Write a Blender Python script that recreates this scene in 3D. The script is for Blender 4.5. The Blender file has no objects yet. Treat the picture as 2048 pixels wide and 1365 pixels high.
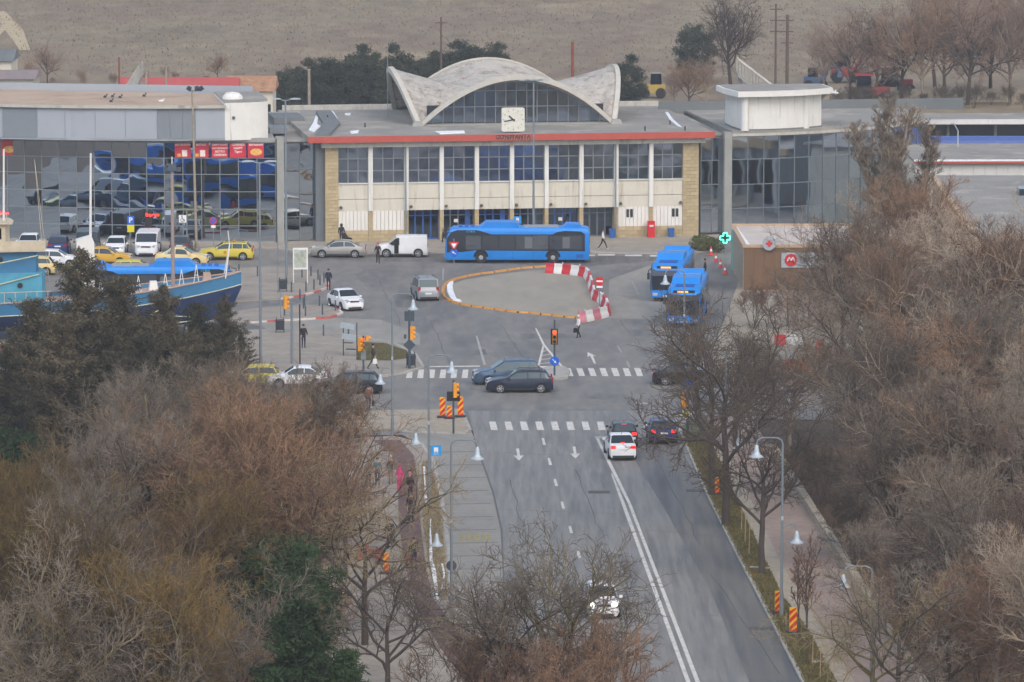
import bpy, bmesh, math, random
import numpy as np
from mathutils import Vector, Matrix
R = math.radians
random.seed(7)
scene = bpy.context.scene
COL = scene.collection
# ------------------------------------------------------------------ camera
CAM_H, FPX, PITCH = 48.6, 10045.0, R(7.55)
cam_data = bpy.data.cameras.new('camera')
cam_data.sensor_width = 36.0
cam_data.lens = FPX / 2048.0 * 36.0
cam_data.clip_start = 1.0
cam_data.clip_end = 12000.0
cam_data.dof.use_dof = True
cam_data.dof.focus_distance = 400.0
cam_data.dof.aperture_fstop = 11.0
camera = bpy.data.objects.new('camera', cam_data)
camera.location = (0, 0, CAM_H)
camera.rotation_euler = (R(90) - PITCH, 0, 0)
COL.objects.link(camera)
scene.camera = camera
# ------------------------------------------------------------------ world, sun, exposure
SUN_EL, SUN_AZ = R(42), R(-35)      # soft light from behind the camera, a little from the left
world = bpy.data.worlds.new('World')
scene.world = world
world.use_nodes = True
wn = world.node_tree.nodes
sky = wn.new('ShaderNodeTexSky')
sky.sky_type = 'NISHITA'
sky.sun_disc = False
sky.sun_elevation = SUN_EL
sky.sun_rotation = R(180) + SUN_AZ
sky.air_density = 1.0
sky.dust_density = 3.0
sky.ozone_density = 0.5
wn['Background'].inputs['Strength'].default_value = 0.15
world.node_tree.links.new(sky.outputs[0], wn['Background'].inputs['Color'])
sun_data = bpy.data.lights.new('sun', 'SUN')
sun_data.energy = 1.1
sun_data.angle = R(35)
sun_data.color = (1.0, 0.98, 0.96)
sun = bpy.data.objects.new('sun', sun_data)
sun.location = (-40, 200, 120)
sun.rotation_euler = (R(90) - SUN_EL, 0, SUN_AZ)
COL.objects.link(sun)
vs = scene.view_settings
vs.view_transform = 'Standard'
vs.look = 'None'
vs.exposure = 0.38
vs.gamma = 1.0
vs.use_curve_mapping = False
scene.cycles.use_denoising = True
scene.cycles.max_bounces = 6
scene.cycles.diffuse_bounces = 2
scene.cycles.glossy_bounces = 3
scene.cycles.transparent_max_bounces = 8
scene.cycles.volume_bounces = 0
ORD = ['first', 'second', 'third', 'fourth', 'fifth', 'sixth', 'seventh', 'eighth', 'ninth', 'tenth', 'eleventh', 'twelfth', 'thirteenth', 'fourteenth', 'fifteenth', 'sixteenth', 'seventeenth', 'eighteenth', 'nineteenth', 'twentieth', 'twenty-first', 'twenty-second', 'twenty-third', 'twenty-fourth', 'twenty-fifth']
# ------------------------------------------------------------------ helpers
def ray(px, py):
    v = (px - 1024.0) / FPX; w = -(py - 682.5) / FPX
    return Vector((v, math.cos(PITCH) + w * math.sin(PITCH), -math.sin(PITCH) + w * math.cos(PITCH)))
def P(px, py, z=0.0):
    d = ray(px, py); t = (z - CAM_H) / d.z
    return Vector((d.x * t, d.y * t, z))
def Q(px, py, Y):
    d = ray(px, py); t = Y / d.y
    return Vector((d.x * t, Y, CAM_H + d.z * t))
def X2(px, py, z=0.0):
    p = P(px, py, z); return (p.x, p.y)
def lin(c):
    c = c / 255.0
    return c / 12.92 if c <= 0.04045 else ((c + 0.055) / 1.055) ** 2.4
def rgb(r, g, b, k=1.0):
    return (lin(r) * k, lin(g) * k, lin(b) * k, 1.0)

MATS = {}
def mat(name, col, rough=0.6, metal=0.0, var=0.12, scale=1.5, bump=0.0, bscale=20.0, emit=None, spec=0.5, objvar=0.0, stretch=None, detail=5.0):
    """procedural paint / stone / cloth: base colour broken up by noise, optional relief"""
    if name in MATS: return MATS[name]
    m = bpy.data.materials.new(name); m.use_nodes = True
    nt = m.node_tree; N = nt.nodes; L = nt.links
    b = N['Principled BSDF']
    b.inputs['Roughness'].default_value = rough
    b.inputs['Metallic'].default_value = metal
    b.inputs['Specular IOR Level'].default_value = spec
    tc = N.new('ShaderNodeTexCoord')
    mp = N.new('ShaderNodeMapping')
    if stretch: mp.inputs['Scale'].default_value = stretch
    L.new(tc.outputs['Object'], mp.inputs['Vector'])
    n1 = N.new('ShaderNodeTexNoise'); n1.inputs['Scale'].default_value = scale
    n1.inputs['Detail'].default_value = detail; n1.inputs['Roughness'].default_value = 0.65
    L.new(mp.outputs[0], n1.inputs['Vector'])
    mr = N.new('ShaderNodeMapRange')
    mr.inputs['From Min'].default_value = 0.3; mr.inputs['From Max'].default_value = 0.7
    mr.inputs['To Min'].default_value = 1 - var; mr.inputs['To Max'].default_value = 1 + var
    L.new(n1.outputs['Fac'], mr.inputs['Value'])
    val = mr.outputs[0]
    if objvar:
        oi = N.new('ShaderNodeObjectInfo')
        m2 = N.new('ShaderNodeMapRange')
        m2.inputs['To Min'].default_value = 1 - objvar; m2.inputs['To Max'].default_value = 1 + objvar
        L.new(oi.outputs['Random'], m2.inputs['Value'])
        mm = N.new('ShaderNodeMath'); mm.operation = 'MULTIPLY'
        L.new(val, mm.inputs[0]); L.new(m2.outputs[0], mm.inputs[1]); val = mm.outputs[0]
    mx = N.new('ShaderNodeVectorMath'); mx.operation = 'SCALE'
    mx.inputs[0].default_value = col[:3]
    L.new(val, mx.inputs['Scale'])
    L.new(mx.outputs[0], b.inputs['Base Color'])
    if bump:
        n2 = N.new('ShaderNodeTexNoise'); n2.inputs['Scale'].default_value = bscale
        n2.inputs['Detail'].default_value = 4
        L.new(mp.outputs[0], n2.inputs['Vector'])
        bp = N.new('ShaderNodeBump'); bp.inputs['Strength'].default_value = bump
        bp.inputs['Distance'].default_value = 0.03
        L.new(n2.outputs['Fac'], bp.inputs['Height']); L.new(bp.outputs[0], b.inputs['Normal'])
    if emit:
        b.inputs['Emission Color'].default_value = col
        b.inputs['Emission Strength'].default_value = emit
    MATS[name] = m
    return m

def ramp_mat(name, cols, scale=0.3, rough=0.9, stretch=None, bump=0.3, bscale=8.0, fine=0.25, fscale=6.0, world_co=True):
    """ground-like surface: several colours mixed by large noise, broken up by fine noise"""
    m = bpy.data.materials.new(name); m.use_nodes = True
    nt = m.node_tree; N = nt.nodes; L = nt.links; b = N['Principled BSDF']
    b.inputs['Roughness'].default_value = rough
    g = N.new('ShaderNodeNewGeometry')
    mp = N.new('ShaderNodeMapping')
    if stretch: mp.inputs['Scale'].default_value = stretch
    L.new(g.outputs['Position'], mp.inputs['Vector'])
    n1 = N.new('ShaderNodeTexNoise'); n1.inputs['Scale'].default_value = scale; n1.inputs['Detail'].default_value = 8
    n1.inputs['Roughness'].default_value = 0.62
    L.new(mp.outputs[0], n1.inputs['Vector'])
    cr = N.new('ShaderNodeValToRGB'); e = cr.color_ramp.elements
    k = len(cols)
    if name.startswith(('asphalt', 'concrete_lane', 'island')): cols = [(c[0] * 1.03, c[1], c[2] * .92, 1) for c in cols]
    lo, hi = 0.3, 0.7
    e[0].position = lo; e[0].color = cols[0]; e[1].position = hi; e[1].color = cols[-1]
    for i in range(1, k - 1):
        x = e.new(lo + (hi - lo) * i / (k - 1)); x.color = cols[i]
    L.new(n1.outputs['Fac'], cr.inputs[0])
    n2 = N.new('ShaderNodeTexNoise'); n2.inputs['Scale'].default_value = fscale; n2.inputs['Detail'].default_value = 6
    L.new(mp.outputs[0], n2.inputs['Vector'])
    mr = N.new('ShaderNodeMapRange'); mr.inputs['From Min'].default_value = 0.3; mr.inputs['From Max'].default_value = 0.7
    mr.inputs['To Min'].default_value = 1 - fine; mr.inputs['To Max'].default_value = 1 + fine
    L.new(n2.outputs['Fac'], mr.inputs['Value'])
    sc = N.new('ShaderNodeVectorMath'); sc.operation = 'SCALE'
    L.new(cr.outputs[0], sc.inputs[0]); L.new(mr.outputs[0], sc.inputs['Scale'])
    L.new(sc.outputs[0], b.inputs['Base Color'])
    if bump:
        n3 = N.new('ShaderNodeTexNoise'); n3.inputs['Scale'].default_value = bscale; n3.inputs['Detail'].default_value = 5
        L.new(mp.outputs[0], n3.inputs['Vector'])
        bp = N.new('ShaderNodeBump'); bp.inputs['Strength'].default_value = bump; bp.inputs['Distance'].default_value = 0.05
        L.new(n3.outputs['Fac'], bp.inputs['Height']); L.new(bp.outputs[0], b.inputs['Normal'])
    MATS[name] = m
    return m

def glass_mat(name, col, rough=0.03, wav=0.0, wscale=0.5, metal=1.0, objvar=0.0):
    """coated facade glass: a dull mirror with slight waviness"""
    if name in MATS: return MATS[name]
    m = bpy.data.materials.new(name); m.use_nodes = True
    nt = m.node_tree; N = nt.nodes; L = nt.links; b = N['Principled BSDF']
    b.inputs['Base Color'].default_value = col
    b.inputs['Metallic'].default_value = metal
    b.inputs['Roughness'].default_value = rough
    if objvar:
        oi = N.new('ShaderNodeObjectInfo'); m2 = N.new('ShaderNodeMapRange'); m2.inputs['To Min'].default_value = 1 - objvar; m2.inputs['To Max'].default_value = 1 + objvar
        sv = N.new('ShaderNodeVectorMath'); sv.operation = 'SCALE'; sv.inputs[0].default_value = col[:3]
        L.new(oi.outputs['Random'], m2.inputs['Value']); L.new(m2.outputs[0], sv.inputs['Scale']); L.new(sv.outputs[0], b.inputs['Base Color'])
    if wav:
        g = N.new('ShaderNodeNewGeometry')
        n = N.new('ShaderNodeTexNoise'); n.inputs['Scale'].default_value = wscale; n.inputs['Detail'].default_value = 1
        L.new(g.outputs['Position'], n.inputs['Vector'])
        bp = N.new('ShaderNodeBump'); bp.inputs['Strength'].default_value = 1.0; bp.inputs['Distance'].default_value = wav
        L.new(n.outputs['Fac'], bp.inputs['Height']); L.new(bp.outputs[0], b.inputs['Normal'])
    MATS[name] = m
    return m

class G:
    """collects faces for one mesh object"""
    def __init__(s): s.v = []; s.f = []
    def add(s, vs, fs):
        k = len(s.v); s.v += [tuple(x) for x in vs]; s.f += [tuple(i + k for i in q) for q in fs]; return s
    def box(s, c, d, rz=0.0, taper=1.0):
        hx, hy, hz = d[0] / 2, d[1] / 2, d[2] / 2
        ca, sa = math.cos(rz), math.sin(rz); o = []
        for z, k in ((-hz, 1.0), (hz, taper)):
            for x, y in ((-hx, -hy), (hx, -hy), (hx, hy), (-hx, hy)):
                x *= k; y *= k
                o.append((c[0] + x * ca - y * sa, c[1] + x * sa + y * ca, c[2] + z))
        return s.add(o, [(0, 3, 2, 1), (4, 5, 6, 7), (0, 1, 5, 4), (1, 2, 6, 5), (2, 3, 7, 6), (3, 0, 4, 7)])
    def span(s, a, b):
        return s.box([(a[i] + b[i]) / 2 for i in range(3)], [abs(b[i] - a[i]) for i in range(3)])
    def tube(s, p, q, r0, r1=None, n=8, caps=True):
        r1 = r0 if r1 is None else r1
        p = Vector(p); q = Vector(q); d = q - p
        if d.length < 1e-6: return s
        d.normalize(); a = d.orthogonal().normalized(); b = d.cross(a); o = []
        for c, r in ((p, r0), (q, r1)):
            for i in range(n):
                t = 2 * math.pi * i / n
                o.append(c + a * (r * math.cos(t)) + b * (r * math.sin(t)))
        fs = [(i, (i + 1) % n, n + (i + 1) % n, n + i) for i in range(n)]
        if caps: fs += [tuple(range(n - 1, -1, -1)), tuple(range(n, 2 * n))]
        return s.add(o, fs)
    def path(s, pts, r, n=6):
        for i in range(len(pts) - 1):
            a = r[i] if isinstance(r, (list, tuple)) else r
            b = r[i + 1] if isinstance(r, (list, tuple)) else r
            s.tube(pts[i], pts[i + 1], a, b, n)
        return s
    def prism(s, pts, z0, z1):
        n = len(pts)
        area = sum(pts[i][0] * pts[(i + 1) % n][1] - pts[(i + 1) % n][0] * pts[i][1] for i in range(n))
        if area < 0: pts = pts[::-1]
        o = [(x, y, z0) for x, y in pts] + [(x, y, z1) for x, y in pts]
        return s.add(o, [tuple(range(n - 1, -1, -1)), tuple(range(n, 2 * n))] + [(i, (i + 1) % n, n + (i + 1) % n, n + i) for i in range(n)])
    def sheet(s, pts, z):
        n = len(pts)
        area = sum(pts[i][0] * pts[(i + 1) % n][1] - pts[(i + 1) % n][0] * pts[i][1] for i in range(n))
        if area < 0: pts = pts[::-1]
        return s.add([(x, y, z) for x, y in pts], [tuple(range(n))])
    def extrude(s, pts, axis, t0, t1):
        """polygon given in the plane across `axis` (0: yz, 1: xz, 2: xy) pushed from t0 to t1"""
        def put(a, b, t): return ((t, a, b), (a, t, b), (a, b, t))[axis]
        n = len(pts)
        o = [put(a, b, t0) for a, b in pts] + [put(a, b, t1) for a, b in pts]
        return s.add(o, [tuple(range(n - 1, -1, -1)), tuple(range(n, 2 * n))] + [(i, (i + 1) % n, n + (i + 1) % n, n + i) for i in range(n)])
    def lathe(s, prof, n=14, c=(0, 0, 0)):
        o = []; fs = []
        for r, z in prof:
            for i in range(n):
                t = 2 * math.pi * i / n
                o.append((c[0] + r * math.cos(t), c[1] + r * math.sin(t), c[2] + z))
        for k in range(len(prof) - 1):
            for i in range(n):
                fs.append((k * n + i, k * n + (i + 1) % n, (k + 1) * n + (i + 1) % n, (k + 1) * n + i))
        fs.append(tuple(range(n - 1, -1, -1))); m = (len(prof) - 1) * n
        fs.append(tuple(range(m, m + n)))
        return s.add(o, fs)
    def disc(s, c, r, axis=1, t=0.02, n=16, arc=(0, 2 * math.pi)):
        pts = [(r * math.cos(arc[0] + (arc[1] - arc[0]) * i / n), r * math.sin(arc[0] + (arc[1] - arc[0]) * i / n)) for i in range(n + (0 if arc[1] - arc[0] > 6.2 else 1))]
        if axis == 1: pts = [(c[0] + a, c[2] + b) for a, b in pts]; return s.extrude(pts, 1, c[1] - t / 2, c[1] + t / 2)
        if axis == 0: pts = [(c[1] + a, c[2] + b) for a, b in pts]; return s.extrude(pts, 0, c[0] - t / 2, c[0] + t / 2)
        pts = [(c[0] + a, c[1] + b) for a, b in pts]; return s.extrude(pts, 2, c[2] - t / 2, c[2] + t / 2)
    def mesh(s, name, m=None, smooth=False):
        me = bpy.data.meshes.new(name); me.from_pydata(s.v, [], s.f); me.update()
        bm = bmesh.new(); bm.from_mesh(me); bmesh.ops.recalc_face_normals(bm, faces=bm.faces); bm.to_mesh(me); bm.free()
        if smooth:
            me.polygons.foreach_set('use_smooth', [True] * len(me.polygons)); me.set_sharp_from_angle(angle=R(38))
        if m: me.materials.append(m)
        return me
    def build(s, name, m, parent=None, loc=(0, 0, 0), rz=0.0, smooth=False, **kw):
        return obj(name, s.mesh(name, m, smooth), parent, loc, rz, **kw)

def obj(name, me, parent=None, loc=(0, 0, 0), rz=0.0, label=None, cat=None, group=None, kind=None):
    o = bpy.data.objects.new(name, me); COL.objects.link(o)
    o.location = loc; o.rotation_euler = (0, 0, rz)
    if parent: o.parent = parent
    tag(o, label, cat, group, kind)
    return o
def tag(o, label=None, cat=None, group=None, kind=None):
    if label: o['label'] = label
    if cat: o['category'] = cat
    if group: o['group'] = group
    if kind: o['kind'] = kind
    return o
def thing(name, label, cat, loc=(0, 0, 0), rz=0.0, group=None):
    o = bpy.data.objects.new(name, None); COL.objects.link(o)
    o.empty_display_size = 0.3
    o.location = loc; o.rotation_euler = (0, 0, rz)
    return tag(o, label, cat, group)
def copy_tree(o, parent=None):
    c = o.copy(); COL.objects.link(c)
    if parent: c.parent = parent
    for ch in o.children: copy_tree(ch, c)
    return c
def text_mesh(s, size, m, depth=0.01, sx=1.0, bold=0.0):
    """lettering standing upright, reading along +x, facing -y"""
    cu = bpy.data.curves.new('lettering', 'FONT'); cu.body = s; cu.size = size; cu.align_x = 'CENTER'; cu.align_y = 'CENTER'
    cu.extrude = depth / 2; cu.offset = bold; cu.resolution_u = 2
    t = bpy.data.objects.new('lettering', cu); COL.objects.link(t)
    dg = bpy.context.evaluated_depsgraph_get()
    me = bpy.data.meshes.new_from_object(t.evaluated_get(dg))
    bpy.data.objects.remove(t); bpy.data.curves.remove(cu)
    for v in me.vertices:
        x, y, z = v.co; v.co = (x * sx, -z, y)
    me.materials.clear(); me.materials.append(m)
    return me
# ------------------------------------------------------------------ the setting
ramp_mat('dry_field', [rgb(114, 102, 82), rgb(138, 124, 100), rgb(124, 107, 88), rgb(154, 140, 110)], scale=0.03, stretch=(1, 0.35, 1), fscale=0.35, fine=0.22, bump=0.0)
ramp_mat('leaf_litter', [rgb(74, 60, 48), rgb(92, 76, 58), rgb(84, 70, 56), rgb(104, 92, 66)], scale=0.25, fscale=3.0, fine=0.4)
ramp_mat('asphalt', [rgb(104, 104, 107), rgb(118, 118, 119), rgb(126, 125, 124), rgb(104, 105, 108), rgb(130, 129, 127)], scale=0.16, stretch=(1.2, 0.3, 1), fscale=1.1, fine=0.14, rough=0.7, bump=0.05, bscale=30)
ramp_mat('asphalt_road', [rgb(104, 105, 107), rgb(118, 119, 120), rgb(132, 132, 131), rgb(110, 111, 113), rgb(124, 124, 124)], scale=0.5, stretch=(1.3, 0.07, 1), fscale=2.6, fine=0.16, rough=0.62, bump=0.04, bscale=30)
ramp_mat('concrete_lane', [rgb(126, 126, 124), rgb(140, 140, 138), rgb(148, 146, 142)], scale=0.3, fscale=2.0, fine=0.08, rough=0.75)
ramp_mat('island_screed', [rgb(140, 137, 130), rgb(150, 147, 139), rgb(156, 152, 144)], scale=0.4, stretch=(1, .3, 1), fscale=1.0, fine=0.05, rough=0.9)
ramp_mat('paving', [rgb(138, 130, 120), rgb(150, 143, 132), rgb(160, 152, 140)], scale=0.5, fscale=3, fine=0.1)
ramp_mat('pink_paving', [rgb(140, 122, 112), rgb(152, 134, 122), rgb(158, 144, 132)], scale=0.5, fscale=4, fine=0.1)
ramp_mat('cycle_red', [rgb(92, 72, 70), rgb(104, 82, 78), rgb(112, 92, 86)], scale=0.6, fscale=4, fine=0.1)
ramp_mat('dry_verge', [rgb(118, 108, 90), rgb(140, 130, 108), rgb(152, 143, 122)], scale=0.6, fscale=3, fine=0.3)
ramp_mat('green_verge', [rgb(76, 76, 52), rgb(92, 86, 62), rgb(84, 88, 58), rgb(110, 96, 74)], scale=0.7, fscale=4, fine=0.35)
ramp_mat('kerb_stone', [rgb(150, 148, 142), rgb(166, 164, 158), rgb(178, 174, 166)], scale=1.2, fscale=5, fine=0.12)
ramp_mat('dusty_concrete', [rgb(150, 140, 122), rgb(164, 154, 136), rgb(142, 136, 124)], scale=0.5, fscale=3, fine=0.12)
ramp_mat('worn_paint', [rgb(176, 174, 166), rgb(206, 204, 196), rgb(216, 214, 208)], scale=1.8, fscale=9, fine=0.12, rough=0.8, bump=0)
ramp_mat('worn_paint_faint', [rgb(140, 139, 136), rgb(166, 165, 160), rgb(180, 178, 172)], scale=1.5, fscale=9, fine=0.15, rough=0.8, bump=0)
ramp_mat('snow_old', [rgb(214, 220, 228), rgb(236, 240, 244), rgb(226, 230, 234)], scale=1.0, fscale=6, fine=0.1, rough=0.8)
mat('red_paint_kerb', rgb(186, 92, 88), 0.8, var=0.25, scale=3)
mat('white_paint_kerb', rgb(206, 200, 192), 0.8, var=0.15, scale=3)

def struct(name, g, m, parent=None):
    return g.build(name, MATS[m], parent, kind=None if parent else 'structure')
def pxs(pts, z=0.0): return [X2(a, b, z) for a, b in pts]
def pxm(name, pts, z, m, parent=None):
    return struct(name, G().sheet(pxs(pts, 0), z), m, parent)

ground = struct('ground', G().sheet([(-2500, -400), (2500, -400), (2500, 4000), (-2500, 4000)], -0.06), 'leaf_litter')
field = struct('field', G().sheet([(-1500, 478), (1500, 478), (1500, 3900), (-1500, 3900)], -0.045), 'dry_field')
# sandy track over the field, upper corner of the picture
ramp_mat('sand_track', [rgb(172, 156, 124), rgb(186, 170, 138), rgb(160, 142, 112)], scale=0.1, fscale=0.5, fine=0.1)
for a in ([(-60, 95), (0, 30), (14, 40), (40, 75), (62, 100), (40, 100), (10, 60), (-40, 110)], [(-40, 20), (10, 22), (46, 60), (60, 98), (48, 96), (30, 62), (0, 34), (-40, 34)]):
    pxm("sand_track", a, -0.03 + 0.004 * random.random(), "sand_track")
forecourt = pxm('forecourt', [(-700, 470), (2700, 462), (2700, 850), (1404, 838), (1356, 856), (938, 862), (850, 870), (700, 872), (-700, 872)], 0.0, 'asphalt')
road = pxm('road', [(936, 822), (1358, 822), (1358, 858), (1420, 999), (1478, 1115), (1540, 1235), (1606, 1365), (1700, 1560), (1800, 1800), (1040, 1800), (1046, 1365), (1006, 1180), (1002, 1060), (985, 985), (950, 880)], 0.004, 'asphalt_road')
bus_lane = pxm('bus_lane', [(800, 868), (940, 858), (953, 885), (988, 985), (1005, 1060), (1009, 1180), (1050, 1365), (1046, 1372), (950, 1272), (903, 1208), (898, 1106), (883, 994), (864, 921), (842, 890)], 0.008, 'concrete_lane')
# joints across the concrete lane
mat('tar_joint', rgb(98, 98, 97), 0.9)
for y in range(905, 1300, 26):
    x0 = 870 + (y - 905) * 0.11; x1 = 962 + (y - 905) * 0.19
    pxm('lane_joint', [(x0, y), (x1, y - 2), (x1, y - 1), (x0, y + 1)], 0.012, 'tar_joint', bus_lane)
pxm('lane_seam', [(946, 878), (950, 878), (988, 985), (1005, 1060), (1010, 1180), (1007, 1180), (1001, 1060), (984, 985)], 0.0125, 'tar_joint', bus_lane)
# asphalt patches of other tints on the crossing
ramp_mat('asphalt_dark', [rgb(86, 87, 90), rgb(98, 99, 102), rgb(112, 111, 108), rgb(92, 93, 96)], scale=0.35, stretch=(1.3, 0.08, 1), fscale=1.4, fine=0.14, rough=0.6)
ramp_mat('asphalt_pale', [rgb(134, 134, 132), rgb(146, 145, 142), rgb(140, 138, 134)], scale=0.4, stretch=(1, .3, 1), fscale=1.0, fine=0.1, rough=0.8)
pxm('asphalt_patch', [(1245, 880), (1352, 880), (1418, 1000), (1476, 1116), (1538, 1236), (1640, 1440), (1530, 1440), (1420, 1180), (1330, 1020)], 0.0075, 'asphalt_dark', road)
pxm('asphalt_patch', [(640, 520), (880, 526), (1180, 532), (1330, 520), (1330, 512), (1170, 512), (900, 512), (640, 512)], 0.004, 'asphalt_dark', forecourt)
pxm('asphalt_patch', [(1218, 560), (1330, 520), (1360, 610), (1300, 640), (1218, 636)], 0.004, 'asphalt_pale', forecourt)
pxm('asphalt_patch', [(560, 632), (760, 640), (840, 668), (840, 690), (700, 676), (540, 660), (480, 640)], 0.004, 'asphalt_pale', forecourt)
# tar-sealed cracks and trench patches
rc = random.Random(12)
def crack(par, a, b, z=0.0135, w=.022):
    p, q = P(*a), P(*b); n = 9; L_ = []
    for k in range(n + 1):
        c = p.lerp(q, k / n); d_ = (q - p).normalized(); s_ = Vector((-d_.y, d_.x, 0)) * rc.uniform(-.13, .13) * (0 < k < n)
        L_.append(c + s_)
    g = G()
    for k in range(n):
        d_ = (L_[k + 1] - L_[k]).normalized(); s_ = Vector((-d_.y, d_.x, 0)) * w * rc.uniform(.6, 1.3)
        g.add([(L_[k] + s_)[:2] + (z,), (L_[k] - s_)[:2] + (z,), (L_[k + 1] - s_)[:2] + (z,), (L_[k + 1] + s_)[:2] + (z,)], [(0, 1, 2, 3)])
    g.build('crack', mat('crack_fill', rgb(88, 88, 89), .9), par)
for a, b in (((990, 905), (1150, 912)), ((1020, 960), (1060, 1100)), ((1150, 940), (1210, 1080)), ((1010, 1020), (1240, 1028)), ((1320, 930), (1400, 1090)), ((1290, 1060), (1440, 1075)), ((1230, 1130), (1290, 1300)), ((1420, 1150), (1560, 1350)), ((1050, 1110), (1250, 1120)), ((1400, 1230), (1530, 1238))): crack(road, a, b)
for a, b in (((860, 640), (900, 730)), ((1000, 650), (1050, 720)), ((720, 540), (870, 545)), ((1220, 590), (1320, 600)), ((1130, 690), (1290, 680)), ((930, 770), (1220, 800)), ((760, 560), (800, 650)), ((1240, 640), (1300, 720)), ((1150, 810), (1330, 815)), ((640, 530), (880, 536))): crack(forecourt, a, b, .0125)
for a, b, c, d in ((1040, 668, 90, 9), (790, 600, 60, 14), (1180, 790, 70, 7), (930, 700, 40, 10), (1265, 660, 45, 12)):
    pxm('asphalt_patch', [(a, b), (a + c, b - 1), (a + c + 4, b + d), (a + 3, b + d + 1)], 0.0052, 'asphalt_dark', forecourt)
mat('manhole_iron', rgb(88, 84, 80), 0.7, var=0.3, scale=8)
for a, b in ((1198, 985), (1394, 982), (1525, 1258)):
    c = P(a, b); struct('drain_cover', G().box((c.x, c.y, 0.012), (1.3, 0.9, 0.02)), 'manhole_iron', road)

# ---- pavements, each a raised slab with a kerb
def pavement(name, pts, m, h=0.12, kerb=None, kw=0.22, striped=None):
    w = pxs(pts)
    o = struct(name, G().prism(w, -0.05, h), m)
    if kerb:
        a, b = kerb
        line = [Vector((*w[i % len(w)], 0)) for i in range(a, b + 1)]
        for i in range(len(line) - 1):
            p, q = line[i], line[i + 1]; d = (q - p); Ls = d.length; d.normalize()
            n = max(1, round(Ls / (1.6 if striped else 2.2)))
            for k in range(n):
                s0 = p + d * (Ls * k / n); s1 = p + d * (Ls * (k + 1) / n - 0.015)
                c = (s0 + s1) / 2
                mm = 'kerb_stone' if not striped else ('red_paint_kerb', 'white_paint_kerb')[(k + i) % 2]
                G().box((c.x, c.y, h / 2 - 0.01), ((s1 - s0).length, kw, h + 0.05), math.atan2(d.y, d.x)).build('kerb_stone', MATS[mm], o)
    return o
station_pave = pavement('station_pavement', [(-300, 489), (380, 494), (560, 500), (610, 508), (1100, 506), (1340, 509), (1420, 505), (1440, 470), (1440, 440), (-300, 440)], 'paving', kerb=(2, 5))
pavement('kerb_island_pavement', [(380, 512), (505, 515), (505, 520), (380, 520)], 'paving', kerb=(0, 1), striped=True)
pavement('map_island_pavement', [(440, 560), (460, 540), (560, 535), (630, 548), (655, 562), (655, 578), (610, 592), (560, 600), (450, 606)], 'paving', kerb=(4, 7), striped=True)
pavement('bollard_island_pavement', [(440, 632), (520, 618), (640, 612), (672, 618), (684, 628), (660, 637), (600, 641), (500, 647), (440, 650)], 'paving', kerb=(3, 7), striped=True)
plaza = pavement('plaza_pavement', [(380, 668), (560, 660), (700, 672), (790, 690), (832, 712), (846, 736), (810, 748), (740, 758), (660, 764), (380, 770)], 'paving', kerb=(2, 8))
pxm('grass_patch', [(716, 688), (770, 690), (812, 704), (820, 720), (780, 725), (712, 724)], 0.128, 'green_verge', plaza)
corner = pavement('corner_pavement', [(640, 826), (880, 822), (922, 822), (940, 862), (930, 868), (870, 868), (780, 862), (640, 858)], 'dusty_concrete', kerb=(1, 6))
left_pave = pavement('left_pavement', [(650, 884), (780, 876), (842, 890), (864, 921), (883, 994), (898, 1106), (903, 1208), (950, 1270), (1044, 1372), (1130, 1520), (600, 1520), (650, 1200), (640, 1000)], 'paving', kerb=(1, 9))
pxm('cycle_path', [(742, 884), (800, 884), (828, 915), (837, 990), (842, 1060), (852, 1140), (866, 1200), (915, 1268), (1010, 1372), (1070, 1480), (1000, 1480), (940, 1380), (880, 1300), (830, 1215), (808, 1130), (797, 1040), (796, 960), (780, 905)], 0.126, 'cycle_red', left_pave)
pxm('dry_grass_strip', [(844, 930), (858, 925), (876, 994), (890, 1106), (895, 1205), (872, 1196), (858, 1140), (848, 1060), (842, 990)], 0.130, 'dry_verge', left_pave)
verge = pavement('right_verge', [(1358, 858), (1420, 999), (1478, 1115), (1540, 1235), (1606, 1365), (1700, 1560), (1790, 1560), (1656, 1338), (1619, 1268), (1565, 1197), (1532, 1127), (1474, 1003), (1425, 895), (1404, 838)], 'green_verge', kerb=(0, 5))
right_pave = pavement('right_pavement', [(1404, 838), (1425, 895), (1474, 1003), (1532, 1127), (1565, 1197), (1619, 1268), (1656, 1338), (1790, 1560), (1990, 1560), (1836, 1365), (1640, 1052), (1545, 903), (1500, 838)], 'pink_paving', h=0.11)
pxm('pale_strip', [(1425, 895), (1474, 1003), (1532, 1127), (1565, 1197), (1619, 1268), (1656, 1338), (1720, 1440), (1752, 1440), (1690, 1338), (1640, 1255), (1560, 1127), (1502, 1003), (1446, 895)], 0.116, 'dusty_concrete', right_pave)
# kerb cross pieces that cut the verge into beds
for a, b, c, d in ((1437, 990, 1474, 1000), (1500, 1140, 1540, 1142), (1622, 1330, 1655, 1330)):
    p, q = P(a, b), P(c, d); v = q - p; m_ = (p + q) / 2
    G().box((m_.x, m_.y, 0.1), (v.length, 0.3, 0.16), math.atan2(v.y, v.x)).build('kerb_stone', MATS['kerb_stone'], verge)
# far pavement at the other corner, behind the trees
pavement('far_right_pavement', [(1420, 720), (1480, 560), (1500, 520), (2700, 520), (2700, 735), (1440, 738)], 'dusty_concrete', kerb=(5, 6))
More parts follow.
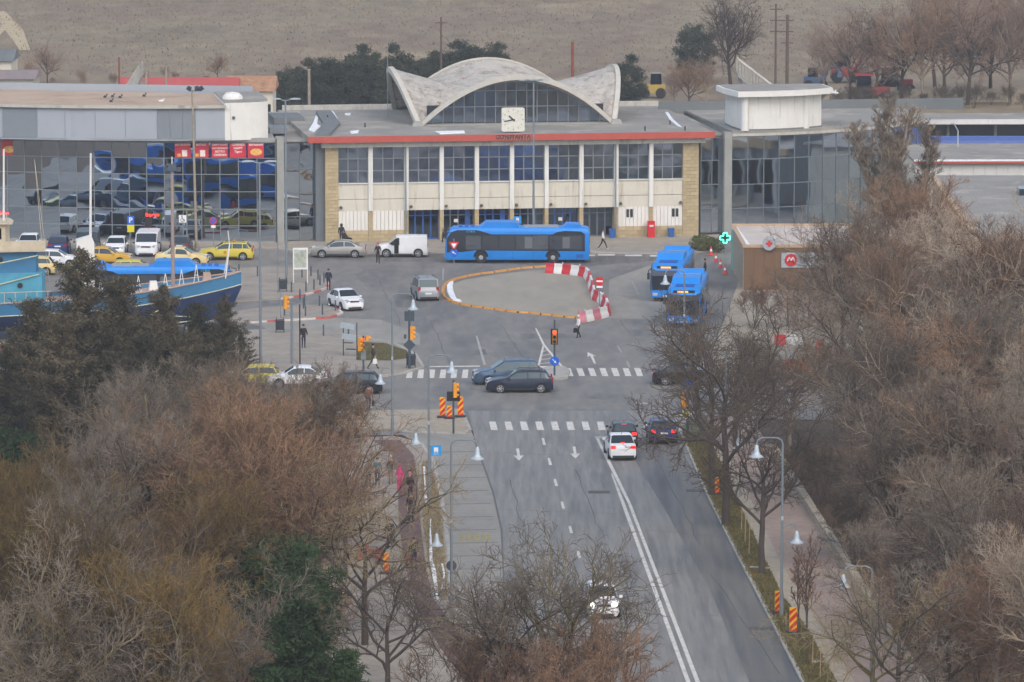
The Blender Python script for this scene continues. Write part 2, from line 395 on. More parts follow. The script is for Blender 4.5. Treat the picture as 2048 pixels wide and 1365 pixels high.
# concrete refuge in the crossing
refuge = pavement('traffic_refuge', [(1078, 742), (1098, 736), (1130, 737), (1140, 744), (1136, 758), (1110, 762), (1085, 758)], 'kerb_stone', h=0.14)
island = pxm('roundabout_island', [(1090, 541), (1040, 544), (985, 551), (930, 560), (900, 570), (893, 582), (897, 596), (920, 608), (960, 615), (1010, 621), (1060, 626), (1110, 631), (1180, 640), (1210, 632), (1205, 618), (1190, 602), (1176, 570), (1168, 552)], 0.012, 'island_screed')

# ---- painted markings
def stripe(parent, pts, z=0.014, m='worn_paint', name='crosswalk_stripe'): return pxm(name, pts, z, m, parent)
for k in range(8):
    x = 978 + 30.8 * k
    stripe(road, [(x, 844), (x + 13, 844), (x + 18, 861), (x + 4, 861)])
stripe(road, [(1285, 846), (1296, 846), (1300, 857), (1289, 857)])
for k in range(7):
    x = 812 + 22.2 * k
    stripe(forecourt, [(x + 3, 740), (x + 14, 740), (x + 12, 757), (x, 757)])
for k in range(7):
    x = 1129 + 23.2 * k
    stripe(forecourt, [(x, 737), (x + 12, 737), (x + 18, 753), (x + 6, 753)])
for k in range(6):
    x = 682 + 10 * k
    stripe(forecourt, [(690, 790 + k * 5), (745, 789 + k * 5), (745, 791.4 + k * 5), (690, 792.4 + k * 5)], m='worn_paint_faint')
stripe(forecourt, [(858, 733), (960, 732), (960, 734.2), (858, 735.2)], 0.0145, name='stop_line')
stripe(forecourt, [(951, 672), (955, 672), (972, 731), (967, 731)], m='worn_paint_faint', name='lane_line')
# hatched nose of the splitter island
for a in ([(1070, 657), (1073, 657), (1090, 690), (1128, 736), (1123, 736), (1086, 692)], [(1085, 692), (1089, 692), (1079, 735), (1074, 735)], [(1074, 733), (1128, 733), (1128, 737), (1074, 737)]):
    stripe(forecourt, a, name='splitter_line')
for k in range(4):
    y = 700 + 8 * k
    stripe(forecourt, [(1086 - 2.2 * k, y + 3), (1092 + 6.6 * k, y), (1094 + 6.6 * k, y + 2.4), (1085.5 - 2.2 * k, y + 5.4)], 0.0145, 'worn_paint_faint', 'splitter_hatch')
def arrow(parent, x, y, up=True, s=1.0, name='lane_arrow'):
    if up: pts = [(x + 10, y + 16), (x + 6, y + 16), (x - 2, y), (x - 7, y + 3), (x - 7, y - 7), (x + 11, y + 1), (x + 4, y + 0.5)]
    else: pts = [(x - 4, y - 14), (x + 2, y - 14), (x + 4, y), (x + 11, y), (x + 2, y + 10), (x - 9, y), (x - 1.5, y)]
    stripe(parent, pts, 0.0145, name=name)
arrow(forecourt, 1182, 712); arrow(road, 1036, 912, False); arrow(road, 1149, 908, False)
for a, b in ((1086, 884), (1098, 924), (1110, 966), (1124, 1011), (1140, 1060), (1156, 1110), (1176, 1170), (1198, 1240), (1222, 1320)):
    stripe(road, [(a - 3, b - 7), (a + 2, b - 7), (a + 6, b + 7), (a, b + 7)], name='lane_dash')
stripe(road, [(1190, 874), (1196, 874), (1230, 942), (1262, 1008), (1400, 1365), (1470, 1540), (1460, 1540), (1391, 1365), (1256, 1008), (1224, 944)], name='double_line')
stripe(road, [(1222, 948), (1225, 948), (1250, 1008), (1381, 1365), (1440, 1540), (1431, 1540), (1372, 1365), (1243, 1008)], name='double_line')
stripe(road, [(1192, 873.5), (1330, 872), (1330, 876), (1192, 877.5)], 0.0142, 'worn_paint_faint', 'stop_line')
mat('yellow_paint', rgb(152, 142, 100), 0.85, var=0.3, scale=3)
for k in range(6):
    pxm('bus_bay_mark', [(918 + 11 * k, 1068), (925 + 11 * k, 1068), (927 + 11 * k, 1083), (920 + 11 * k, 1083)], 0.016, 'yellow_paint', bus_lane)
for a, b in ((1156, 510), (1196, 509), (1250, 510), (1300, 511)):
    stripe(forecourt, [(a, b), (a + 34, b), (a + 34, b + 3), (a, b + 3)], name='edge_line')
for a, b, c, d in ((1233, 692, 1242, 706), (1252, 722, 1258, 736), (1262, 562, 1276, 590)):
    stripe(forecourt, [(a, b), (a + 3, b), (c + 3, d), (c, d)], m='worn_paint_faint', name='lane_dash')
stripe(forecourt, [(1272, 806), (1295, 806), (1295, 809), (1272, 809)], m='worn_paint_faint', name='lane_dash')
# ---- leftover snow
def snow(pts, z):
    pts = pxs(pts, z)
    pxy = []
    rr = random.Random(len(MATS) + int(pts[0][0] * 10))
    n = len(pts)
    for i in range(n):
        a, b = pts[i], pts[(i + 1) % n]
        for t in (0, .33, .66):
            pxy.append((a[0] + (b[0] - a[0]) * t + rr.uniform(-.08, .08), a[1] + (b[1] - a[1]) * t + rr.uniform(-.1, .1)))
    return G().prism(pxy, z, z + 0.06).build('snow_patch', MATS['snow_old'], kind='stuff')
snow([(897, 566), (906, 563), (904, 580), (910, 596), (924, 604), (915, 607), (900, 598), (893, 584)], 0.012)
for a in ([(858, 1040), (862, 1040), (868, 1120), (878, 1200), (870, 1200), (860, 1120)], [(846, 935), (851, 935), (856, 1010), (851, 1010)], [(884, 1130), (888, 1130), (890, 1180), (884, 1180)]):
    snow(a, 0.131)
# ------------------------------------------------------------------ the station
mat('stone_warm', rgb(176, 154, 112), 0.9, var=0.16, scale=2.5, bump=0.3, bscale=10)
mat('stone_warm_pale', rgb(180, 164, 130), 0.9, var=0.14, scale=2.0, bump=0.2, bscale=10, objvar=0.12)
mat('cream_panel', rgb(206, 202, 188), 0.7, var=0.05, scale=0.7)
mat('white_render', rgb(222, 222, 218), 0.8, var=0.05, scale=0.8)
mat('white_board', rgb(224, 222, 216), 0.6, var=0.07, scale=2.0, stretch=(1, 1, 0.2))
mat('grey_fascia', rgb(184, 182, 174), 0.8, var=0.1, scale=1.0)
mat('red_fascia', rgb(180, 80, 68), 0.7, var=0.1, scale=1.4)
mat('roof_felt', rgb(142, 140, 134), 0.95, var=0.14, scale=0.25)
mat('roof_felt_dark', rgb(110, 116, 118), 0.95, var=0.12, scale=0.4)
mat('roof_tan', rgb(182, 160, 138), 0.95, var=0.1, scale=0.25)
mat('alu_frame', rgb(126, 132, 136), 0.5, metal=0.3, var=0.08)
mat('alu_dark', rgb(112, 120, 126), 0.5, metal=0.3, var=0.08)
mat('grey_clad', rgb(160, 167, 176), 0.55, var=0.04, scale=0.5)
mat('grey_clad_dark', rgb(126, 134, 142), 0.55, var=0.04, scale=0.5)
mat('concrete_grey', rgb(150, 152, 148), 0.85, var=0.12, scale=1.0)
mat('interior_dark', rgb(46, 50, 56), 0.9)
mat('blue_panel', rgb(44, 92, 168), 0.5)
mat('clock_white', rgb(214, 214, 204), 0.7, var=0.12, scale=2.5)
mat('black_paint', rgb(34, 34, 36), 0.5)
mat('galv', rgb(140, 150, 158), 0.5, metal=0.4, var=0.1)
mat('gull_white', rgb(226, 226, 226), 0.8)
glass_mat('hall_glass', (0.29, 0.35, 0.43, 1), 0.12, 0.05, 0.6, objvar=0.3)
glass_mat('mirror_glass', (0.46, 0.53, 0.60, 1), 0.015, 0.022, 0.4, objvar=0.12)
glass_mat('wing_glass', (0.52, 0.58, 0.65, 1), 0.04, 0.02, 0.4, objvar=0.12)
glass_mat('dark_glass', (0.10, 0.13, 0.17, 1), 0.05, 0.01, 0.6)

SO = P(651, 487); SE = P(1397, 475)
su = (SE - SO); SL = su.length; su.normalize()
SANG = math.atan2(su.y, su.x)
sn = Vector((-su.y, su.x, 0))
def SP(px, py, d=0.0):
    """facade point: local (x, z) where the sight line meets the plane d metres behind the facade"""
    o = Vector((0, 0, CAM_H)); r = ray(px, py)
    t = ((SO + sn * d - o).dot(sn)) / r.dot(sn)
    h = o + r * t
    return ((h - SO).dot(su), h.z)
def SR(px, py, z):
    h = P(px, py, z) - Vector((SO.x, SO.y, 0))
    return (h.dot(su), h.dot(sn))

st = thing('station_hall', 'cream station hall with red eaves and tall window bays under a vaulted shell roof', 'station', SO, SANG)
def sbox(name, m, x0, x1, y0, y1, z0, z1, par=None):
    return G().span((x0, y0, z0), (x1, y1, z1)).build(name, MATS[m], par or st)
edges = [651, 677, 736.7, 745, 808, 816, 878, 886, 948, 956, 1018, 1026, 1087.5, 1095, 1157, 1165, 1227, 1235, 1297, 1305, 1365, 1397]
ex = [(e - 651) / 746.0 * SL for e in edges]
Z = dict(base=1.05, board=2.75, seam=3.76, sill=5.15, head=8.3, eave=8.75)
DEP = 26.0
core = G().span((0.05, 1.6, 0), (SL - 0.05, DEP, 8.7)); core_o = core.build('wall', MATS['white_render'], st)
# stone end piers built of coursed blocks
def stone_courses(x0, x1, z0, z1, y=0.0, depth=1.6, ch=0.31, par=None, bw=0.62):
    nz = max(1, round((z1 - z0) / ch)); h = (z1 - z0) / nz
    nx = max(1, round((x1 - x0) / bw))
    G().span((x0, y + 0.03, z0), (x1, y + depth, z1)).build('pier_core', MATS['stone_warm'], par or st)
    w = (x1 - x0) / nx
    for r in range(nz):
        sh = 0.5 if r % 2 else 0.0
        xs = [x0] + [x0 + w * (i + sh) for i in range(1 - int(sh * 2) + 0, nx + 1) if x0 + w * (i + sh) > x0 + 0.05 and x0 + w * (i + sh) < x1 - 0.05] + [x1]
        for i in range(len(xs) - 1):
            L_ = xs[i + 1] - xs[i]
            k = random.uniform(0, 0.012)
            me = STONE.setdefault((round(L_, 2), round(h, 2)), None)
            if me is None:
                me = G().box((0, 0, 0), (L_ - 0.02, 0.06, h - 0.02)).mesh('stone_block', MATS['stone_warm_pale']); STONE[(round(L_, 2), round(h, 2))] = me
            obj('stone_block', me, par or st, ((xs[i] + xs[i + 1]) / 2, y + 0.012 - k, z0 + h * (r + 0.5)))
STONE = {}
stone_courses(ex[0], ex[1], 0, Z['head'])
stone_courses(ex[20], ex[21], 0, Z['head'])
pane_n = 0
PANE = {}
def pane(par, x0, x1, z0, z1, y, m, tilt=0.004, name='pane'):
    key = (round(x1 - x0, 2), round(z1 - z0, 2), m)
    if key not in PANE:
        PANE[key] = G().box((0, 0, 0), (key[0] - 0.05, 0.02, key[1] - 0.05)).mesh('pane', MATS[m])
    o = obj(name, PANE[key], par, ((x0 + x1) / 2, y, (z0 + z1) / 2))
    o.rotation_euler = (random.gauss(0, tilt), 0, random.gauss(0, tilt * 1.5))
    return o
for b in range(10):
    x0, x1 = ex[1 + 2 * b], ex[2 + 2 * b]
    # upper window, three by three panes in one frame
    fr = G()
    for i in range(4):
        xx = x0 + (x1 - x0) * i / 3; fr.span((max(x0, xx - 0.05), 0.30, Z['sill']), (min(x1, xx + 0.05), 0.40, Z['head']))
    for j in range(4):
        zz = Z['sill'] + (Z['head'] - Z['sill']) * j / 3
        fr.span((x0, 0.31, max(Z['sill'], zz - 0.045)), (x1, 0.39, min(Z['head'], zz + 0.045)))
    win = fr.build('window', MATS['alu_frame'], st)
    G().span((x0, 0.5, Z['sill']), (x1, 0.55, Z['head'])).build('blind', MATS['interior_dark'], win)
    for i in range(3):
        for j in range(3):
            pane(win, x0 + (x1 - x0) * i / 3, x0 + (x1 - x0) * (i + 1) / 3, Z['sill'] + (Z['head'] - Z['sill']) * j / 3, Z['sill'] + (Z['head'] - Z['sill']) * (j + 1) / 3, 0.35, 'hall_glass', 0.006)
    # two cream spandrel panels
    sbox('spandrel_panel', 'cream_panel', x0, x1, 0.10, 1.6, Z['seam'] + 0.02, Z['sill'] - 0.06)
    sbox('spandrel_panel', 'cream_panel', x0, x1, 0.105, 1.6, Z['board'], Z['seam'] - 0.02)
    sbox('window_sill', 'white_render', x0, x1, 0.0, 0.4, Z['sill'] - 0.058, Z['sill'] - 0.002)
    # globe lamp under the panels
    if b != 1: G().lathe([(0.02, -0.13), (0.10, -0.1), (0.14, 0), (0.10, 0.1), (0.02, 0.13)], 10, (x0 + (0.22 if b < 9 else x1 - x0 - 0.2), -0.05, Z['board'] + 0.33)).build('globe_lamp', MATS['manhole_iron'], st, smooth=True)
    # ground floor
    if b in (0, 1, 8, 9):
        stone_courses(x0, x1, 0, Z['base'], 0.05, 1.5)
        n = 8
        for i in range(n):
            w = (x1 - x0) / n
            G().span((x0 + w * i + 0.012, 0.06 + (i % 2) * 0.035, Z['base'] + 0.003), (x0 + w * (i + 1) - 0.012, 0.2, Z['board'] - 0.003)).build('shutter_slat', MATS['white_board'], st)
        if b >= 8:
            for q in (2, 3) if b == 8 else (5, 6):
                w = (x1 - x0) / n
                sbox('slot_vent', 'interior_dark', x0 + w * q + 0.05, x0 + w * q + 0.27, 0.03, 0.07, 1.85, 2.55)
    else:
        rec = 0.9
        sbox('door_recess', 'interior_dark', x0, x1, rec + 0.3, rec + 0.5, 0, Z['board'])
        nd = 4
        dw = (x1 - x0) / nd
        for i in range(nd):
            g = G(); a, c = x0 + dw * i, x0 + dw * (i + 1)
            g.span((a + .01, rec, 0.05), (a + .07, rec + .06, Z['board'])); g.span((c - .07, rec, 0.05), (c - .01, rec + .06, Z['board']))
            g.span((a + .07, rec, 2.15), (c - .07, rec + .06, 2.23)); g.span((a + .07, rec, 0.05), (c - .07, rec + .06, 0.25))
            d = g.build('door', MATS['alu_dark' if b % 2 else 'blue_panel'], st)
            G().span((a + .07, rec + .02, .25), (c - .07, rec + .04, 2.15)).build('door_glass', MATS['dark_glass'], d)
            G().span((a + .07, rec + .02, 2.23), (c - .07, rec + .04, Z['board'] - .01)).build('transom_glass', MATS['dark_glass'], d)
        if b in (3, 6): sbox('notice_sheet', 'white_board', x0 + 1.0, x0 + 1.35, rec - .03, rec - .01, 1.55, 1.85)
        if b in (4, 3): sbox('blue_blind', 'blue_panel', x1 - .75, x1 - .3, rec - .04, rec - .015, 1.2, 2.6)
    # column between bays
    if b < 9:
        c0, c1 = ex[2 + 2 * b], ex[3 + 2 * b]
        sbox('column', 'white_render', c0, c1, -0.12, 1.6, Z['board'], Z['head'])
        stone_courses(c0, c1, 0, Z['board'], -0.02, 1.6, bw=0.4)
# downpipes
for px in (810, 1229):
    x = (px - 651) / 746 * SL
    G().tube((x, -0.2, 0.2), (x, -0.2, 8.3), 0.06).build('downpipe', MATS['galv'], st)
sbox('fascia', 'grey_fascia', -0.35, SL + 0.5, -0.45, 1.6, Z['head'], Z['eave'])
# roof slab with red edge
ra = SP(617, 283, -1.0)[0]; rb = SP(1429, 272, -1.0)[0]
sbox('roof', 'roof_felt', ra, rb, -0.95, DEP + 0.6, 8.80, 9.30)
sbox('red_edge', 'red_fascia', ra - 0.03, rb + 0.03, -1.0, -0.955, 8.77, 9.32)
sbox('red_edge_return', 'red_fascia', rb + 0.001, rb + 0.031, -0.95, 6, 8.77, 9.32)
sbox('roof_parapet', 'grey_fascia', ra + 0.4, rb - 0.2, DEP - 0.1, DEP + 0.3, 9.3, 9.75)
mat('letter_dark', rgb(92, 36, 34), 0.7); mat('letter_white', rgb(210, 196, 190), 0.7)
lx = SP(1027, 274, -1.05)[0]
obj('lettering', text_mesh('CONSTANȚA', 0.5, MATS['letter_dark'], 0.05, 1.0, 0.012), st, (lx, -1.06, 9.07))
obj('lettering', text_mesh('CONSTANȚA', 0.5, MATS['letter_white'], 0.02, 1.0), st, (lx + 0.05, -1.03, 9.03))
# ridges and upstands on the flat roof
for pts in ([(632, 222), (662, 222), (680, 246), (660, 268), (632, 268), (646, 246)],):
    q = [SR(a, b, 9.5) for a, b in pts]
    G().prism(q, 9.3, 9.55).build('roof_upstand', MATS['roof_felt_dark'], st)
for a, b in ((655, 240), (730, 255), (1340, 250), (1290, 262), (1370, 262)):
    c = SR(a, b, 9.3); G().tube((c[0], c[1], 9.3), (c[0], c[1], 9.7), 0.06).build('vent_pipe', MATS['black_paint'], st)
def roof_snow(pts, z):
    q = [SR(a, b, z) for a, b in pts]
    w = [SO + su * x + sn * y for x, y in q]
    return G().prism([(p.x, p.y) for p in w], z, z + 0.07).build('snow_patch', MATS['snow_old'], kind='stuff')
for a in ([(662, 222), (668, 226), (676, 240), (670, 248), (668, 262), (664, 268), (668, 248), (672, 240)], [(617, 262), (626, 248), (632, 232), (636, 236), (634, 250), (642, 254), (628, 266)], [(690, 228), (702, 228), (700, 232), (690, 231)], [(870, 264), (928, 263), (930, 267), (880, 269)], [(700, 264), (718, 262), (716, 267), (702, 268)], [(1330, 226), (1336, 226), (1346, 240), (1364, 256), (1356, 254), (1340, 242)]):
    roof_snow(a, 9.302)
# the shell: a four-lobed groin vault
HC, KR, A = 2.5, 0.0190, 8.75
cx = SR(1026, 250, 9.3)[0] + 0.35
f0 = SR(1024, 250, 9.3)[1]; cyl = f0 + A
mat('shell_concrete', rgb(178, 174, 166), 0.9, var=0.16, scale=1.2, bump=0.25, bscale=4)
mat('shell_edge', rgb(190, 187, 178), 0.85, var=0.1, scale=2)
def lobe_pt(t, s):
    """t: 0 centre .. 1 free edge; s: -1..1 across"""
    y = A * t
    zr = HC + KR * (y * 1.16) ** 2
    zg = HC * (1 - t ** 2.0)
    z = zg + (zr - zg) * (1 - s * s)
    out = y * (1 + 0.17 * t * (1 - s * s))
    return (s * y, -out, z)
NT, NS = 14, 24
sh = G()
for q in range(4):
    ca, sa = (1, 0, -1, 0)[q], (0, 1, 0, -1)[q]
    vs_ = []
    for i in range(1, NT + 1):
        for j in range(NS + 1):
            x, y, z = lobe_pt(i / NT, -1 + 2 * j / NS)
            vs_.append((cx + x * ca - y * sa, cyl + x * sa + y * ca, 9.35 + z))
    fs = [(i * (NS + 1) + j, i * (NS + 1) + j + 1, (i + 1) * (NS + 1) + j + 1, (i + 1) * (NS + 1) + j) for i in range(NT - 1) for j in range(NS)]
    k = len(vs_); vs_.append((cx, cyl, 9.35 + HC))
    fs += [(j + 1, j, k) for j in range(NS)]
    sh.add(vs_, fs)
me = sh.mesh('shell_roof', MATS['shell_concrete'], False)
bm = bmesh.new(); bm.from_mesh(me); bmesh.ops.remove_doubles(bm, verts=bm.verts, dist=0.02); bmesh.ops.recalc_face_normals(bm, faces=bm.faces); bm.to_mesh(me); bm.free()
me.polygons.foreach_set('use_smooth', [True] * len(me.polygons)); me.set_sharp_from_angle(angle=R(30))
# rusty stained spots where the render has come off
nt = MATS['shell_concrete'].node_tree
def add_spots(m, col, scale, lo, hi, stretch=None):
    nt = m.node_tree; N = nt.nodes; L = nt.links; b = N['Principled BSDF']
    src = b.inputs['Base Color'].links[0].from_socket
    tc = N.new('ShaderNodeTexCoord'); n = N.new('ShaderNodeTexNoise'); n.inputs['Scale'].default_value = scale; n.inputs['Detail'].default_value = 6
    n.inputs['Roughness'].default_value = 0.75
    mq = N.new('ShaderNodeMapping'); mq.inputs['Scale'].default_value = stretch or (1, 1, 1); L.new(tc.outputs['Object'], mq.inputs['Vector'])
    L.new(mq.outputs[0], n.inputs['Vector'])
    mr = N.new('ShaderNodeMapRange'); mr.inputs['From Min'].default_value = lo; mr.inputs['From Max'].default_value = hi
    L.new(n.outputs['Fac'], mr.inputs['Value'])
    mx = N.new('ShaderNodeMix'); mx.data_type = 'RGBA'
    mx.inputs[7].default_value = col
    L.new(mr.outputs[0], mx.inputs[0]); L.new(src, mx.inputs[6]); L.new(mx.outputs[2], b.inputs['Base Color'])
add_spots(MATS['shell_concrete'], rgb(140, 100, 72), 1.6, 0.57, 0.64)
add_spots(MATS['shell_concrete'], rgb(112, 108, 100), 0.7, 0.5, 0.7)
add_spots(MATS['roof_felt'], rgb(166, 160, 150), 0.35, 0.52, 0.62)
add_spots(MATS['red_fascia'], rgb(200, 184, 170), 0.9, 0.68, 0.72)
add_spots(MATS['stone_warm_pale'], rgb(140, 120, 90), 0.8, 0.55, 0.7)
add_spots(MATS['cream_panel'], rgb(170, 162, 146), 1.1, 0.55, 0.72, (3, 3, .25)); add_spots(MATS['white_render'], rgb(176, 172, 162), 1.0, 0.56, 0.74, (3, 3, .2)); add_spots(MATS['grey_fascia'], rgb(140, 138, 132), 1.0, 0.5, 0.7, (1, 1, .3))
add_spots(MATS['roof_tan'], rgb(150, 130, 112), 0.3, 0.5, 0.7)
shell = obj('shell_roof', me, st)
so = shell.modifiers.new('thick', 'SOLIDIFY'); so.thickness = 0.16; so.offset = -1
# thicker rim along each free edge
for q in range(4):
    ca, sa = (1, 0, -1, 0)[q], (0, 1, 0, -1)[q]
    g = G(); prev = None
    for j in range(NS + 1):
        x, y, z = lobe_pt(1.0, -1 + 2 * j / NS)
        def tr(dy, dz): return (cx + x * ca - (y + dy) * sa, cyl + x * sa + (y + dy) * ca, 9.35 + z + dz)
        cur = [tr(-0.12, 0.04), tr(0.3, 0.07), tr(0.3, -0.42), tr(-0.12, -0.42)]
        if prev: g.add(prev + cur, [(0, 1, 5, 4), (1, 2, 6, 5), (2, 3, 7, 6), (3, 0, 4, 7)])
        prev = cur
    g.build('shell_rim', MATS['shell_edge'], shell, smooth=True)
for sx in (-1, 1):
    for sy in (-1, 1):
        G().box((cx + sx * (A + .1), cyl + sy * (A + .1), 9.45), (1.1, 1.1, 0.5), taper=0.6).build('shell_foot', MATS['concrete_grey'], shell)
# glazing under the front arch (and a simpler one under the side arches)
gy = cyl - A + 0.4
def arch_z(x):
    s = max(-1, min(1, x / A)); x_, y_, z_ = lobe_pt(1.0, s); return z_ - 0.55
cols = 18; cw_ = 2 * A * 0.955 / cols
gl = G(); x_l = -A * 0.955
rows = [0.15, 1.55, 2.95, 9]
fr = G().span((cx + x_l, gy - .08, 9.3), (cx - x_l, gy + .12, 9.47))
for i in range(cols + 1):
    x = x_l + cw_ * i; zt = max(0.2, arch_z(x) + 0.25)
    fr.span((cx + x - .04, gy - .05, 9.471), (cx + x + .04, gy + .05, 9.35 + zt))
for r in rows[1:3]:
    xs = [x for x in np.linspace(-A, A, 200) if arch_z(x) > r - 0.1]
    if xs: fr.span((cx + xs[0], gy - .045, 9.35 + r - .035), (cx + xs[-1], gy + .045, 9.35 + r + .035))
glaz = fr.build('arch_window', MATS['alu_frame'], st)
for i in range(cols):
    x0, x1 = x_l + cw_ * i + .04, x_l + cw_ * (i + 1) - .04
    za, zb = arch_z(x0) + 0.2, arch_z(x1) + 0.2
    for k in range(3):
        lo, hi = rows[k] + .03, rows[k + 1] - .03
        a, b = min(za, hi), min(zb, hi)
        if max(a, b) <= lo + 0.08: continue
        a = max(a, lo); b = max(b, lo)
        mxx = cx + (x0 + x1) / 2
        pts = [(x0 + cx - mxx, lo), (x1 + cx - mxx, lo), (x1 + cx - mxx, b), (x0 + cx - mxx, a)]
        o = G().extrude(pts, 1, -0.01, 0.01).build('pane', MATS['hall_glass'], glaz, (mxx, gy, 9.35))
        o.rotation_euler = (random.gauss(0, .006), 0, random.gauss(0, .008))
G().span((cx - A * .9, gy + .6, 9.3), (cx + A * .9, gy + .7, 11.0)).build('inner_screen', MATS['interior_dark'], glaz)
sbox('kerb_upstand', 'concrete_grey', cx - A - .3, cx + A + .3, gy - .6, gy - .1, 9.3, 9.42)
# clock
c0 = SP(1003, 263, .3); c1 = SP(1049, 216, .3)
cxm, czm = (c0[0] + c1[0]) / 2, (c0[1] + c1[1]) / 2
clock = thing('clock', 'square white clock on the roof in front of the arched window', 'clock', SO + su * cxm + sn * .3 + Vector((0, 0, 9.31)), SANG)
hz = czm - 9.31; hw = 1.0
pts = []
for sx, sz in ((-1, -1), (1, -1), (1, 1), (-1, 1)):
    for k in range(4):
        a = {(-1, -1): math.pi, (1, -1): 1.5 * math.pi, (1, 1): 0, (-1, 1): .5 * math.pi}[(sx, sz)] + k / 3 * math.pi / 2
        pts.append((sx * (hw - .15) + .15 * math.cos(a), hz + sz * (hw - .12) + .15 * math.sin(a)))
G().extrude(pts, 1, -0.15, 0.15).build('clock_case', MATS['clock_white'], clock)
g = G()
for i in range(12):
    a = i * math.pi / 6; p = Vector((math.sin(a), 0, math.cos(a)))
    g.tube(p * .78 + Vector((0, -.16, hz)), p * .9 + Vector((0, -.16, hz)), .022)
g.build('hour_mark', MATS['manhole_iron'], clock)
for ang, ln, w in ((math.radians(-48), .5, .06), (math.radians(-100), .8, .045)):
    d = Vector((math.sin(ang), 0, math.cos(ang)))
    G().tube(Vector((0, -.18, hz)) - d * .15, Vector((0, -.18, hz)) + d * ln, w).build('clock_hand', MATS['black_paint'], clock)
for sx in (-.6, .6): G().tube((sx, 0.05, 0), (sx, 0.05, hz - .5), .05).build('support', MATS['galv'], clock)

# ------------------------------------------------------------------ left glass wing
lw = thing('glass_wing', 'long mirrored glass wing with red posters in its upper panes', 'building', SO, SANG)
def curtain(par, line, nrow, zs, m, frame_m, colw=1.5, y_off=0.0, tilt=0.008):
    """curtain wall along a plan polyline (local xy), each pane an object"""
    fr = G(); rows_ = zs
    for k in range(len(line) - 1):
        p, q = Vector(line[k]), Vector(line[k + 1]); d = q - p; Ls = d.length; d.normalize()
        n = max(1, round(Ls / colw)); ang = math.atan2(d.y, d.x)
        for i in range(n + 1):
            c = p + d * (Ls * i / n)
            fr.box((c.x, c.y, (zs[0] + zs[-1]) / 2), (.07, .14, zs[-1] - zs[0]), ang)
        for z in zs:
            c = (p + q) / 2; fr.box((c.x, c.y, z), (Ls, .10, .07), ang)
        for i in range(n):
            c = p + d * (Ls * (i + .5) / n)
            for r in range(len(zs) - 1):
                key = (round(Ls / n, 2), round(zs[r + 1] - zs[r], 2), m)
                if key not in PANE: PANE[key] = G().box((0, 0, 0), (key[0] - .06, .02, key[1] - .06)).mesh('pane', MATS[m])
                o = obj('pane', PANE[key], par, (c.x, c.y, (zs[r] + zs[r + 1]) / 2))
                o.rotation_euler = (random.gauss(0, tilt), 0, ang + random.gauss(0, tilt * 1.6))
    return fr.build('curtain_frame', MATS[frame_m], par)
def lo(px, py=487, z=0.0): return SR(px, py, z)
zs = [0.25, 1.55, 3.0, 4.5, 6.0, 7.4, 8.75]
line = [SR(-330, 470, 0.0), SR(-120, 478, 0), SR(120, 484, 0), SR(330, 487.5, 0), SR(552, 488, 0)]
curtain(lw, line, 6, zs, 'mirror_glass', 'alu_frame')
bk = [(x, y + 0.3) for x, y in line]
G().prism(bk + [(bk[-1][0] + 1.2, 22), (bk[0][0], 24)], 0, 9.0).build('wall', MATS['concrete_grey'], lw)
G().prism([(x, y - .12) for x, y in line] + [(x, y + .28) for x, y in line[::-1]], 8.79, 9.15).build('top_beam', MATS['concrete_grey'], lw)
G().prism([(x, y - .1) for x, y in line] + [(x, y + .28) for x, y in line[::-1]], 0.0, 0.21).build('base_beam', MATS['concrete_grey'], lw)
c = SR(561, 488, 0); G().span((c[0] - .3, c[1] - .35, 0), (c[0] + .3, c[1] + 1.2, 9.2)).build('end_pier', MATS['concrete_grey'], lw)
# recessed link between wing and hall
l2 = [(c[0] + .35, c[1] + 1.0), (SR(636, 487, 0)[0], c[1] + 1.2)]
curtain(lw, l2, 6, [0.2, 2.2, 4.3, 6.3, 8.6], 'mirror_glass', 'alu_dark', 1.5)
G().span((l2[0][0], l2[0][1] + .3, 0), (-0.7, 20, 8.7)).build('link_wall', MATS['concrete_grey'], lw)
G().span((-0.75, 0.5, 0), (-0.02, 2.5, 8.6)).build('link_pier', MATS['alu_dark'], lw)
G().span((l2[0][0] - .1, l2[0][1] - .3, 8.72), (-0.03, 20.3, 8.79)).build('link_roof', MATS['roof_felt'], lw)
# upper storey: grey cladding panels, rounded white block, tan roof
up = [SR(-330, 268, 9.1), SR(-60, 275, 9.1), SR(150, 279, 9.1), SR(330, 280, 9.1), SR(452, 279, 9.1)]
upz = 11.85
G().prism(up + [(up[-1][0], up[-1][1] + 13), (up[0][0], up[0][1] + 15)], 9.01, upz).build('upper_wall', MATS['grey_clad'], lw)
G().prism([(x, y - .25) for x, y in up] + [(up[-1][0], up[-1][1] + 13.2), (up[0][0], up[0][1] + 15.2)], upz, upz + .12).build('upper_roof', MATS['roof_tan'], lw)
G().prism([(x, y - .32) for x, y in up] + [(x, y - .22) for x, y in up[::-1]], upz - .06, upz + .2).build('roof_edge', MATS['grey_fascia'], lw)
G().prism([(up[0][0], up[0][1] + 14.5), (up[-1][0] + 3.5, up[-1][1] + 12.7), (up[-1][0] + 3.5, up[-1][1] + 12.9), (up[0][0], up[0][1] + 14.8)], upz, upz + .75).build('roof_parapet', MATS['grey_clad'], lw)
def on_up(px):
    x = SR(px, 279, 9.1)[0]
    for k in range(len(up) - 1):
        if up[k][0] <= x <= up[k + 1][0]:
            t = (x - up[k][0]) / (up[k + 1][0] - up[k][0]); return (x, up[k][1] + t * (up[k + 1][1] - up[k][1]))
    return (x, up[-1][1])
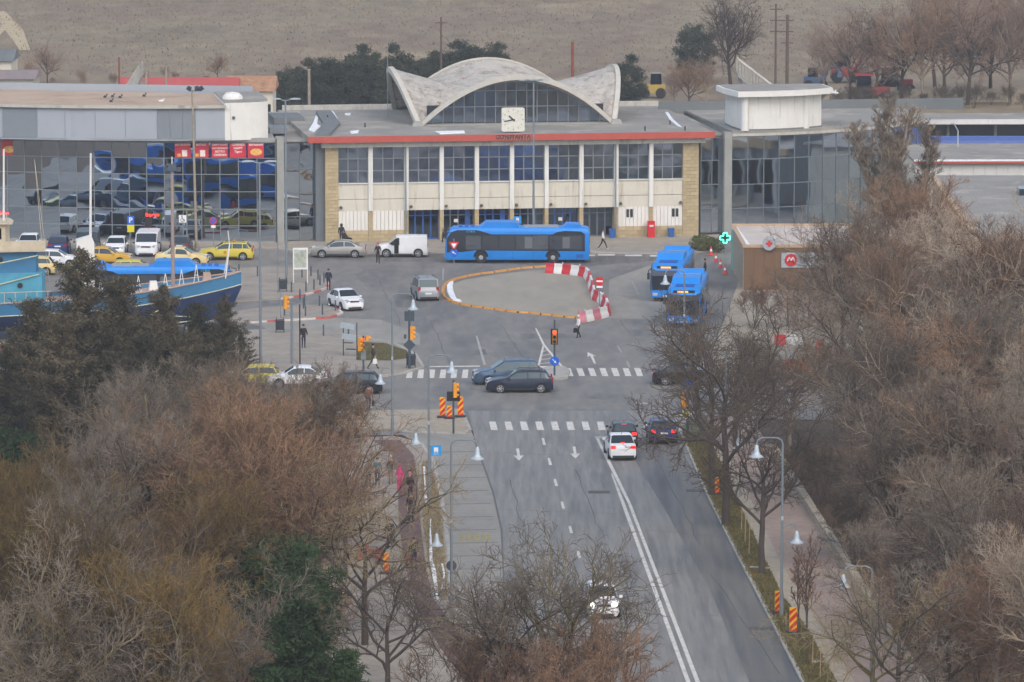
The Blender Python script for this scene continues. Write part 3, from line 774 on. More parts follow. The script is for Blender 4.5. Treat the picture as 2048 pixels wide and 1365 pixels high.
for a, b in ((7, 75), (314, 339), (340, 364), (365, 390)):
    p, q = on_up(a), on_up(b)
    G().prism([(p[0], p[1] - .05), (q[0], q[1] - .05), (q[0], q[1] + .1), (p[0], p[1] + .1)], 9.16, upz - .08).build('cladding_panel', MATS['grey_clad_dark'], lw)
for a, b in ((-70, 6), (76, 130), (131, 190), (191, 250), (251, 313), (391, 450)):
    p, q = on_up(a), on_up(b)
    G().prism([(p[0], p[1] - .05), (q[0], q[1] - .05), (q[0], q[1] + .1), (p[0], p[1] + .1)], 9.16, upz - .08).build('cladding_panel', MATS['grey_clad'], lw)
wb = SR(450, 279, 9.1); we = SR(540, 279, 9.1)
pts = [(wb[0], wb[1] - .06)] + [(wb[0] + (we[0] - wb[0]) * t, wb[1] - .06 + 1.3 * t ** 3) for t in (.3, .6, .8, .92, 1)] + [(we[0] + .15, wb[1] + 3), (we[0] + .15, wb[1] + 11), (wb[0], wb[1] + 11)]
blk = G().prism(pts, 9.005, upz + .35).build('stair_block', MATS['white_render'], lw)
G().prism([(x * .999 + .0, y + .25) for x, y in pts], upz + .352, upz + .42).build('block_roof', MATS['roof_felt'], blk)
g = G().disc((wb[0] + .75, wb[1] - .1, 10.95), .13, 1, .1).build('round_vent', MATS['manhole_iron'], blk)
dm = SR(467, 200, upz + .42)
G().lathe([(0.9, 0), (0.86, .25), (0.6, .5), (.05, .62)], 16, (dm[0], dm[1] + 1, upz + .42)).build('roof_dome', MATS['white_render'], blk, smooth=True)
# low roof behind with plant
for (a, b, cc, d, z0, z1, m) in ((548, 250, 596, 238, 9.0, 9.6, 'roof_felt_dark'), (540, 268, 570, 262, 9.0, 9.5, 'grey_clad_dark')):
    p = SR(a, b, 9.0); q = SR(cc, d, 9.0)
    G().span((p[0], p[1], z0), (q[0], q[1], z1)).build('roof_plant', MATS[m], lw)
p = SR(546, 262, 9); q = SR(640, 213, 9)
G().span((p[0], p[1], 8.7), (-0.02, 21.5, 8.98)).build('low_roof', MATS['roof_felt'], lw)
G().span((p[0], 21.6, 8.7), (-0.02, 22, 9.5)).build('low_parapet', MATS['cream_panel'], lw)
# posters in the panes
mat('poster_red', rgb(198, 40, 66), 0.5, var=0.12, scale=1.2); mat('poster_text', rgb(240, 226, 220), 0.5); mat('poster_yellow', rgb(226, 178, 92), 0.5, var=.25, scale=5)
mat('led_red', (1.0, 0.05, 0.04, 1), 0.5, emit=1.2)
def wing_pt(px, z):
    o = Vector((0, 0, CAM_H))
    for k in range(len(line) - 1):
        p, q = Vector(line[k]), Vector(line[k + 1])
        p3 = SO + su * p.x + sn * p.y; q3 = SO + su * q.x + sn * q.y
        n = (q3 - p3).cross(Vector((0, 0, 1))); r = ray(px, 300)
        r2 = Vector((r.x, r.y, 0)); t = (p3 - Vector((0, 0, p3.z))).dot(n) / r2.dot(n); h = r2 * t
        s = (h - Vector((p3.x, p3.y, 0))).dot(q3 - p3) / (q3 - p3).length_squared
        if -0.001 <= s <= 1.001 or k == len(line) - 2:
            return (h - Vector((SO.x, SO.y, 0))).dot(su), (h - Vector((SO.x, SO.y, 0))).dot(sn)
POSTERS = [(19, ['', '', ''], True), (366, ['LOC DE JOACA', '', ''], False), (402, ['BISTRO', '', ''], False), (440, ['HAPPY PLANET', 'LOC DE JOACA', 'BISTRO', 'CAFENEA'], False), (476, ['CAFENEA', 'HAPPY', 'Tigers'], False), (512, ['RESTAURANT', '', ''], True)]
for px, tx, pizza in POSTERS:
    x, y = wing_pt(px, 8)
    po = G().span((x - .72, y - .12, 7.45), (x + .72, y - .09, 8.72)).build('poster', MATS['poster_red'], lw)
    for i, s in enumerate(tx):
        if s:
            me = text_mesh(s, .26 if len(s) < 9 else .2, MATS['poster_text'], .008, 1.0, .006)
            obj('lettering', me, po, (x, y - .13, 8.56 - i * .29))
    if pizza:
        pts = [(x + .52 * math.cos(t * math.pi / 9), 7.95 + .3 * math.sin(t * math.pi / 9)) for t in range(18)]
        G().extrude(pts, 1, y - .135, y - .125).build('pizza_print', MATS['poster_yellow'], po)
    elif len(tx) == 3 and tx[1] == '':
        G().span((x - .1, y - .135, 7.55), (x + .35, y - .125, 8.1)).build('poster_print', MATS['poster_text'], po)
        G().span((x - .5, y - .135, 7.55), (x - .2, y - .125, 7.8)).build('poster_print', MATS['poster_yellow'], po)
x, y = wing_pt(290, 2)
G().span((x - .1, y - .35, .3), (x + .5, y - .2, 2.75)).build('kiosk_screen', MATS['black_paint'], lw)
obj('lettering', text_mesh('Express', .42, MATS['led_red'], .02, .9, .01), lw, (x + .55, y - .42, 2.5))
x, y = wing_pt(10, 2); obj('lettering', text_mesh('Express', .42, MATS['led_red'], .02, .9, .01), lw, (x, y - .12, 2.4))
# doorway in the wing
x, y = wing_pt(372, 1)
g = G().span((x - 1.3, y - .2, .12), (x - 1.2, y - .05, 3.0)).span((x + 1.2, y - .2, .12), (x + 1.3, y - .05, 3.0)).span((x - 1.2, y - .2, 2.9), (x + 1.2, y - .05, 3.0)).span((x - .05, y - .2, .12), (x + .05, y - .05, 2.9))
g.build('entrance_frame', MATS['alu_frame'], lw)

# ------------------------------------------------------------------ right glass wing with the round-ended block
rw = thing('curved_glass_wing', 'curved glazed wing beside the hall with a white rounded block on its roof', 'building', SO, SANG)
r0 = SR(1458, 474, 0)
l3 = [(SL + .35, 1.0), (r0[0] - .35, 1.3)]
curtain(rw, l3, 6, [0.3, 2.4, 4.5, 6.6, 8.6], 'wing_glass', 'alu_dark', 1.25)
G().span((SL + .02, 1.6, 0), (r0[0] - .3, 22, 8.7)).build('link_wall', MATS['concrete_grey'], rw)
G().span((r0[0] - .35, .4, 0), (r0[0] + .3, 1.4, 9.1)).build('end_pier', MATS['concrete_grey'], rw)
arc = []
rx, ry, rr_ = r0[0] + .3, .6, 26.0
for k in range(9):
    t = R(4 + k * 6.5)
    arc.append((rx + rr_ * (math.sin(t) - math.sin(R(4))), ry + rr_ * (math.cos(R(4)) - math.cos(t))))
curtain(rw, arc, 6, [0.3, 2.4, 4.5, 6.7, 8.7], 'wing_glass', 'alu_dark', 1.6)
inner = [(x - .05, y + .4) for x, y in arc]
G().prism(inner + [(inner[-1][0], 24), (inner[0][0], 24)], 0, 8.98).build('wall', MATS['concrete_grey'], rw)
G().prism([(x + .02, y - .15) for x, y in arc] + [(arc[-1][0] + .3, 24.2), (arc[0][0] - .3, 24.2)], 8.985, 9.2).build('roof', MATS['roof_felt'], rw)
G().prism([(x + .03, y - .2) for x, y in arc] + [(x, y + .05) for x, y in arc[::-1]], 8.74, 8.98).build('roof_edge', MATS['grey_fascia'], rw)
G().span((SL + .3, 22.05, 8.99), (arc[-1][0] + 6, 22.3, 10.0)).build('rear_parapet', MATS['roof_felt_dark'], rw)
G().span((SL + .02, 1.5, 8.71), (r0[0] - .31, 22, 8.9)).build('link_roof', MATS['roof_felt'], rw)
b0 = SR(1478, 262, 9.2); b1 = SR(1645, 255, 9.2)
def bulb(off):
    x0, y0 = b0; w = b1[0] - b0[0]
    pts = [(x0 - off, y0 + 3.4), (x0 + .25 - off * .6, y0 - off)]
    for t in (.35, .55, .72, .85, .95, 1.0):
        pts.append((x0 + (w + off) * t, y0 - off + 2.9 * t ** 2.6))
    pts += [(x0 + w + off, y0 + 6.5), (x0 - off, y0 + 6.5)]
    return pts
tb = G().prism(bulb(0), 9.2, 12.2).build('roof_block', MATS['white_render'], rw)
G().prism([(x, y - .02) for x, y in bulb(.05)], 9.201, 9.32).build('block_skirting', MATS['roof_felt_dark'], tb)
G().prism(bulb(.85), 12.2, 12.68).build('block_slab', MATS['white_render'], tb)
G().prism(bulb(.6), 12.68, 12.72).build('slab_felt', MATS['roof_felt'], tb)
for px in (1490, 1622):
    cc = SR(px, 262, 9.2); yy = b0[1] - .12 if px == 1490 else b0[1] + 1.55
    G().tube((cc[0], yy + .1, 9.2), (cc[0], yy + .1, 12.2), .35, n=14).build('round_pilaster', MATS['white_render'], tb, smooth=True)
g = G()
# ------------------------------------------------------------------ vehicles
def paint(name, c, rough=0.28, metal=0.0, var=0.05): return mat(name, c, rough, metal, var=var, scale=1.2, spec=0.6)
mat('tyre', rgb(38, 38, 40), 0.85); mat('rim_silver', rgb(170, 172, 176), 0.35, metal=0.7); mat('trim_black', rgb(36, 37, 40), 0.55)
mat('shade_black', rgb(22, 22, 24), 0.95); mat('plate_white', rgb(224, 226, 226), 0.5); mat('chrome', rgb(180, 182, 186), 0.2, metal=0.9)  # the near-black stands for shade in wheel hollows, under floors, in the door opening
mat('lamp_clear', rgb(206, 214, 222), 0.12, metal=0.4); mat('lamp_red', rgb(150, 26, 28), 0.25); mat('lamp_red_lit', (0.9, 0.03, 0.03, 1), 0.3, emit=1.1)
mat('lamp_white_lit', (1.0, 0.95, 0.85, 1), 0.3, emit=2.0); mat('lamp_amber_lit', (1.0, 0.45, 0.08, 1), 0.3, emit=2.0)
glass_mat('car_glass', (0.095, 0.12, 0.125, 1), 0.05, metal=0.85)
KIND = {  # c_base, roof_rear, roof_front, ws_base, tumble, belt, hood
    'hatch': (.04, .14, .55, .725, .76, .62, .66), 'sedan': (.12, .30, .555, .72, .75, .61, .65), 'wagon': (.035, .125, .545, .715, .77, .62, .65),
    'mpv': (.03, .10, .555, .75, .80, .57, .62), 'van': (.008, .02, .60, .765, .93, .53, .60), 'bigvan': (.006, .015, .76, .90, .93, .55, .58), 'kombi': (.015, .05, .60, .765, .86, .55, .60)}
def make_car(name, label, cat, loc, rz, pm, kind='hatch', L=4.2, W=1.76, Ht=1.47, lights='off', rails=False, win=None, rim='rim_silver', extra=None, front_lit=False, group=None):
    cb, rr, rf, wb, tum, belt, hood = KIND[kind]
    t = thing(name, label, cat, loc, rz, group)
    w = W / 2; zb = belt * Ht; zh = hood * Ht
    st_ = [(0.0, zb - .14, .84), (.012, zb - (.02 if kind != 'sedan' else .0), .92)]
    if kind == 'sedan': st_ += [(.05, zb + .08, .95), (cb, zb + .1, .98)]
    else: st_ += [(cb, zb + .04, .955)]
    st_ += [(rr, Ht - .035, .985), ((rr + rf) / 2, Ht, 1.0), (rf, Ht - .035, 1.0), (wb, zh + .02, 1.0), ((wb + .94) / 2, zh - .04, .97), (.945, zh - .13, .93), (.985, zh - .24, .84), (1.0, .52, .74)]
    def xs(fr): return (fr - .5) * L
    rings = []
    for fx, top, kw in st_:
        wx = w * kw; tp = top
        bl = min(zb + .03 * (fx < .5), tp - .015)
        k = max(0.0, min(1.0, (tp - bl) / (Ht - zb)))
        wr = wx * (.93 * (1 - k) + tum * k)
        ring = [(wx * .9, .19), (wx, .36), (wx * 1.0, .60 if tp > .62 else tp - .06), (wx * .965, bl), (wr, tp - .05 * k - .012), (wr * .8, tp + .0)]
        rings.append((xs(fx), ring))
    g = G(); n = 12; vs_ = []
    for x, ring in rings:
        pts = [(y, z) for y, z in ring] + [(-y, z) for y, z in ring[::-1]]
        vs_ += [(x, y, z) for y, z in pts]
    fs = [(i * n + j, i * n + (j + 1) % n, (i + 1) * n + (j + 1) % n, (i + 1) * n + j) for i in range(len(rings) - 1) for j in range(n)]
    fs += [tuple(range(n)), tuple(range((len(rings) - 1) * n + n - 1, (len(rings) - 1) * n - 1, -1))]
    g.add(vs_, fs)
    body = g.build('body', pm, t, smooth=True)
    def at(x, j, tt):
        for i in range(len(rings) - 1):
            if rings[i][0] <= x <= rings[i + 1][0] + 1e-6:
                k = (x - rings[i][0]) / (rings[i + 1][0] - rings[i][0])
                a = [rings[i][1][j][m] + k * (rings[i + 1][1][j][m] - rings[i][1][j][m]) for m in (0, 1)]
                b = [rings[i][1][j + 1][m] + k * (rings[i + 1][1][j + 1][m] - rings[i][1][j + 1][m]) for m in (0, 1)]
                return (a[0] + tt * (b[0] - a[0]), a[1] + tt * (b[1] - a[1]))
    if win is None:
        win = {'hatch': [(.10, .375), (.39, .695)], 'sedan': [(.195, .385), (.40, .69)], 'wagon': [(.07, .185), (.20, .375), (.39, .685)], 'mpv': [(.06, .19), (.205, .40), (.415, .715)],
               'van': [(.545, .735)], 'bigvan': [(.70, .87)], 'kombi': [(.06, .23), (.25, .44), (.46, .735)]}[kind]
    for sgn in (-1, 1):
        for a, b in win:
            g = G(); prev = None
            for k in range(8):
                x = xs(a + (b - a) * k / 7)
                lo_ = at(x, 3, .1); hi_ = at(x, 3, .9)
                cur = [(x, sgn * (lo_[0] + .008), lo_[1]), (x, sgn * (hi_[0] + .008), hi_[1])]
                if prev: g.add(prev + cur, [(0, 2, 3, 1)])
                prev = cur
            g.build('side_window', MATS['car_glass'], t)
    def screen(fa, fb, nm, tlo=.07, thi=.93):
        x0, x1 = xs(fa), xs(fb); rows_ = []
        nx = 1 if fb > fa else -1
        for k in (tlo, .5, thi):
            x = x0 + (x1 - x0) * k
            o = at(x, 4, 0.15); m_ = at(x, 4, 1.0)
            rows_.append([(x + nx * .012, s * y, z + .012) for s, (y, z) in ((1, (o[0] * .97, o[1])), (1, m_), (-1, m_), (-1, (o[0] * .97, o[1])))])
        g = G()
        for k in range(2): g.add(rows_[k] + rows_[k + 1], [(0, 1, 5, 4), (1, 2, 6, 5), (2, 3, 7, 6)])
        g.build(nm, MATS['car_glass'], t)
    screen(rf, wb, 'windscreen')
    if kind not in ('van', 'bigvan'): screen(rr, cb, 'rear_window', .08, .88 if kind != 'sedan' else .95)
    # wheels
    rad = .315 if Ht < 1.8 else .34
    for fx in (.185 if kind not in ('sedan',) else .20, .795 if kind != 'bigvan' else .81):
        for sgn in (-1, 1):
            y = sgn * (w - .09); x = xs(fx)
            G().disc((x, sgn * (w + .004), rad + .02), rad + .065, 1, .02, 20).build('wheel_arch_shade', MATS['shade_black'], t)  # dark disc proud of the body, painting the shade of the wheel hollow
            wh = G().lathe([(rad * .7, -.11), (rad * .9, -.11), (rad, -.07), (rad, .07), (rad * .9, .11), (rad * .7, .11)], 20).build('wheel', MATS['tyre'], t, (x, sgn * (w - .075), rad), smooth=True)
            wh.rotation_euler = (R(90), 0, 0)
            g = G().disc((0, 0, 0), rad * .3, 2, .03, 10)
            for k in range(6):
                a = k * math.pi / 3; g.tube((0, 0, 0), (rad * .7 * math.cos(a), rad * .7 * math.sin(a), 0), .045, .035, 5)
            for k in range(16):
                a, b = k * math.pi / 8, (k + 1) * math.pi / 8
                g.tube((rad * .7 * math.cos(a), rad * .7 * math.sin(a), 0), (rad * .7 * math.cos(b), rad * .7 * math.sin(b), 0), .022, n=4)
            g.build('rim', MATS[rim], wh, (0, 0, -.11 * sgn))
    # lamps, plates, bumpers, mirrors
    xf = L / 2; xr = -L / 2
    hz_ = zh - .26 if kind not in ('bigvan',) else zh - .3
    for sgn in (-1, 1):
        h_ = G().box((0, 0, 0), (.34, .30, .14), 0).build('headlight', MATS['lamp_white_lit' if front_lit else 'lamp_clear'], t, (xf - .20, sgn * w * .66, hz_ + .06)); h_.rotation_euler = (0, .25, -sgn * .38)
        tall = kind in ('wagon', 'mpv', 'van', 'kombi', 'bigvan')
        G().box((0, 0, 0), (.10, .2 if tall else .3, .34 if tall else .2)).build('taillight', MATS['lamp_red_lit' if lights != 'off' else 'lamp_red'], t, (xr + .045 + (.02 if tall else 0), sgn * w * (.82 if tall else .72), zb - (.02 if tall else .06)))
        G().box((xs(wb) - .22, sgn * (w + .09), zb + .07), (.12, .17, .13)).build('mirror', pm if kind != 'bigvan' else MATS['trim_black'], t)
        G().box((xs(.33), sgn * (w * .985), zb - .09), (.16, .03, .03)).build('door_handle', pm, t)
        G().box((xs(.50), sgn * (w + .001), .27), (L * .42, .03, .10)).build('side_sill', MATS['trim_black'], t)
    if lights == 'brake':
        G().box((xs(rr) - .02, 0, Ht - .075), (.06, .32, .045)).build('brake_lamp', MATS['lamp_red_lit'], t) if kind != 'sedan' else G().box((xs(cb) + .05, 0, zb + .16), (.06, .26, .05)).build('brake_lamp', MATS['lamp_red_lit'], t)
    G().box((xr + .0, 0, .74 if kind in ('hatch', 'sedan') else .62), (.03, .52, .115)).build('number_plate', MATS['plate_white'], t)
    G().box((xf + .005, 0, .45), (.03, .52, .115)).build('number_plate', MATS['plate_white'], t)
    G().box((xf - .035, 0, hz_ + .03), (.08, W * .42, .10)).build('grille', MATS['trim_black'], t)
    G().box((xf - .02, 0, .27), (.10, W * .62, .13)).build('bumper_intake', MATS['trim_black'], t)
    G().box((xr + .03, 0, .27), (.08, W * .78, .16)).build('rear_valance', MATS['trim_black'], t)
    G().span((xr + .25, -w * .8, .10), (xf - .25, w * .8, .30)).build('underbody_shade', MATS['shade_black'], t)  # dark box added to deepen the contact shadow under the car
    G().tube((xs((rr + rf) / 2) - .6, 0, Ht - .01), (xs((rr + rf) / 2) - .72, 0, Ht + .17), .012, n=5).build('aerial', MATS['trim_black'], t)
    if rails:
        for sgn in (-1, 1): G().path([(xs(rr) + .1, sgn * w * tum * .9, Ht - .03), (xs(rr) + .2, sgn * w * tum * .9, Ht + .04), (xs(rf) - .2, sgn * w * tum * .9, Ht + .04), (xs(rf) - .1, sgn * w * tum * .9, Ht - .03)], .022).build('roof_rail', MATS['trim_black'], t)
    if extra: extra(t, dict(L=L, W=W, Ht=Ht, xs=xs, zb=zb, w=w, rf=rf, rr=rr, wb=wb))
    return t
ROAD = (P(1358, 858) - P(1606, 1365)); ROADA = math.atan2(ROAD.y, ROAD.x)
silver_beige = paint('paint_silver_beige', rgb(168, 166, 160), .3, .55); white_p = paint('paint_white', rgb(226, 228, 230), .25); silver = paint('paint_silver', rgb(158, 162, 168), .3, .5)
bluegrey = paint('paint_blue_grey', rgb(78, 100, 124), .25, .4); darkblue = paint('paint_dark_blue', rgb(38, 46, 66), .22, .2); black_p = paint('paint_black', rgb(34, 34, 42), .22, .2); navy = paint('paint_navy', rgb(34, 50, 104), .22, .1)
yellow = paint('paint_yellow', rgb(204, 188, 66), .3); cream = paint('paint_cream', rgb(220, 200, 140), .35); amber = paint('paint_amber', rgb(204, 160, 48), .35); grey_p = paint('paint_grey', rgb(76, 82, 90), .3, .4)
lime = paint('paint_lime', rgb(170, 190, 50), .35)
mat('decal_orange', rgb(200, 130, 40), .5)
def taxi(t, d):
    G().box((d['xs']((d['rf'] + d['rr']) / 2) + .1, 0, d['Ht'] + .06), (.16, .5, .13), taper=.8).build('taxi_sign', MATS['decal_orange'], t)
    for s in (-1, 1): G().disc((0.05, s * (d['w'] + .004), .68), .14, 1, .012, 12).build('door_emblem', MATS['decal_orange'], t)
def bars(t, d):
    for fx in (.28, .52):
        x = d['xs'](fx); g = G().tube((x, -.72, d['Ht'] + .1), (x, .72, d['Ht'] + .1), .025)
        for s in (-1, 1): g.tube((x, s * .62, d['Ht'] - .04), (x, s * .62, d['Ht'] + .1), .025)
        g.build('roof_bar', MATS['chrome'], t)
def caddy(t, d):
    x0, x1 = d['xs'](.56), d['xs'](.61)
    G().span((x0, d['w'] + .002, .35), (x1 + .15, d['w'] + .018, 1.55)).build('open_door_gap', MATS['shade_black'], t)  # dark sheet on the flank painting the shade of the door opening
    a = G().span((0, -.02, .38), (.05, .75, 1.0)).build('open_door', white_p, t, (x1 + .15, d['w'], 0))
def doorlines(t, d): pass
make_car('sedan_car', 'silver beige sedan parked behind the white panel van', 'car', P(677, 514), R(180), silver_beige, 'sedan', 4.66, 1.81, 1.46)
make_car('panel_van', 'small white panel van with its front door open by the station pavement', 'van', P(804, 513), R(180), white_p, 'van', 4.4, 1.79, 1.82, extra=caddy)
make_car('compact_van', 'silver compact van with windows seen from behind near the roundabout island', 'car', P(849, 597), R(100), silver, 'kombi', 4.15, 1.76, 1.80, rails=True)
make_car('sedan_car', 'white sedan turning round the red and white kerb beside the bollards', 'car', P(691, 617), R(-68), white_p, 'sedan', 4.25, 1.74, 1.53, rim='chrome')
make_car('people_carrier', 'blue grey people carrier with roof bars behind the dark estate car', 'car', P(1014, 767), R(187), bluegrey, 'mpv', 4.75, 1.86, 1.66, extra=bars)
make_car('estate_car', 'dark blue estate car in the middle of the crossing', 'car', P(1039, 783), R(182), darkblue, 'wagon', 4.56, 1.78, 1.50, rails=True)
make_car('estate_car', 'black estate car behind the bare branches on the cross street', 'car', P(698, 786), R(180), black_p, 'wagon', 4.55, 1.78, 1.50)
make_car('sedan_car', 'white car with blue roof lamp half hidden by branches', 'car', P(596, 774), R(180), white_p, 'sedan', 4.3, 1.74, 1.5)
make_car('hatchback_car', 'yellow car mostly hidden by branches on the cross street', 'car', P(505, 772), R(180), yellow, 'hatch', 4.1, 1.72, 1.48)
make_car('hatchback_car', 'black hatchback braking in front of the white sedan', 'car', P(1245, 887), ROADA, black_p, 'hatch', 3.98, 1.73, 1.52, lights='brake')
make_car('sedan_car', 'white sedan waiting with brake lights on beside the double line', 'car', P(1240, 912), ROADA + R(2), white_p, 'sedan', 4.35, 1.74, 1.51, lights='brake')
make_car('hatchback_car', 'navy blue hatchback braking beside the right kerb', 'car', P(1323, 880), ROADA, navy, 'hatch', 4.2, 1.76, 1.49, lights='on')
make_car('sedan_car', 'black car behind the dark street tree on the crossing', 'car', P(1368, 768), R(0), black_p, 'sedan', 4.4, 1.76, 1.46)
make_car('hatchback_car', 'white car coming down the road behind the bare bushy tree', 'car', P(1203, 1226), ROADA + math.pi, white_p, 'hatch', 4.1, 1.76, 1.5, front_lit=True)
# parked row in front of the glass wing
make_car('hatchback_car', 'navy hatchback parked tail out before the glass wing', 'car', P(118, 505), R(92), navy, 'hatch', 4.2, 1.8, 1.5)
make_car('minibus_van', 'tall grey van parked between the navy hatchback and the white hatchback', 'van', P(176, 507), R(-88), grey_p, 'bigvan', 5.0, 1.95, 2.0)
make_car('hatchback_car', 'white hatchback parked nose out beside the white delivery van', 'car', P(233, 508), R(-90), white_p, 'hatch', 4.06, 1.75, 1.45)
make_car('delivery_van', 'white delivery van with black bumper parked nose out', 'van', P(296, 508), R(-90), white_p, 'bigvan', 5.0, 1.96, 1.97)
make_car('hatchback_car', 'dark grey car parked tail out behind the cream taxi', 'car', P(362, 504), R(90), grey_p, 'hatch', 4.2, 1.76, 1.47)
make_car('sedan_taxi', 'cream coloured taxi sedan between the masts', 'taxi', P(364, 530), R(-4), cream, 'sedan', 4.35, 1.74, 1.5)
make_car('estate_taxi', 'yellow estate taxi standing at the red and white kerb', 'taxi', P(453, 519), R(179), yellow, 'wagon', 4.56, 1.78, 1.50, extra=taxi, rails=True)
make_car('sedan_taxi', 'amber yellow taxi behind the white mast base of the ship', 'taxi', P(212, 529), R(-3), amber, 'sedan', 4.3, 1.74, 1.5)
make_car('hatchback_car', 'white car behind the wheelhouse of the blue ship', 'car', P(58, 503), R(-90), white_p, 'hatch', 4.1, 1.75, 1.48)
make_car('hatchback_car', 'white car low behind the stern cabin beside the navy hatchback', 'car', P(112, 534), R(0), white_p, 'hatch', 4.1, 1.75, 1.48)

# cars of the second parking row, hidden behind the ship but mirrored in the glass wing
make_car('hatchback_car', 'lime green car mirrored in the glass wing behind the ship', 'car', P(186, 553), R(5), lime, 'hatch', 4.1, 1.75, 1.48)
make_car('hatchback_car', 'tan car mirrored in the glass wing behind the ship cabin', 'car', P(62, 549), R(182), cream, 'hatch', 4.1, 1.75, 1.48)
make_car('estate_car', 'yellow green estate car mirrored in the glass wing beside the mast base', 'car', P(275, 556), R(4), yellow, 'wagon', 4.5, 1.75, 1.5)
for k, (a, b, rz, m, kd, cn) in enumerate(((-60, 552, 4, navy, 'sedan', 'navy'), (-150, 556, 185, silver, 'hatch', 'silver'), (-240, 552, 3, yellow, 'wagon', 'yellow'), (-330, 558, 183, black_p, 'sedan', 'black'), (-110, 580, 2, bluegrey, 'mpv', 'blue grey'), (-210, 584, 184, white_p, 'van', 'white'))):
    make_car('parked_car', '%s car of the row left of the picture, mirrored in the glass wing' % cn, 'car', P(a, b), R(rz), m, kd, 4.3, 1.76, 1.5 if kd != 'van' else 1.8)
# ---- city buses
mat('bus_blue', rgb(22, 134, 222), .38, var=.09, scale=.6, spec=.5); mat('bus_blue_dark', rgb(24, 86, 168), .5, var=.06); mat('bus_grey', rgb(150, 154, 160), .6)
glass_mat('bus_glass', (0.05, 0.06, 0.08, 1), 0.1, metal=.6)
glass_mat('bus_pane', (0.115, 0.13, 0.155, 1), 0.1, 0.05, 1.2, metal=.6, objvar=.35)
glass_mat('bus_glass_pale', (0.20, 0.22, 0.24, 1), 0.2, metal=.4)
mat('display_amber', (1.0, .5, .1, 1), .4, emit=.7)
def make_bus(label, loc, rz):
    t = thing('city_bus', label, 'bus', loc, rz, 'blue city buses')
    w = 1.275; L = 12.0
    secs = [(-6.0, .93, .34, 2.72), (-5.88, .985, .30, 2.88), (-5.5, 1, .28, 2.96), (4.6, 1, .28, 2.98), (5.35, 1, .28, 2.92), (5.78, .985, .29, 2.66), (5.97, .94, .32, 2.1), (6.05, .92, .36, .9)]
    g = G(); vs_ = []; n = 12
    for x, k, z0, z1 in secs:
        wx = w * k
        half = [(wx * .95, z0), (wx, z0 + .12), (wx, z1 - .42), (wx * .985, z1 - .2), (wx * .9, z1 - .05), (wx * .72, z1)]
        vs_ += [(x, y, z) for y, z in half] + [(x, -y, z) for y, z in half[::-1]]
    fs = [(i * n + j, i * n + (j + 1) % n, (i + 1) * n + (j + 1) % n, (i + 1) * n + j) for i in range(len(secs) - 1) for j in range(n)]
    fs += [tuple(range(n)), tuple(range((len(secs) - 1) * n + n - 1, (len(secs) - 1) * n - 1, -1))]
    g.add(vs_, fs); g.build('body', MATS['bus_blue'], t, smooth=True)
    for s in (-1, 1):
        up_ = [(-5.62, 1.02), (-5.62, 2.42), (-5.3, 2.66), (-4.0, 2.72), (-3.3, 2.62), (-2.9, 2.42), (2.2, 2.42), (2.7, 2.6), (3.4, 2.78), (5.0, 2.78), (5.55, 2.6), (5.86, 2.1), (5.9, .9), (4.6, .95), (3.6, 1.08)]
        band = G().extrude(up_, 1, s * (w + .004), s * (w + .016)).build('window_band', MATS['bus_glass'], t)
        xsw = [-5.4, -4.0, -2.6, -1.2, .2, 1.6, 3.0]
        for i, x in enumerate(xsw):
            G().span((x + .05, s * (w + .017), 1.16), (x + 1.32, s * (w + .026), 2.32)).build('window_pane', MATS['bus_pane'], band)
        for a, b in ((-4.35, -3.75), (-1.25, -.6)) if s > 0 else ((-3.3, -2.2), (.4, 1.6)):
            G().span((a, s * (w + .026), 1.25), (b, s * (w + .034), 2.2)).build('pale_pane', MATS['bus_glass_pale'], band)  # pale sheet painting the brightness of far-side windows seen through the bus
        for x in (-5.3, -3.1, -1.3, .4, 2.2):
            G().span((x, s * (w + .001), .32), (x + .02, s * (w + .006), .98)).build('panel_seam', MATS['bus_blue_dark'], t)
        G().span((-5.5, s * (w + .001), .45), (-4.9, s * (w + .012), .75)).build('vent_grille', MATS['bus_blue_dark'], t)
        for x in (-2.95, 3.05):
            G().disc((x, s * (w + .004), .53), .62, 1, .014, 20, (0, math.pi)).build('wheel_arch_shade', MATS['shade_black'], t)  # dark half disc on the side, shade of the wheel hollow as colour
            wh = G().lathe([(.28, -.14), (.44, -.14), (.48, -.09), (.48, .09), (.44, .14), (.28, .14)], 20).build('wheel', MATS['tyre'], t, (x, s * (w - .11), .48), smooth=True); wh.rotation_euler = (R(90), 0, 0)
            G().lathe([(.08, -.05), (.12, -.04), (.27, .02), (.29, .03)], 14).build('rim', MATS['bus_grey'], wh, (0, 0, -.13 * s))
    G().span((-5.6, -1.05, .16), (5.6, 1.05, .4)).build('underbody_shade', MATS['shade_black'], t)  # dark box added for the shadow beneath the bus
    # windscreen, display, rear window, lamps
    def face(nm, m, pts, mm=None): return G().add(pts, [(0, 1, 2, 3)]).build(nm, MATS[m], t)
    G().add([(5.80, 1.2, 2.58), (5.80, -1.2, 2.58), (6.01, -1.18, 2.05), (6.01, 1.18, 2.05), (6.075, 1.14, .95), (6.075, -1.14, .95)], [(0, 1, 2, 3), (3, 2, 5, 4)]).build('windscreen', MATS['bus_glass'], t)
    G().span((5.70, -.8, 2.60), (5.80, .8, 2.8)).build('display', MATS['black_paint'], t)
    G().span((5.78, -.5, 2.63), (5.81, .3, 2.76)).build('display_text', MATS['display_amber'], t)
    G().span((-6.03, -1.05, 1.5), (-5.97, 1.05, 2.45)).build('rear_window', MATS['bus_glass'], t)
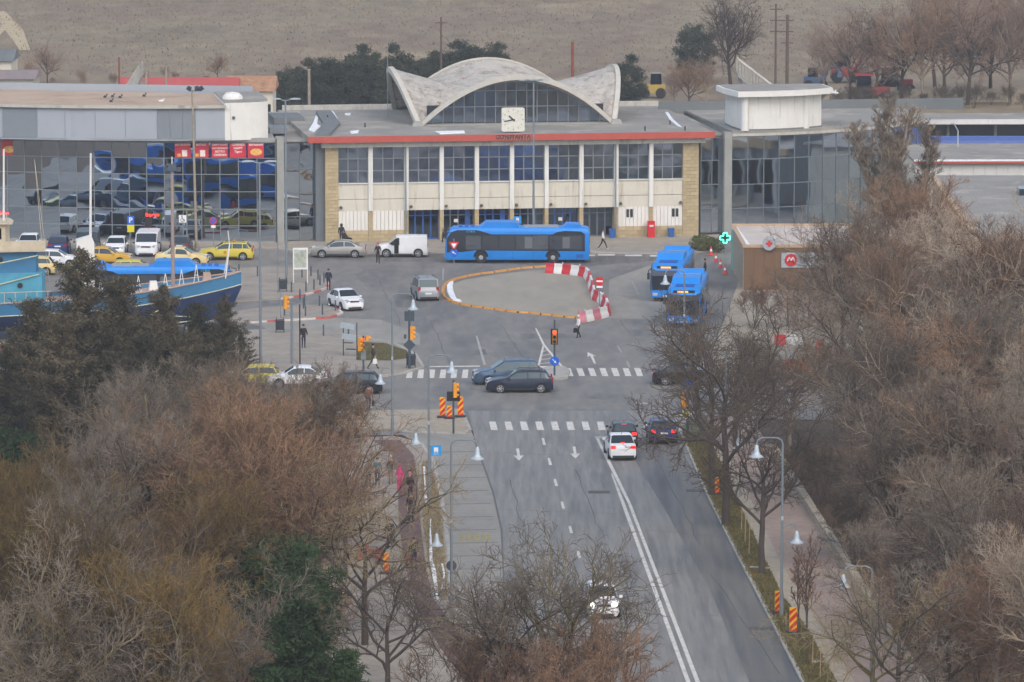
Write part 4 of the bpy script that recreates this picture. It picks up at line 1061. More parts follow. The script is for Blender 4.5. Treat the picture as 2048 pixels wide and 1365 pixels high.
    for s in (-1, 1):
        G().span((6.0, s * .7, .5), (6.07, s * 1.1, .72)).build('headlight', MATS['lamp_clear'], t)
        G().span((-6.03, s * 1.0, .8), (-5.96, s * 1.15, 1.3)).build('taillight', MATS['lamp_red'], t)
        G().path([(5.6, s * 1.2, 2.62), (6.25, s * 1.42, 2.5), (6.25, s * 1.42, 2.3)], .035).build('mirror_arm', MATS['trim_black'], t)
        G().box((6.25, s * 1.42, 2.05), (.14, .2, .5)).build('mirror', MATS['trim_black'], t)
    G().box((6.06, 0, .48), (.05, .52, .12)).build('number_plate', MATS['plate_white'], t)
    # roof pods
    g = G().extrude([(-.2, 2.9), (0, 3.34), (.2, 3.40), (2.6, 3.40), (3.3, 2.9)], 1, -1.05, 1.05); g.build('roof_pod', MATS['bus_blue'], t)
    G().extrude([(-5.4, 2.9), (-5.2, 3.2), (-4.1, 3.26), (-3.7, 2.9)], 1, -1.0, 1.0).build('roof_pod', MATS['bus_blue'], t)
    G().span((-3.4, -.8, 2.9), (-.5, .8, 3.03)).build('roof_panel', MATS['bus_grey'], t)
    for x in (3.6, 4.1, 4.6): G().span((x, -.7, 2.9), (x + .3, .7, 3.04)).build('roof_hatch', MATS['bus_blue_dark'], t)
    G().disc((4.0, 0, 0), .01, 2, .01, 6).build('seam_dot', MATS['trim_black'], t, (0, 0, .5)) if False else None
    mat('print_cyan', rgb(60, 190, 240), .5)
    for s in (-1, 1):
        o = obj('lettering', text_mesh('CT BUS', .22, MATS['print_cyan'], .006), t, (3.9, s * (w + .022), 2.66)); o.rotation_euler = (0, 0, 0 if s < 0 else math.pi)
    return t
make_bus('blue city bus crossing in front of the station doors', P(1035, 523.5), R(180))
make_bus('blue city bus at the stop behind the other standing bus', P(1346, 586), R(-96.5))
make_bus('blue city bus at the stop partly hidden by the dark street tree', P(1376, 636), R(-95))
make_bus('blue city bus left of the picture, mirrored in the glass wing', P(-190, 625), R(4))
make_bus('blue city bus whose roof shows behind the deck of the ship', P(312, 606), R(2))
# ------------------------------------------------------------------ street furniture
mat('steel_grey', rgb(132, 142, 150), .45, metal=.35, var=.1); mat('post_dark', rgb(70, 82, 94), .5, metal=.2, var=.1); mat('post_brown', rgb(150, 140, 126), .7, var=.2, scale=3)
mat('lamp_shade', rgb(176, 188, 196), .4, metal=.2); mat('signal_yellow', rgb(226, 152, 34), .5); mat('signal_black', rgb(30, 30, 32), .5)
mat('sig_red', (1.0, .05, .04, 1), .3, emit=3.0); mat('sig_off', rgb(40, 44, 40), .2)
mat('sign_back', rgb(72, 82, 92), .5, metal=.3); mat('sign_blue', rgb(22, 96, 204), .4); mat('sign_red', rgb(206, 34, 44), .4); mat('sign_white', rgb(232, 232, 232), .4); mat('sign_yellow', rgb(222, 210, 40), .4); mat('stop_blue', rgb(28, 150, 226), .4)
mat('bin_dark', rgb(40, 48, 58), .6); mat('barrier_red', rgb(204, 48, 54), .5, var=.12, scale=2); mat('barrier_white', rgb(226, 226, 222), .5, var=.1, scale=2); mat('separator_orange', rgb(198, 142, 66), .6, var=.15, scale=2); mat('separator_dark', rgb(80, 66, 52), .7)
mat('barrier_pink', rgb(196, 120, 134), .5, var=.12, scale=2)
mat('hazard_red', rgb(206, 40, 36), .45); mat('hazard_yellow', rgb(236, 186, 30), .45)

def mast(px, py, top_py, label, kind='flat', r=.11, m='steel_grey', lean=0.0, heads=2):
    b = P(px, py); tp = Q(px, top_py, b.y); h = tp.z
    t = thing('light_mast', label, 'lamp post', b)
    G().tube((0, 0, 0), (lean, 0, h), r, r * .62, 12).build('pole', MATS[m], t, smooth=True)
    G().lathe([(r * 1.8, 0), (r * 1.8, .06), (r * 1.3, .12), (r * 1.15, .5)], 10).build('base_plate', MATS[m], t)
    if kind == 'flat':
        for s in ((-1, 1) if heads == 2 else (-1.0, -.35, .4, 1.0)):
            a = G().tube((lean, 0, h - .1), (lean + s * .45, -.1, h + .05), .04).build('arm', MATS[m], t)
            G().extrude([(-.42, 0), (.42, .03), (.4, .1), (-.1, .14), (-.4, .08)], 1, -.16, .16).build('lamp_head', MATS['lamp_shade'], a, (lean + s * .8, -.1, h + .02))
    else:
        G().tube((-.6, 0, h), (.6, 0, h), .05).build('crossbar', MATS[m], t)
        for s, ang in ((-.5, .5), (.15, -.2), (.5, -.5)):
            o = G().box((0, 0, 0), (.42, .22, .34), taper=.8).build('floodlight', MATS['post_dark'], t, (s, -.12, h + .22)); o.rotation_euler = (.5, ang, 0)
    return t
mast(521.5, 738, 325, 'tall grey mast with flat lamps in front of the glass wing end')
mast(573, 572, 200, 'tall grey mast between the glass wing and the station hall')
mast(1067, 520, 162, 'tall grey mast rising behind the bus beside the station clock', heads=4)
mast(393, 500, 182, 'brown weathered mast with floodlights behind the yellow estate taxi', 'flood', .13, 'post_brown', -.25)
BELL = [(.02, .62), (.09, .55), (.11, .42), (.13, .36), (.15, .2), (.22, .08), (.34, .0), (.345, -.05), (.30, -.05)]
def bell_lamp(px, py, top_py, side, label, reach=1.35, low=None, h=None):
    b = P(px, py, .1)
    if h is None: h = Q(px, top_py, b.y).z
    t = thing('bell_street_lamp', label, 'street lamp', b)
    h -= .1
    G().tube((0, 0, 0), (0, 0, h - .3), .085, .055, 10).build('pole', MATS['steel_grey'], t, smooth=True)
    G().tube((0, 0, 0), (0, 0, 1.2), .12, .11, 10).build('pole_base', MATS['steel_grey'], t, smooth=True)
    pts = [(0, 0, h - .3), (side * .08, 0, h - .1), (side * .3, 0, h), (side * (reach - .3), 0, h), (side * (reach - .06), 0, h - .12), (side * reach, 0, h - .35)]
    G().path(pts, .04).build('arm', MATS['steel_grey'], t, smooth=True)
    G().lathe(BELL, 16).build('bell_shade', MATS['lamp_shade'], t, (side * reach, 0, h - .97), smooth=True)
    G().box((.0, -.1, h * .55), (.12, .1, .2)).build('junction_box', MATS['lamp_shade'], t)
    if low:
        s2, z2 = low
        G().path([(0, 0, z2 + .2), (s2 * .3, 0, z2 + .45), (s2 * .7, 0, z2 + .4), (s2 * .85, 0, z2 + .1)], .03).build('lower_arm', MATS['steel_grey'], t, smooth=True)
        G().lathe(BELL, 14).build('bell_shade', MATS['lamp_shade'], t, (s2 * .85, 0, z2 - .52), smooth=True)
    return t
bell_lamp(785, 874, 588, 1, 'bell street lamp on the dusty corner pavement by the crossing', low=(-.9, 4.0))
bell_lamp(858, 1010, 711, 1, 'bell street lamp behind the blue bus stop sign', low=(-.9, 4.2))
bell_lamp(903, 1238, 880, 1, 'bell street lamp beside the concrete bus lane', low=(-.9, 4.4))
bell_lamp(1563, 1232, 876, -1, 'bell street lamp in the verge next to the hazard boards', low=(.9, 4.4))
bell_lamp(1742, 1420, 1133, -1, 'bell street lamp at the right pavement among pollarded trees', low=None)
bell_lamp(1450, 1020, 704, -1, 'bell street lamp behind the forked street tree', low=(.9, 4.2))
bell_lamp(1368, 740, 540, -1, 'bell street lamp in front of the standing blue buses')

def signal(name, label, px, py, heads, hpx=None, top_py=None, r=.07, m='post_dark', parts=()):
    """heads: list of (dz, dx, lit index, facing 'cam' or 'away')"""
    b = P(px, py, .1); h = Q(px, top_py, b.y).z - .1
    t = thing(name, label, 'traffic light', b)
    G().tube((0, 0, 0), (0, 0, h), r, r * .85, 10).build('pole', MATS[m], t, smooth=True)
    for z, dx, lit, facing, n in heads:
        hd = G().box((0, 0, 0), (.30, .22, .32 * n)).build('signal_head', MATS['signal_yellow'], t, (dx, -.15 if facing != 'away' else -.02, z))
        if facing == 'side': hd.rotation_euler = (0, 0, R(55))
        if facing == 'away': hd.rotation_euler = (0, 0, R(105))
        for k in range(n):
            zz = .32 * (n / 2 - .5 - k)
            g = G().tube((0, -.12, zz), (0, -.26, zz), .13, .13, 12, False); g.build('visor', MATS['signal_yellow' if facing != 'cam' else 'signal_black'], hd)
            G().disc((0, -.125, zz), .11, 1, .02, 14).build('lens', MATS['sig_red' if k == lit else 'sig_off'], hd)
    for fn in parts: fn(t, h)
    return t
def disc_sign(z, r, m, dx=0, fy=-.12, ring=None, nm='sign_plate'):
    def f(t, h):
        o = G().disc((dx, fy, z), r, 1, .02, 24).build(nm, MATS[m], t)
        if ring: G().disc((dx, fy - .012, z), r * .72, 1, .01, 24).build('sign_face', MATS[ring], o)
    return f
def arrow_on(z, ang, s=.22, dx=0, fy=-.14):
    def f(t, h):
        pts = [(-.05, -.8), (.05 * 2.4, -.8), (.12, .1), (.42, .1), (0.03, .75), (-.36, .1), (-.06, .1)]
        ca, sa = math.cos(ang), math.sin(ang)
        pts = [(dx + s * (a * ca - b * sa), z + s * (a * sa + b * ca)) for a, b in pts]
        G().extrude(pts, 1, fy - .012, fy).build('arrow_mark', MATS['sign_white'], t)
    return f
def rect_back(z, w, h_, m='sign_back', dx=0, fy=-.06, rot=0, nm='sign_back'):
    def f(t, h):
        o = G().box((0, 0, 0), (w, .025, h_)).build(nm, MATS[m], t, (dx, fy, z)); o.rotation_euler = (0, rot, 0)
    return f
signal('traffic_light', 'traffic light showing red above a blue arrow disc on the refuge', 1109, 752, [(2.75, .0, 0, 'cam', 3)], top_py=640, parts=(disc_sign(1.05, .33, 'sign_blue'), arrow_on(1.05, R(-135), .26), rect_back(2.75, .5, 1.1, 'signal_black', -.02, .0)))
signal('traffic_light', 'traffic light with dark sign backs beside the plaza grass', 819, 738, [(2.55, .14, -1, 'away', 3)], top_py=620, r=.10, parts=(rect_back(3.75, .7, .7), rect_back(1.7, .62, .62, rot=R(45)), rect_back(2.3, .18, .3, dx=-.3)))
signal('traffic_light', 'traffic light showing red at the edge of the plaza near a walking man', 727, 755, [(2.35, -.2, 0, 'side', 3), (2.75, .25, -1, 'away', 1)], top_py=672, parts=(rect_back(1.6, .35, .7, 'steel_grey'),))
signal('traffic_light', 'traffic light with black board between the striped hazard boards', 907, 868, [(2.85, .08, -1, 'away', 3)], top_py=760, parts=(rect_back(2.45, .85, .62, 'signal_black'),))
signal('traffic_light', 'traffic light with blue panel beside the navy hatchback', 1375, 882, [(2.65, -.25, -1, 'side', 3)], top_py=745, r=.1, parts=(rect_back(3.6, .6, .4, 'sign_blue', -.05, -.14), rect_back(1.75, .42, .42, 'sign_yellow', -.15, -.14, R(45)), rect_back(1.75, .56, .56, 'sign_white', -.15, -.12, R(45))))
signal('traffic_light', 'tall grey signal post with tilted yellow head by the ship bow', 584, 728, [(4.4, -.45, -1, 'away', 3)], top_py=605, r=.1, m='steel_grey')
b_ = P(600, 735, .1)
t = thing('dark_post', 'slim dark post beside the standing pair on the plaza', 'post', b_); G().tube((0, 0, 0), (0, 0, Q(600, 612, b_.y).z), .05).build('pole', MATS['signal_black'], t)
G().lathe([(.12, 0), (.12, .05), (.06, .15)], 10).build('base_plate', MATS['signal_black'], t)

def sign_post(label, px, py, top_py, parts, r=.035, m='steel_grey', name='road_sign', z0=0.0):
    b = P(px, py, z0); h = Q(px, top_py, b.y).z - z0
    t = thing(name, label, 'sign', b); G().tube((0, 0, 0), (0, 0, h), r).build('pole', MATS[m], t)
    for f in parts: f(t, h)
    return t
def tri_sign(z, s):
    def f(t, h):
        o = G().extrude([(-s, .58 * s), (s, .58 * s), (0, -1.15 * s)], 1, -.09, -.07).build('sign_plate', MATS['sign_red'], t, (0, 0, z))
        G().extrude([(-s * .55, .3 * s), (s * .55, .3 * s), (0, -.64 * s)], 1, -.10, -.088).build('sign_face', MATS['sign_white'], o)
    return f
sign_post('give way triangle above a blue arrow disc on the island tip', 908, 560, 478, (tri_sign(2.85, .42), disc_sign(2.2, .34, 'sign_blue', 0, -.08), arrow_on(2.2, R(60), .26, 0, -.10)))
def noentry(t, h):
    o = G().disc((0, -.06, 2.05), .34, 1, .02, 24).build('sign_plate', MATS['sign_red'], t)
    G().span((-.24, -.09, 1.98), (.24, -.075, 2.11)).build('bar_mark', MATS['sign_white'], o)
    G().span((-.24, -.07, 1.52), (.24, -.05, 1.68)).build('plate_below', MATS['sign_white'], t)
sign_post('red no entry sign standing beside the striped barriers', 1199, 615, 553, (noentry,))
def psign(t, h):
    o = G().span((-.3, -.06, h - .75), (.3, -.04, h - .02)).build('sign_plate', MATS['sign_blue'], t)
    obj('lettering', text_mesh('P', .62, MATS['sign_white'], .01, 1, .02), o, (0, -.075, h - .38))
    G().span((-.3, -.06, h - 1.4), (.3, -.04, h - .78)).build('lower_plate', MATS['sign_yellow'], t)
sign_post('blue parking sign with yellow plate below it', 262, 500, 432, (psign,))
def dsign(t, h):
    o = G().span((-.32, -.06, h - .66), (.32, -.04, h - .02)).build('sign_plate', MATS['sign_white'], t)
    g = G().path([(-.06, -.075, h - .14), (-.04, -.075, h - .36), (.1, -.075, h - .36), (.16, -.075, h - .52)], .03); g.disc((-.06, -.075, h - .11), .05, 1, .02, 8)
    for k in range(8): g.tube((-.04 + .14 * math.cos(math.pi * .7 + k * .5), -.075, h - .45 + .13 * math.sin(math.pi * .7 + k * .5)), (-.04 + .14 * math.cos(math.pi * .7 + (k + 1) * .5), -.075, h - .45 + .13 * math.sin(math.pi * .7 + (k + 1) * .5)), .018)
    g.build('wheelchair_mark', MATS['signal_black'], o)
sign_post('white wheelchair parking sign on a post before the wing doors', 366, 505, 430, (dsign,))
def npark(t, h):
    o = G().disc((0, -.05, h - .35), .33, 1, .02, 24).build('sign_plate', MATS['sign_red'], t)
    G().disc((0, -.065, h - .35), .26, 1, .012, 24).build('sign_face', MATS['sign_blue'], o)
    G().tube((-.19, -.075, h - .16), (.19, -.075, h - .54), .035).build('slash_mark', MATS['sign_red'], o)
    G().span((-.2, -.06, h - .95), (.2, -.04, h - .72)).build('lower_plate', MATS['sign_white'], t)
sign_post('round no parking sign beside the yellow estate taxi', 427, 508, 434, (npark,))
def busstop(t, h):
    o = G().span((-.0, -.05, h - .62), (.62, -.02, h)).build('sign_plate', MATS['stop_blue'], t)
    g = G().span((.18, -.065, h - .38), (.44, -.052, h - .12)).span((.2, -.065, h - .44), (.26, -.052, h - .38)).span((.36, -.065, h - .44), (.42, -.052, h - .38)); g.build('bus_mark', MATS['sign_white'], o)
    obj('lettering', text_mesh('RATC', .12, MATS['sign_white'], .006), o, (.31, -.06, h - .52))
sign_post('blue bus stop sign beside the left cycle path', 862, 986, 891, (busstop,), z0=.12)
sign_post('blue bus stop sign showing above the bus roof', 1028, 508, 433, (busstop,), z0=.12)
sign_post('round sign seen from behind beside the bus lane', 903, 1196, 1125, (disc_sign(1.75, .28, 'sign_back'),), z0=.1)
sign_post('slim grey pole at the edge of the map island', 556, 592, 470, (disc_sign(3.9, .03, 'steel_grey'),), r=.03)
sign_post('slim grey post with small round sign by the bollard island', 561, 640, 580, (disc_sign(2.1, .05, 'steel_grey'),), r=.03)

# map board
b_ = P(601, 566, .12); t = thing('map_board', 'white city map board on two legs on the kerbed island', 'notice board', b_, R(4))
h = Q(601, 496, b_.y).z - .12
for s in (-.56, .56): G().tube((s, 0, 0), (s, 0, h), .04).build('leg', MATS['sign_white'], t)
bd = G().span((-.6, -.05, h - 1.75), (.6, 0, h)).build('board', MATS['sign_white'], t)
mat('map_print', rgb(176, 184, 172), .6, var=.25, scale=3); mat('map_road', rgb(120, 140, 116), .6)
mp_ = G().span((-.5, -.06, h - 1.6), (.5, -.052, h - .15)).build('map_print', MATS['map_print'], bd)
for q in ([(-.45, -.5), (-.1, -1.0), (.3, -.5)], [(-.3, -.4), (0, -1.2), (.4, -1.3)], [(.1, -.3), (.35, -.9)]):
    G().path([(a, -.065, h + c) for a, c in q], .015, 4).build('map_road', MATS['map_road'], mp_)

# litter bins, info boards, bollards
def bin_(px, py, label):
    t = thing('litter_bin', label, 'bin', P(px, py, .1), R(10))
    G().extrude([(-.26, .22), (.26, .22), (.32, .9), (-.32, .9)], 1, -.22, .22).build('basket', MATS['bin_dark'], t)
    for s in (-.3, .3): G().path([(s, 0, 0), (s, 0, .95), (s * .8, 0, 1.15)], .03).build('leg', MATS['bin_dark'], t)
    G().span((-.3, -.05, .95), (.3, .05, 1.0)).build('crossbar', MATS['bin_dark'], t)
bin_(566, 584, 'dark litter bin on the map island'); bin_(560, 666, 'dark litter bin at the edge of the plaza'); bin_(822, 737, 'dark litter bin behind the traffic light with sign backs')
b_ = P(700, 712, .12); t = thing('slatted_bench', 'tilted grey slatted shelter seats stacked beside the plaza grass', 'bench', b_, R(-12))
for k, (z, dx) in enumerate(((2.3, -.15), (1.5, -.05))):
    for j in range(3):
        o = G().box((0, 0, 0), (1.05, .05, .12)).build('slat', MATS['lamp_shade'], t, (dx, -.1 * j, z - .13 * j)); o.rotation_euler = (0, .14, 0)
for j in range(6): G().box((0, 0, 0), (.05, .35, .05)).build('seat_slat', MATS['bin_dark'], t, (-.4 + .12 * j, -.1, .95))
for s in (-.5, .5): G().tube((s, .05, 0), (s, .05, 2.4), .035).build('leg', MATS['bin_dark'], t)
for j in range(4): G().box((0, 0, 0), (.7, .06, .05)).build('seat_slat', MATS['bin_dark'], t, (.1, -.1 * j, .5))
BOL = G().lathe([(.06, 0), (.06, .78), (.05, .82), (.01, .85)], 8).mesh('bollard', MATS['post_dark'], True)
BP = {'on the map island': [(515, 553), (478, 549), (604, 556), (622, 553), (636, 560), (640, 571), (628, 580), (612, 584), (583, 585), (648, 566), (600, 600)], 'on the island below the map': [(609, 612), (639, 613), (569, 632), (611, 633), (645, 630), (671, 622), (607, 618)], 'at the edge of the plaza': [(647, 672), (697, 676)]}
for wh_, ps in BP.items():
    for k, (a, b) in enumerate(sorted(ps)):
        obj('bollard', BOL, None, P(a, b, .1), label='short dark grey bollard, %s from left %s' % (ORD[k], wh_), cat='bollard', group='bollards on the kerbed islands')
G().tube((0, 0, 0), (0, 0, .95), .04, .03).build('marker_post', MATS['lamp_shade'], None, P(886, 560), label='thin striped marker post at the round end of the island', cat='post')

# orange lane separators round the island
sep = [(1092, 534), (1066, 536), (1040, 538), (1013, 542), (987, 546), (960, 549), (933, 554), (912, 559), (896, 566), (887, 575), (885, 586), (890, 597), (904, 605), (922, 610), (945, 614), (968, 617), (991, 620), (1014, 623), (1037, 626), (1060, 627), (1083, 630), (1106, 632), (1130, 635), (1153, 637), (1178, 640)]
for i in range(len(sep) - 1):
    p, q = P(*sep[i]), P(*sep[i + 1]); d = q - p; Ls = d.length
    t = thing('lane_separator', 'low orange lane separator, %s along the line counted from the bus' % ORD[i], 'separator', (p + q) / 2, math.atan2(d.y, d.x), 'orange lane separators round the island')
    G().extrude([(-.16, .0), (.16, 0), (.09, .14), (-.09, .14)], 0, -Ls / 2 + .07, Ls / 2 - .07).build('block', MATS['separator_orange'], t)
    G().box((Ls / 2 - .035, 0, .05), (.09, .22, .1)).build('joint', MATS['separator_dark'], t)
# red and white water barriers
bar = [(1092, 546), (1109, 547), (1126, 548), (1143, 550), (1160, 552), (1172, 555), (1178, 562), (1181, 571), (1184, 581), (1187, 591), (1189, 600), (1199, 604), (1207, 610), (1213, 617), (1216, 626), (1213, 634), (1198, 638), (1184, 641), (1170, 644), (1156, 645)]
BARM = {}
for i in range(len(bar) - 1):
    p, q = P(*bar[i]), P(*bar[i + 1]); d = q - p; Ls = d.length
    pale = i >= 15
    mm = ('barrier_pink' if pale else 'barrier_red') if i % 2 == 0 else 'barrier_white'
    t = thing('traffic_barrier', '%s plastic barrier, %s in the wavy line counted from the bus' % ('faded pink' if mm == 'barrier_pink' else 'red' if mm == 'barrier_red' else 'white', ORD[i]), 'barrier', (p + q) / 2, math.atan2(d.y, d.x), 'striped plastic barriers on the island')
    G().extrude([(-.24, 0), (.24, 0), (.22, .2), (.1, .5), (.08, .82), (-.08, .82), (-.1, .5), (-.22, .2)], 0, -Ls / 2 + .02, Ls / 2 - .02).build('barrier_body', MATS[mm], t)
    G().tube((Ls / 2 - .02, 0, .8), (Ls / 2 - .02, 0, .98), .03).build('coupling_pin', MATS[mm], t)
# more barriers and roadworks behind the trees on the right
k = 0
for a, b in sorted(((1560, 690), (1578, 688), (1596, 690), (1640, 700), (1700, 690), (1720, 692), (1790, 690), (1810, 688), (1850, 690), (1580, 740), (1602, 742), (1626, 744), (1900, 690), (1760, 720))):
    k += 1
    t = thing('traffic_barrier', '%s plastic barrier, %s from left behind the bare trees' % ('red' if k % 2 else 'white', ORD[k - 1]), 'barrier', P(a, b, .1), R(8 * k), 'barriers behind the bare trees')
    G().extrude([(-.2, 0), (.2, 0), (.18, .15), (.08, .45), (.06, .75), (-.06, .75), (-.08, .45), (-.18, .15)], 0, -.4, .4).build('barrier_body', MATS['barrier_red' if k % 2 else 'barrier_white'], t)
    G().tube((.37, 0, .7), (.37, 0, .88), .03).build('coupling_pin', MATS['barrier_white'], t)
# traffic cones by the pharmacy
mat('cone_red', rgb(214, 60, 46), .5)
for k, (a, b) in enumerate(((1422, 510), (1432, 524), (1441, 536), (1450, 548))):
    t = thing('traffic_cone', 'red and white traffic cone, %s down the row beside the pharmacy' % ORD[k], 'cone', P(a, b, .12), 0, 'cones beside the pharmacy')
    G().lathe([(.17, .05), (.12, .3)], 12).build('cone_body', MATS['cone_red'], t); G().lathe([(.12, .3), (.075, .5)], 12).build('white_band', MATS['sign_white'], t)
    G().lathe([(.075, .5), (.03, .75)], 12).build('cone_tip', MATS['cone_red'], t); G().box((0, 0, .025), (.42, .42, .05)).build('foot', MATS['cone_red'], t)

# striped hazard boards
def hazard(px, py, label, w=.3, h=1.15, rz=0.0, z0=.12, flip=1):
    t = thing('hazard_board', label, 'hazard board', P(px, py, z0), rz)
    G().box((0, .06, .06), (.7, .4, .12)).build('foot', MATS['bin_dark'], t)
    bd = G().span((-w / 2, -.02, .12), (w / 2, .02, .12 + h)).build('board', MATS['hazard_yellow'], t)
    n = max(2, round(h / .36)); st2 = h / n
    for k in range(-1, n + 1):
        z = .12 + st2 * k
        a = [(-w / 2, z), (w / 2, z + st2 * .9 * flip), (w / 2, z + st2 * (.9 * flip + .58)), (-w / 2, z + st2 * .58)]
        a = [(x, min(max(zz, .121), .119 + h)) for x, zz in a]
        if abs(a[0][1] - a[3][1]) + abs(a[1][1] - a[2][1]) < .02: continue
        G().extrude(a, 1, -.026, -.0205).build('stripe', MATS['hazard_red'], bd)
hazard(885, 836, 'tall striped hazard board left of the black signal board', .36, 1.25); hazard(899, 838, 'short striped hazard board in the middle of the trio', .34, .75); hazard(921, 835, 'tall striped hazard board right of the black signal board', .36, 1.25, .1)
hazard(1434, 990, 'striped hazard board behind a street tree trunk', .3, .95, .5); hazard(1556, 1228, 'striped hazard board next to the lamp pole in the verge', .34, 1.1, .3); hazard(1586, 1268, 'striped hazard board nearest the viewer in the verge', .38, 1.25, .15)
hazard(772, 1148, 'striped hazard board behind the leaning trunk on the left pavement', .3, 1.05, 0)
mat('net_red', rgb(176, 40, 48), .8, var=.2, scale=5)
# red plastic netting lying bent round the roadworks
g = G(); pts = [(714, 1122), (724, 1118), (738, 1115), (752, 1117), (764, 1124), (772, 1132)]
for i in range(len(pts) - 1):
    p, q = P(*pts[i], .12), P(*pts[i + 1], .12); a = .75 + .25 * math.sin(i * 2.1)
    for k in range(6):
        z0 = .15 * k * a; g.tube((p.x, p.y, p.z + z0 + .05), (q.x, q.y, q.z + z0 + .05), .035, n=4)
    for k in range(3):
        c = p.lerp(q, k / 3); g.tube((c.x, c.y, .15), (c.x, c.y, .15 + .75 * a), .03, n=4)
g.build('safety_net', MATS['net_red'], None, label='red plastic safety net bent round the roadworks on the left pavement', cat='net')
# low wall at the right pavement
wl = [(1545, 905), (1590, 976), (1638, 1052), (1700, 1150), (1776, 1276), (1836, 1365), (1990, 1620)]
t = thing('low_park_wall', 'low concrete wall between the right pavement and the park', 'wall', P(1545, 905), 0)
o0 = P(1545, 905)
for i in range(len(wl) - 1):
    p, q = P(*wl[i]) - o0, P(*wl[i + 1]) - o0; d = q - p; n = max(1, round(d.length / 2.4))
    for k in range(n):
        c = p + d * ((k + .5) / n)
        G().box((c.x, c.y, .27), (d.length / n - .03, .42, .54), math.atan2(d.y, d.x)).build('wall_block', MATS['dusty_concrete'], t)
# stakes beside the young trees
mat('stake_wood', rgb(176, 146, 112), .8)
STK = [(1483, 1062), (1490, 1085), (1498, 1110), (1598, 1262), (1625, 1330), (1668, 1345), (1640, 1358), (1694, 1365)]
for a, b in STK:
    t = G().tube((0, 0, 0), (0.03, 0, 1.7), .025, .02, 6).build('tree_stake', MATS['stake_wood'], None, P(a, b, .12), label='thin wooden tree stake, %s counted down the right verge' % ORD[STK.index((a, b))], cat='stake', group='tree stakes in the verge')
# red box and blue bins by the facade, planter
def fac(px, d): return SO + su * ((px - 651) / 746 * SL) + sn * d
mat('post_red', rgb(204, 34, 40), .4); mat('bin_blue', rgb(36, 92, 164), .5)
t = thing('post_box', 'tall red box standing against the station wall', 'box', fac(1299, -.5) + Vector((0, 0, .12)), SANG)
G().span((-.3, -.25, 0), (.3, .25, 1.35)).build('cabinet', MATS['post_red'], t); G().span((-.33, -.28, 1.35), (.33, .28, 1.42)).build('cap', MATS['post_red'], t); G().span((-.18, -.27, .95), (.18, -.252, 1.1)).build('slot', MATS['sign_white'], t)
for px, lb in ((1340, 'blue plastic bin right of the red box'), (1221, 'blue plastic bin beside the last station door')):
    t = thing('plastic_bin', lb, 'bin', fac(px, -.4) + Vector((0, 0, .12)), SANG)
    G().extrude([(-.2, 0), (.2, 0), (.25, .7), (-.25, .7)], 1, -.22, .22).build('bin_body', MATS['bin_blue'], t); G().span((-.27, -.24, .7), (.27, .24, .78)).build('lid', MATS['bin_blue'], t)
# ------------------------------------------------------------------ the ship
mat('ship_light', rgb(54, 118, 160), .55, var=.14, scale=.8); mat('ship_teal', rgb(72, 150, 178), .55, var=.16, scale=1.2); mat('ship_navy', rgb(22, 48, 92), .5, var=.1, scale=.7)
mat('ship_deck', rgb(176, 152, 138), .85, var=.14, scale=1.5); mat('ship_cream', rgb(196, 184, 160), .7, var=.14, scale=2); mat('ship_white', rgb(222, 222, 218), .6, var=.08); mat('ship_line', rgb(186, 190, 160), .7); mat('rust', rgb(120, 92, 80), .9, var=.2)
add_spots(MATS['ship_light'], rgb(96, 120, 128), 1.4, .6, .72); add_spots(MATS['ship_teal'], rgb(150, 150, 140), 1.6, .62, .70)
SHA = R(9)
sb = P(474, 666)                       # ground under the stem
ship = thing('museum_ship', 'old blue ship standing ashore with light blue cabin and masts', 'ship', sb, SHA)
# stations: x from stem, half beam, keel z, sheer z
sts = [(-30, 2.4, .9, 2.75), (-24, 2.7, .6, 2.75), (-18, 2.8, .5, 2.85), (-12, 2.75, .5, 3.05), (-8, 2.5, .55, 3.35), (-5, 2.0, .65, 3.7), (-3, 1.45, .8, 4.0), (-1.4, .8, 1.1, 4.25), (-.3, .3, 2.0, 4.45), (.35, .06, 3.4, 4.6)]
def hull_ring(x, hb, k, s, lift=0):
    m = s - .95
    return [(x, 0, k), (x, hb * .45, k + .12), (x, hb * .8, k + (m - k) * .45), (x, hb * .93, m), (x, hb, s)]
def hull_part(j0, j1, m, nm, par=ship, grow=0.0):
    g = G(); rows_ = []
    for x, hb, k, s in sts:
        r = hull_ring(x, hb, k, s); rows_.append(r[j0:j1 + 1])
    n = j1 - j0 + 1
    for sg in (1, -1):
        vs_ = [(x, sg * (y + grow), z) for r in rows_ for x, y, z in r]
        g.add(vs_, [(i * n + j, i * n + j + 1, (i + 1) * n + j + 1, (i + 1) * n + j) for i in range(len(sts) - 1) for j in range(n - 1)])
    return g.build(nm, MATS[m], par, smooth=True)
hull_part(0, 3, 'ship_navy', 'lower_hull'); hull_part(3, 4, 'ship_light', 'upper_hull')
g = G()
vs_ = [(x + (-.05 if i == len(sts) - 1 else 0), sg * hb * .97, s - .28) for i, (x, hb, k, s) in enumerate(sts) for sg in (1, -1)]
g.add(vs_, [(2 * i, 2 * i + 1, 2 * i + 3, 2 * i + 2) for i in range(len(sts) - 1)])
deck = g.build('deck', MATS['ship_deck'], ship)
for sg in (1, -1):
    G().path([(x, sg * (hb + .01), s + .02) for x, hb, k, s in sts], .06, 6).build('gunwale', MATS['ship_deck'], ship)
    G().path([(x, sg * (hb * .93 + .03), s - .95) for x, hb, k, s in sts], .045, 5).build('hull_line', MATS['ship_line'], ship)
G().lathe([(.05, -.2), (.22, -.15), (.25, 0), (.22, .15), (.05, .2)], 10, (-.75, -.85, 2.9)).build('anchor', MATS['bin_dark'], ship, smooth=True)
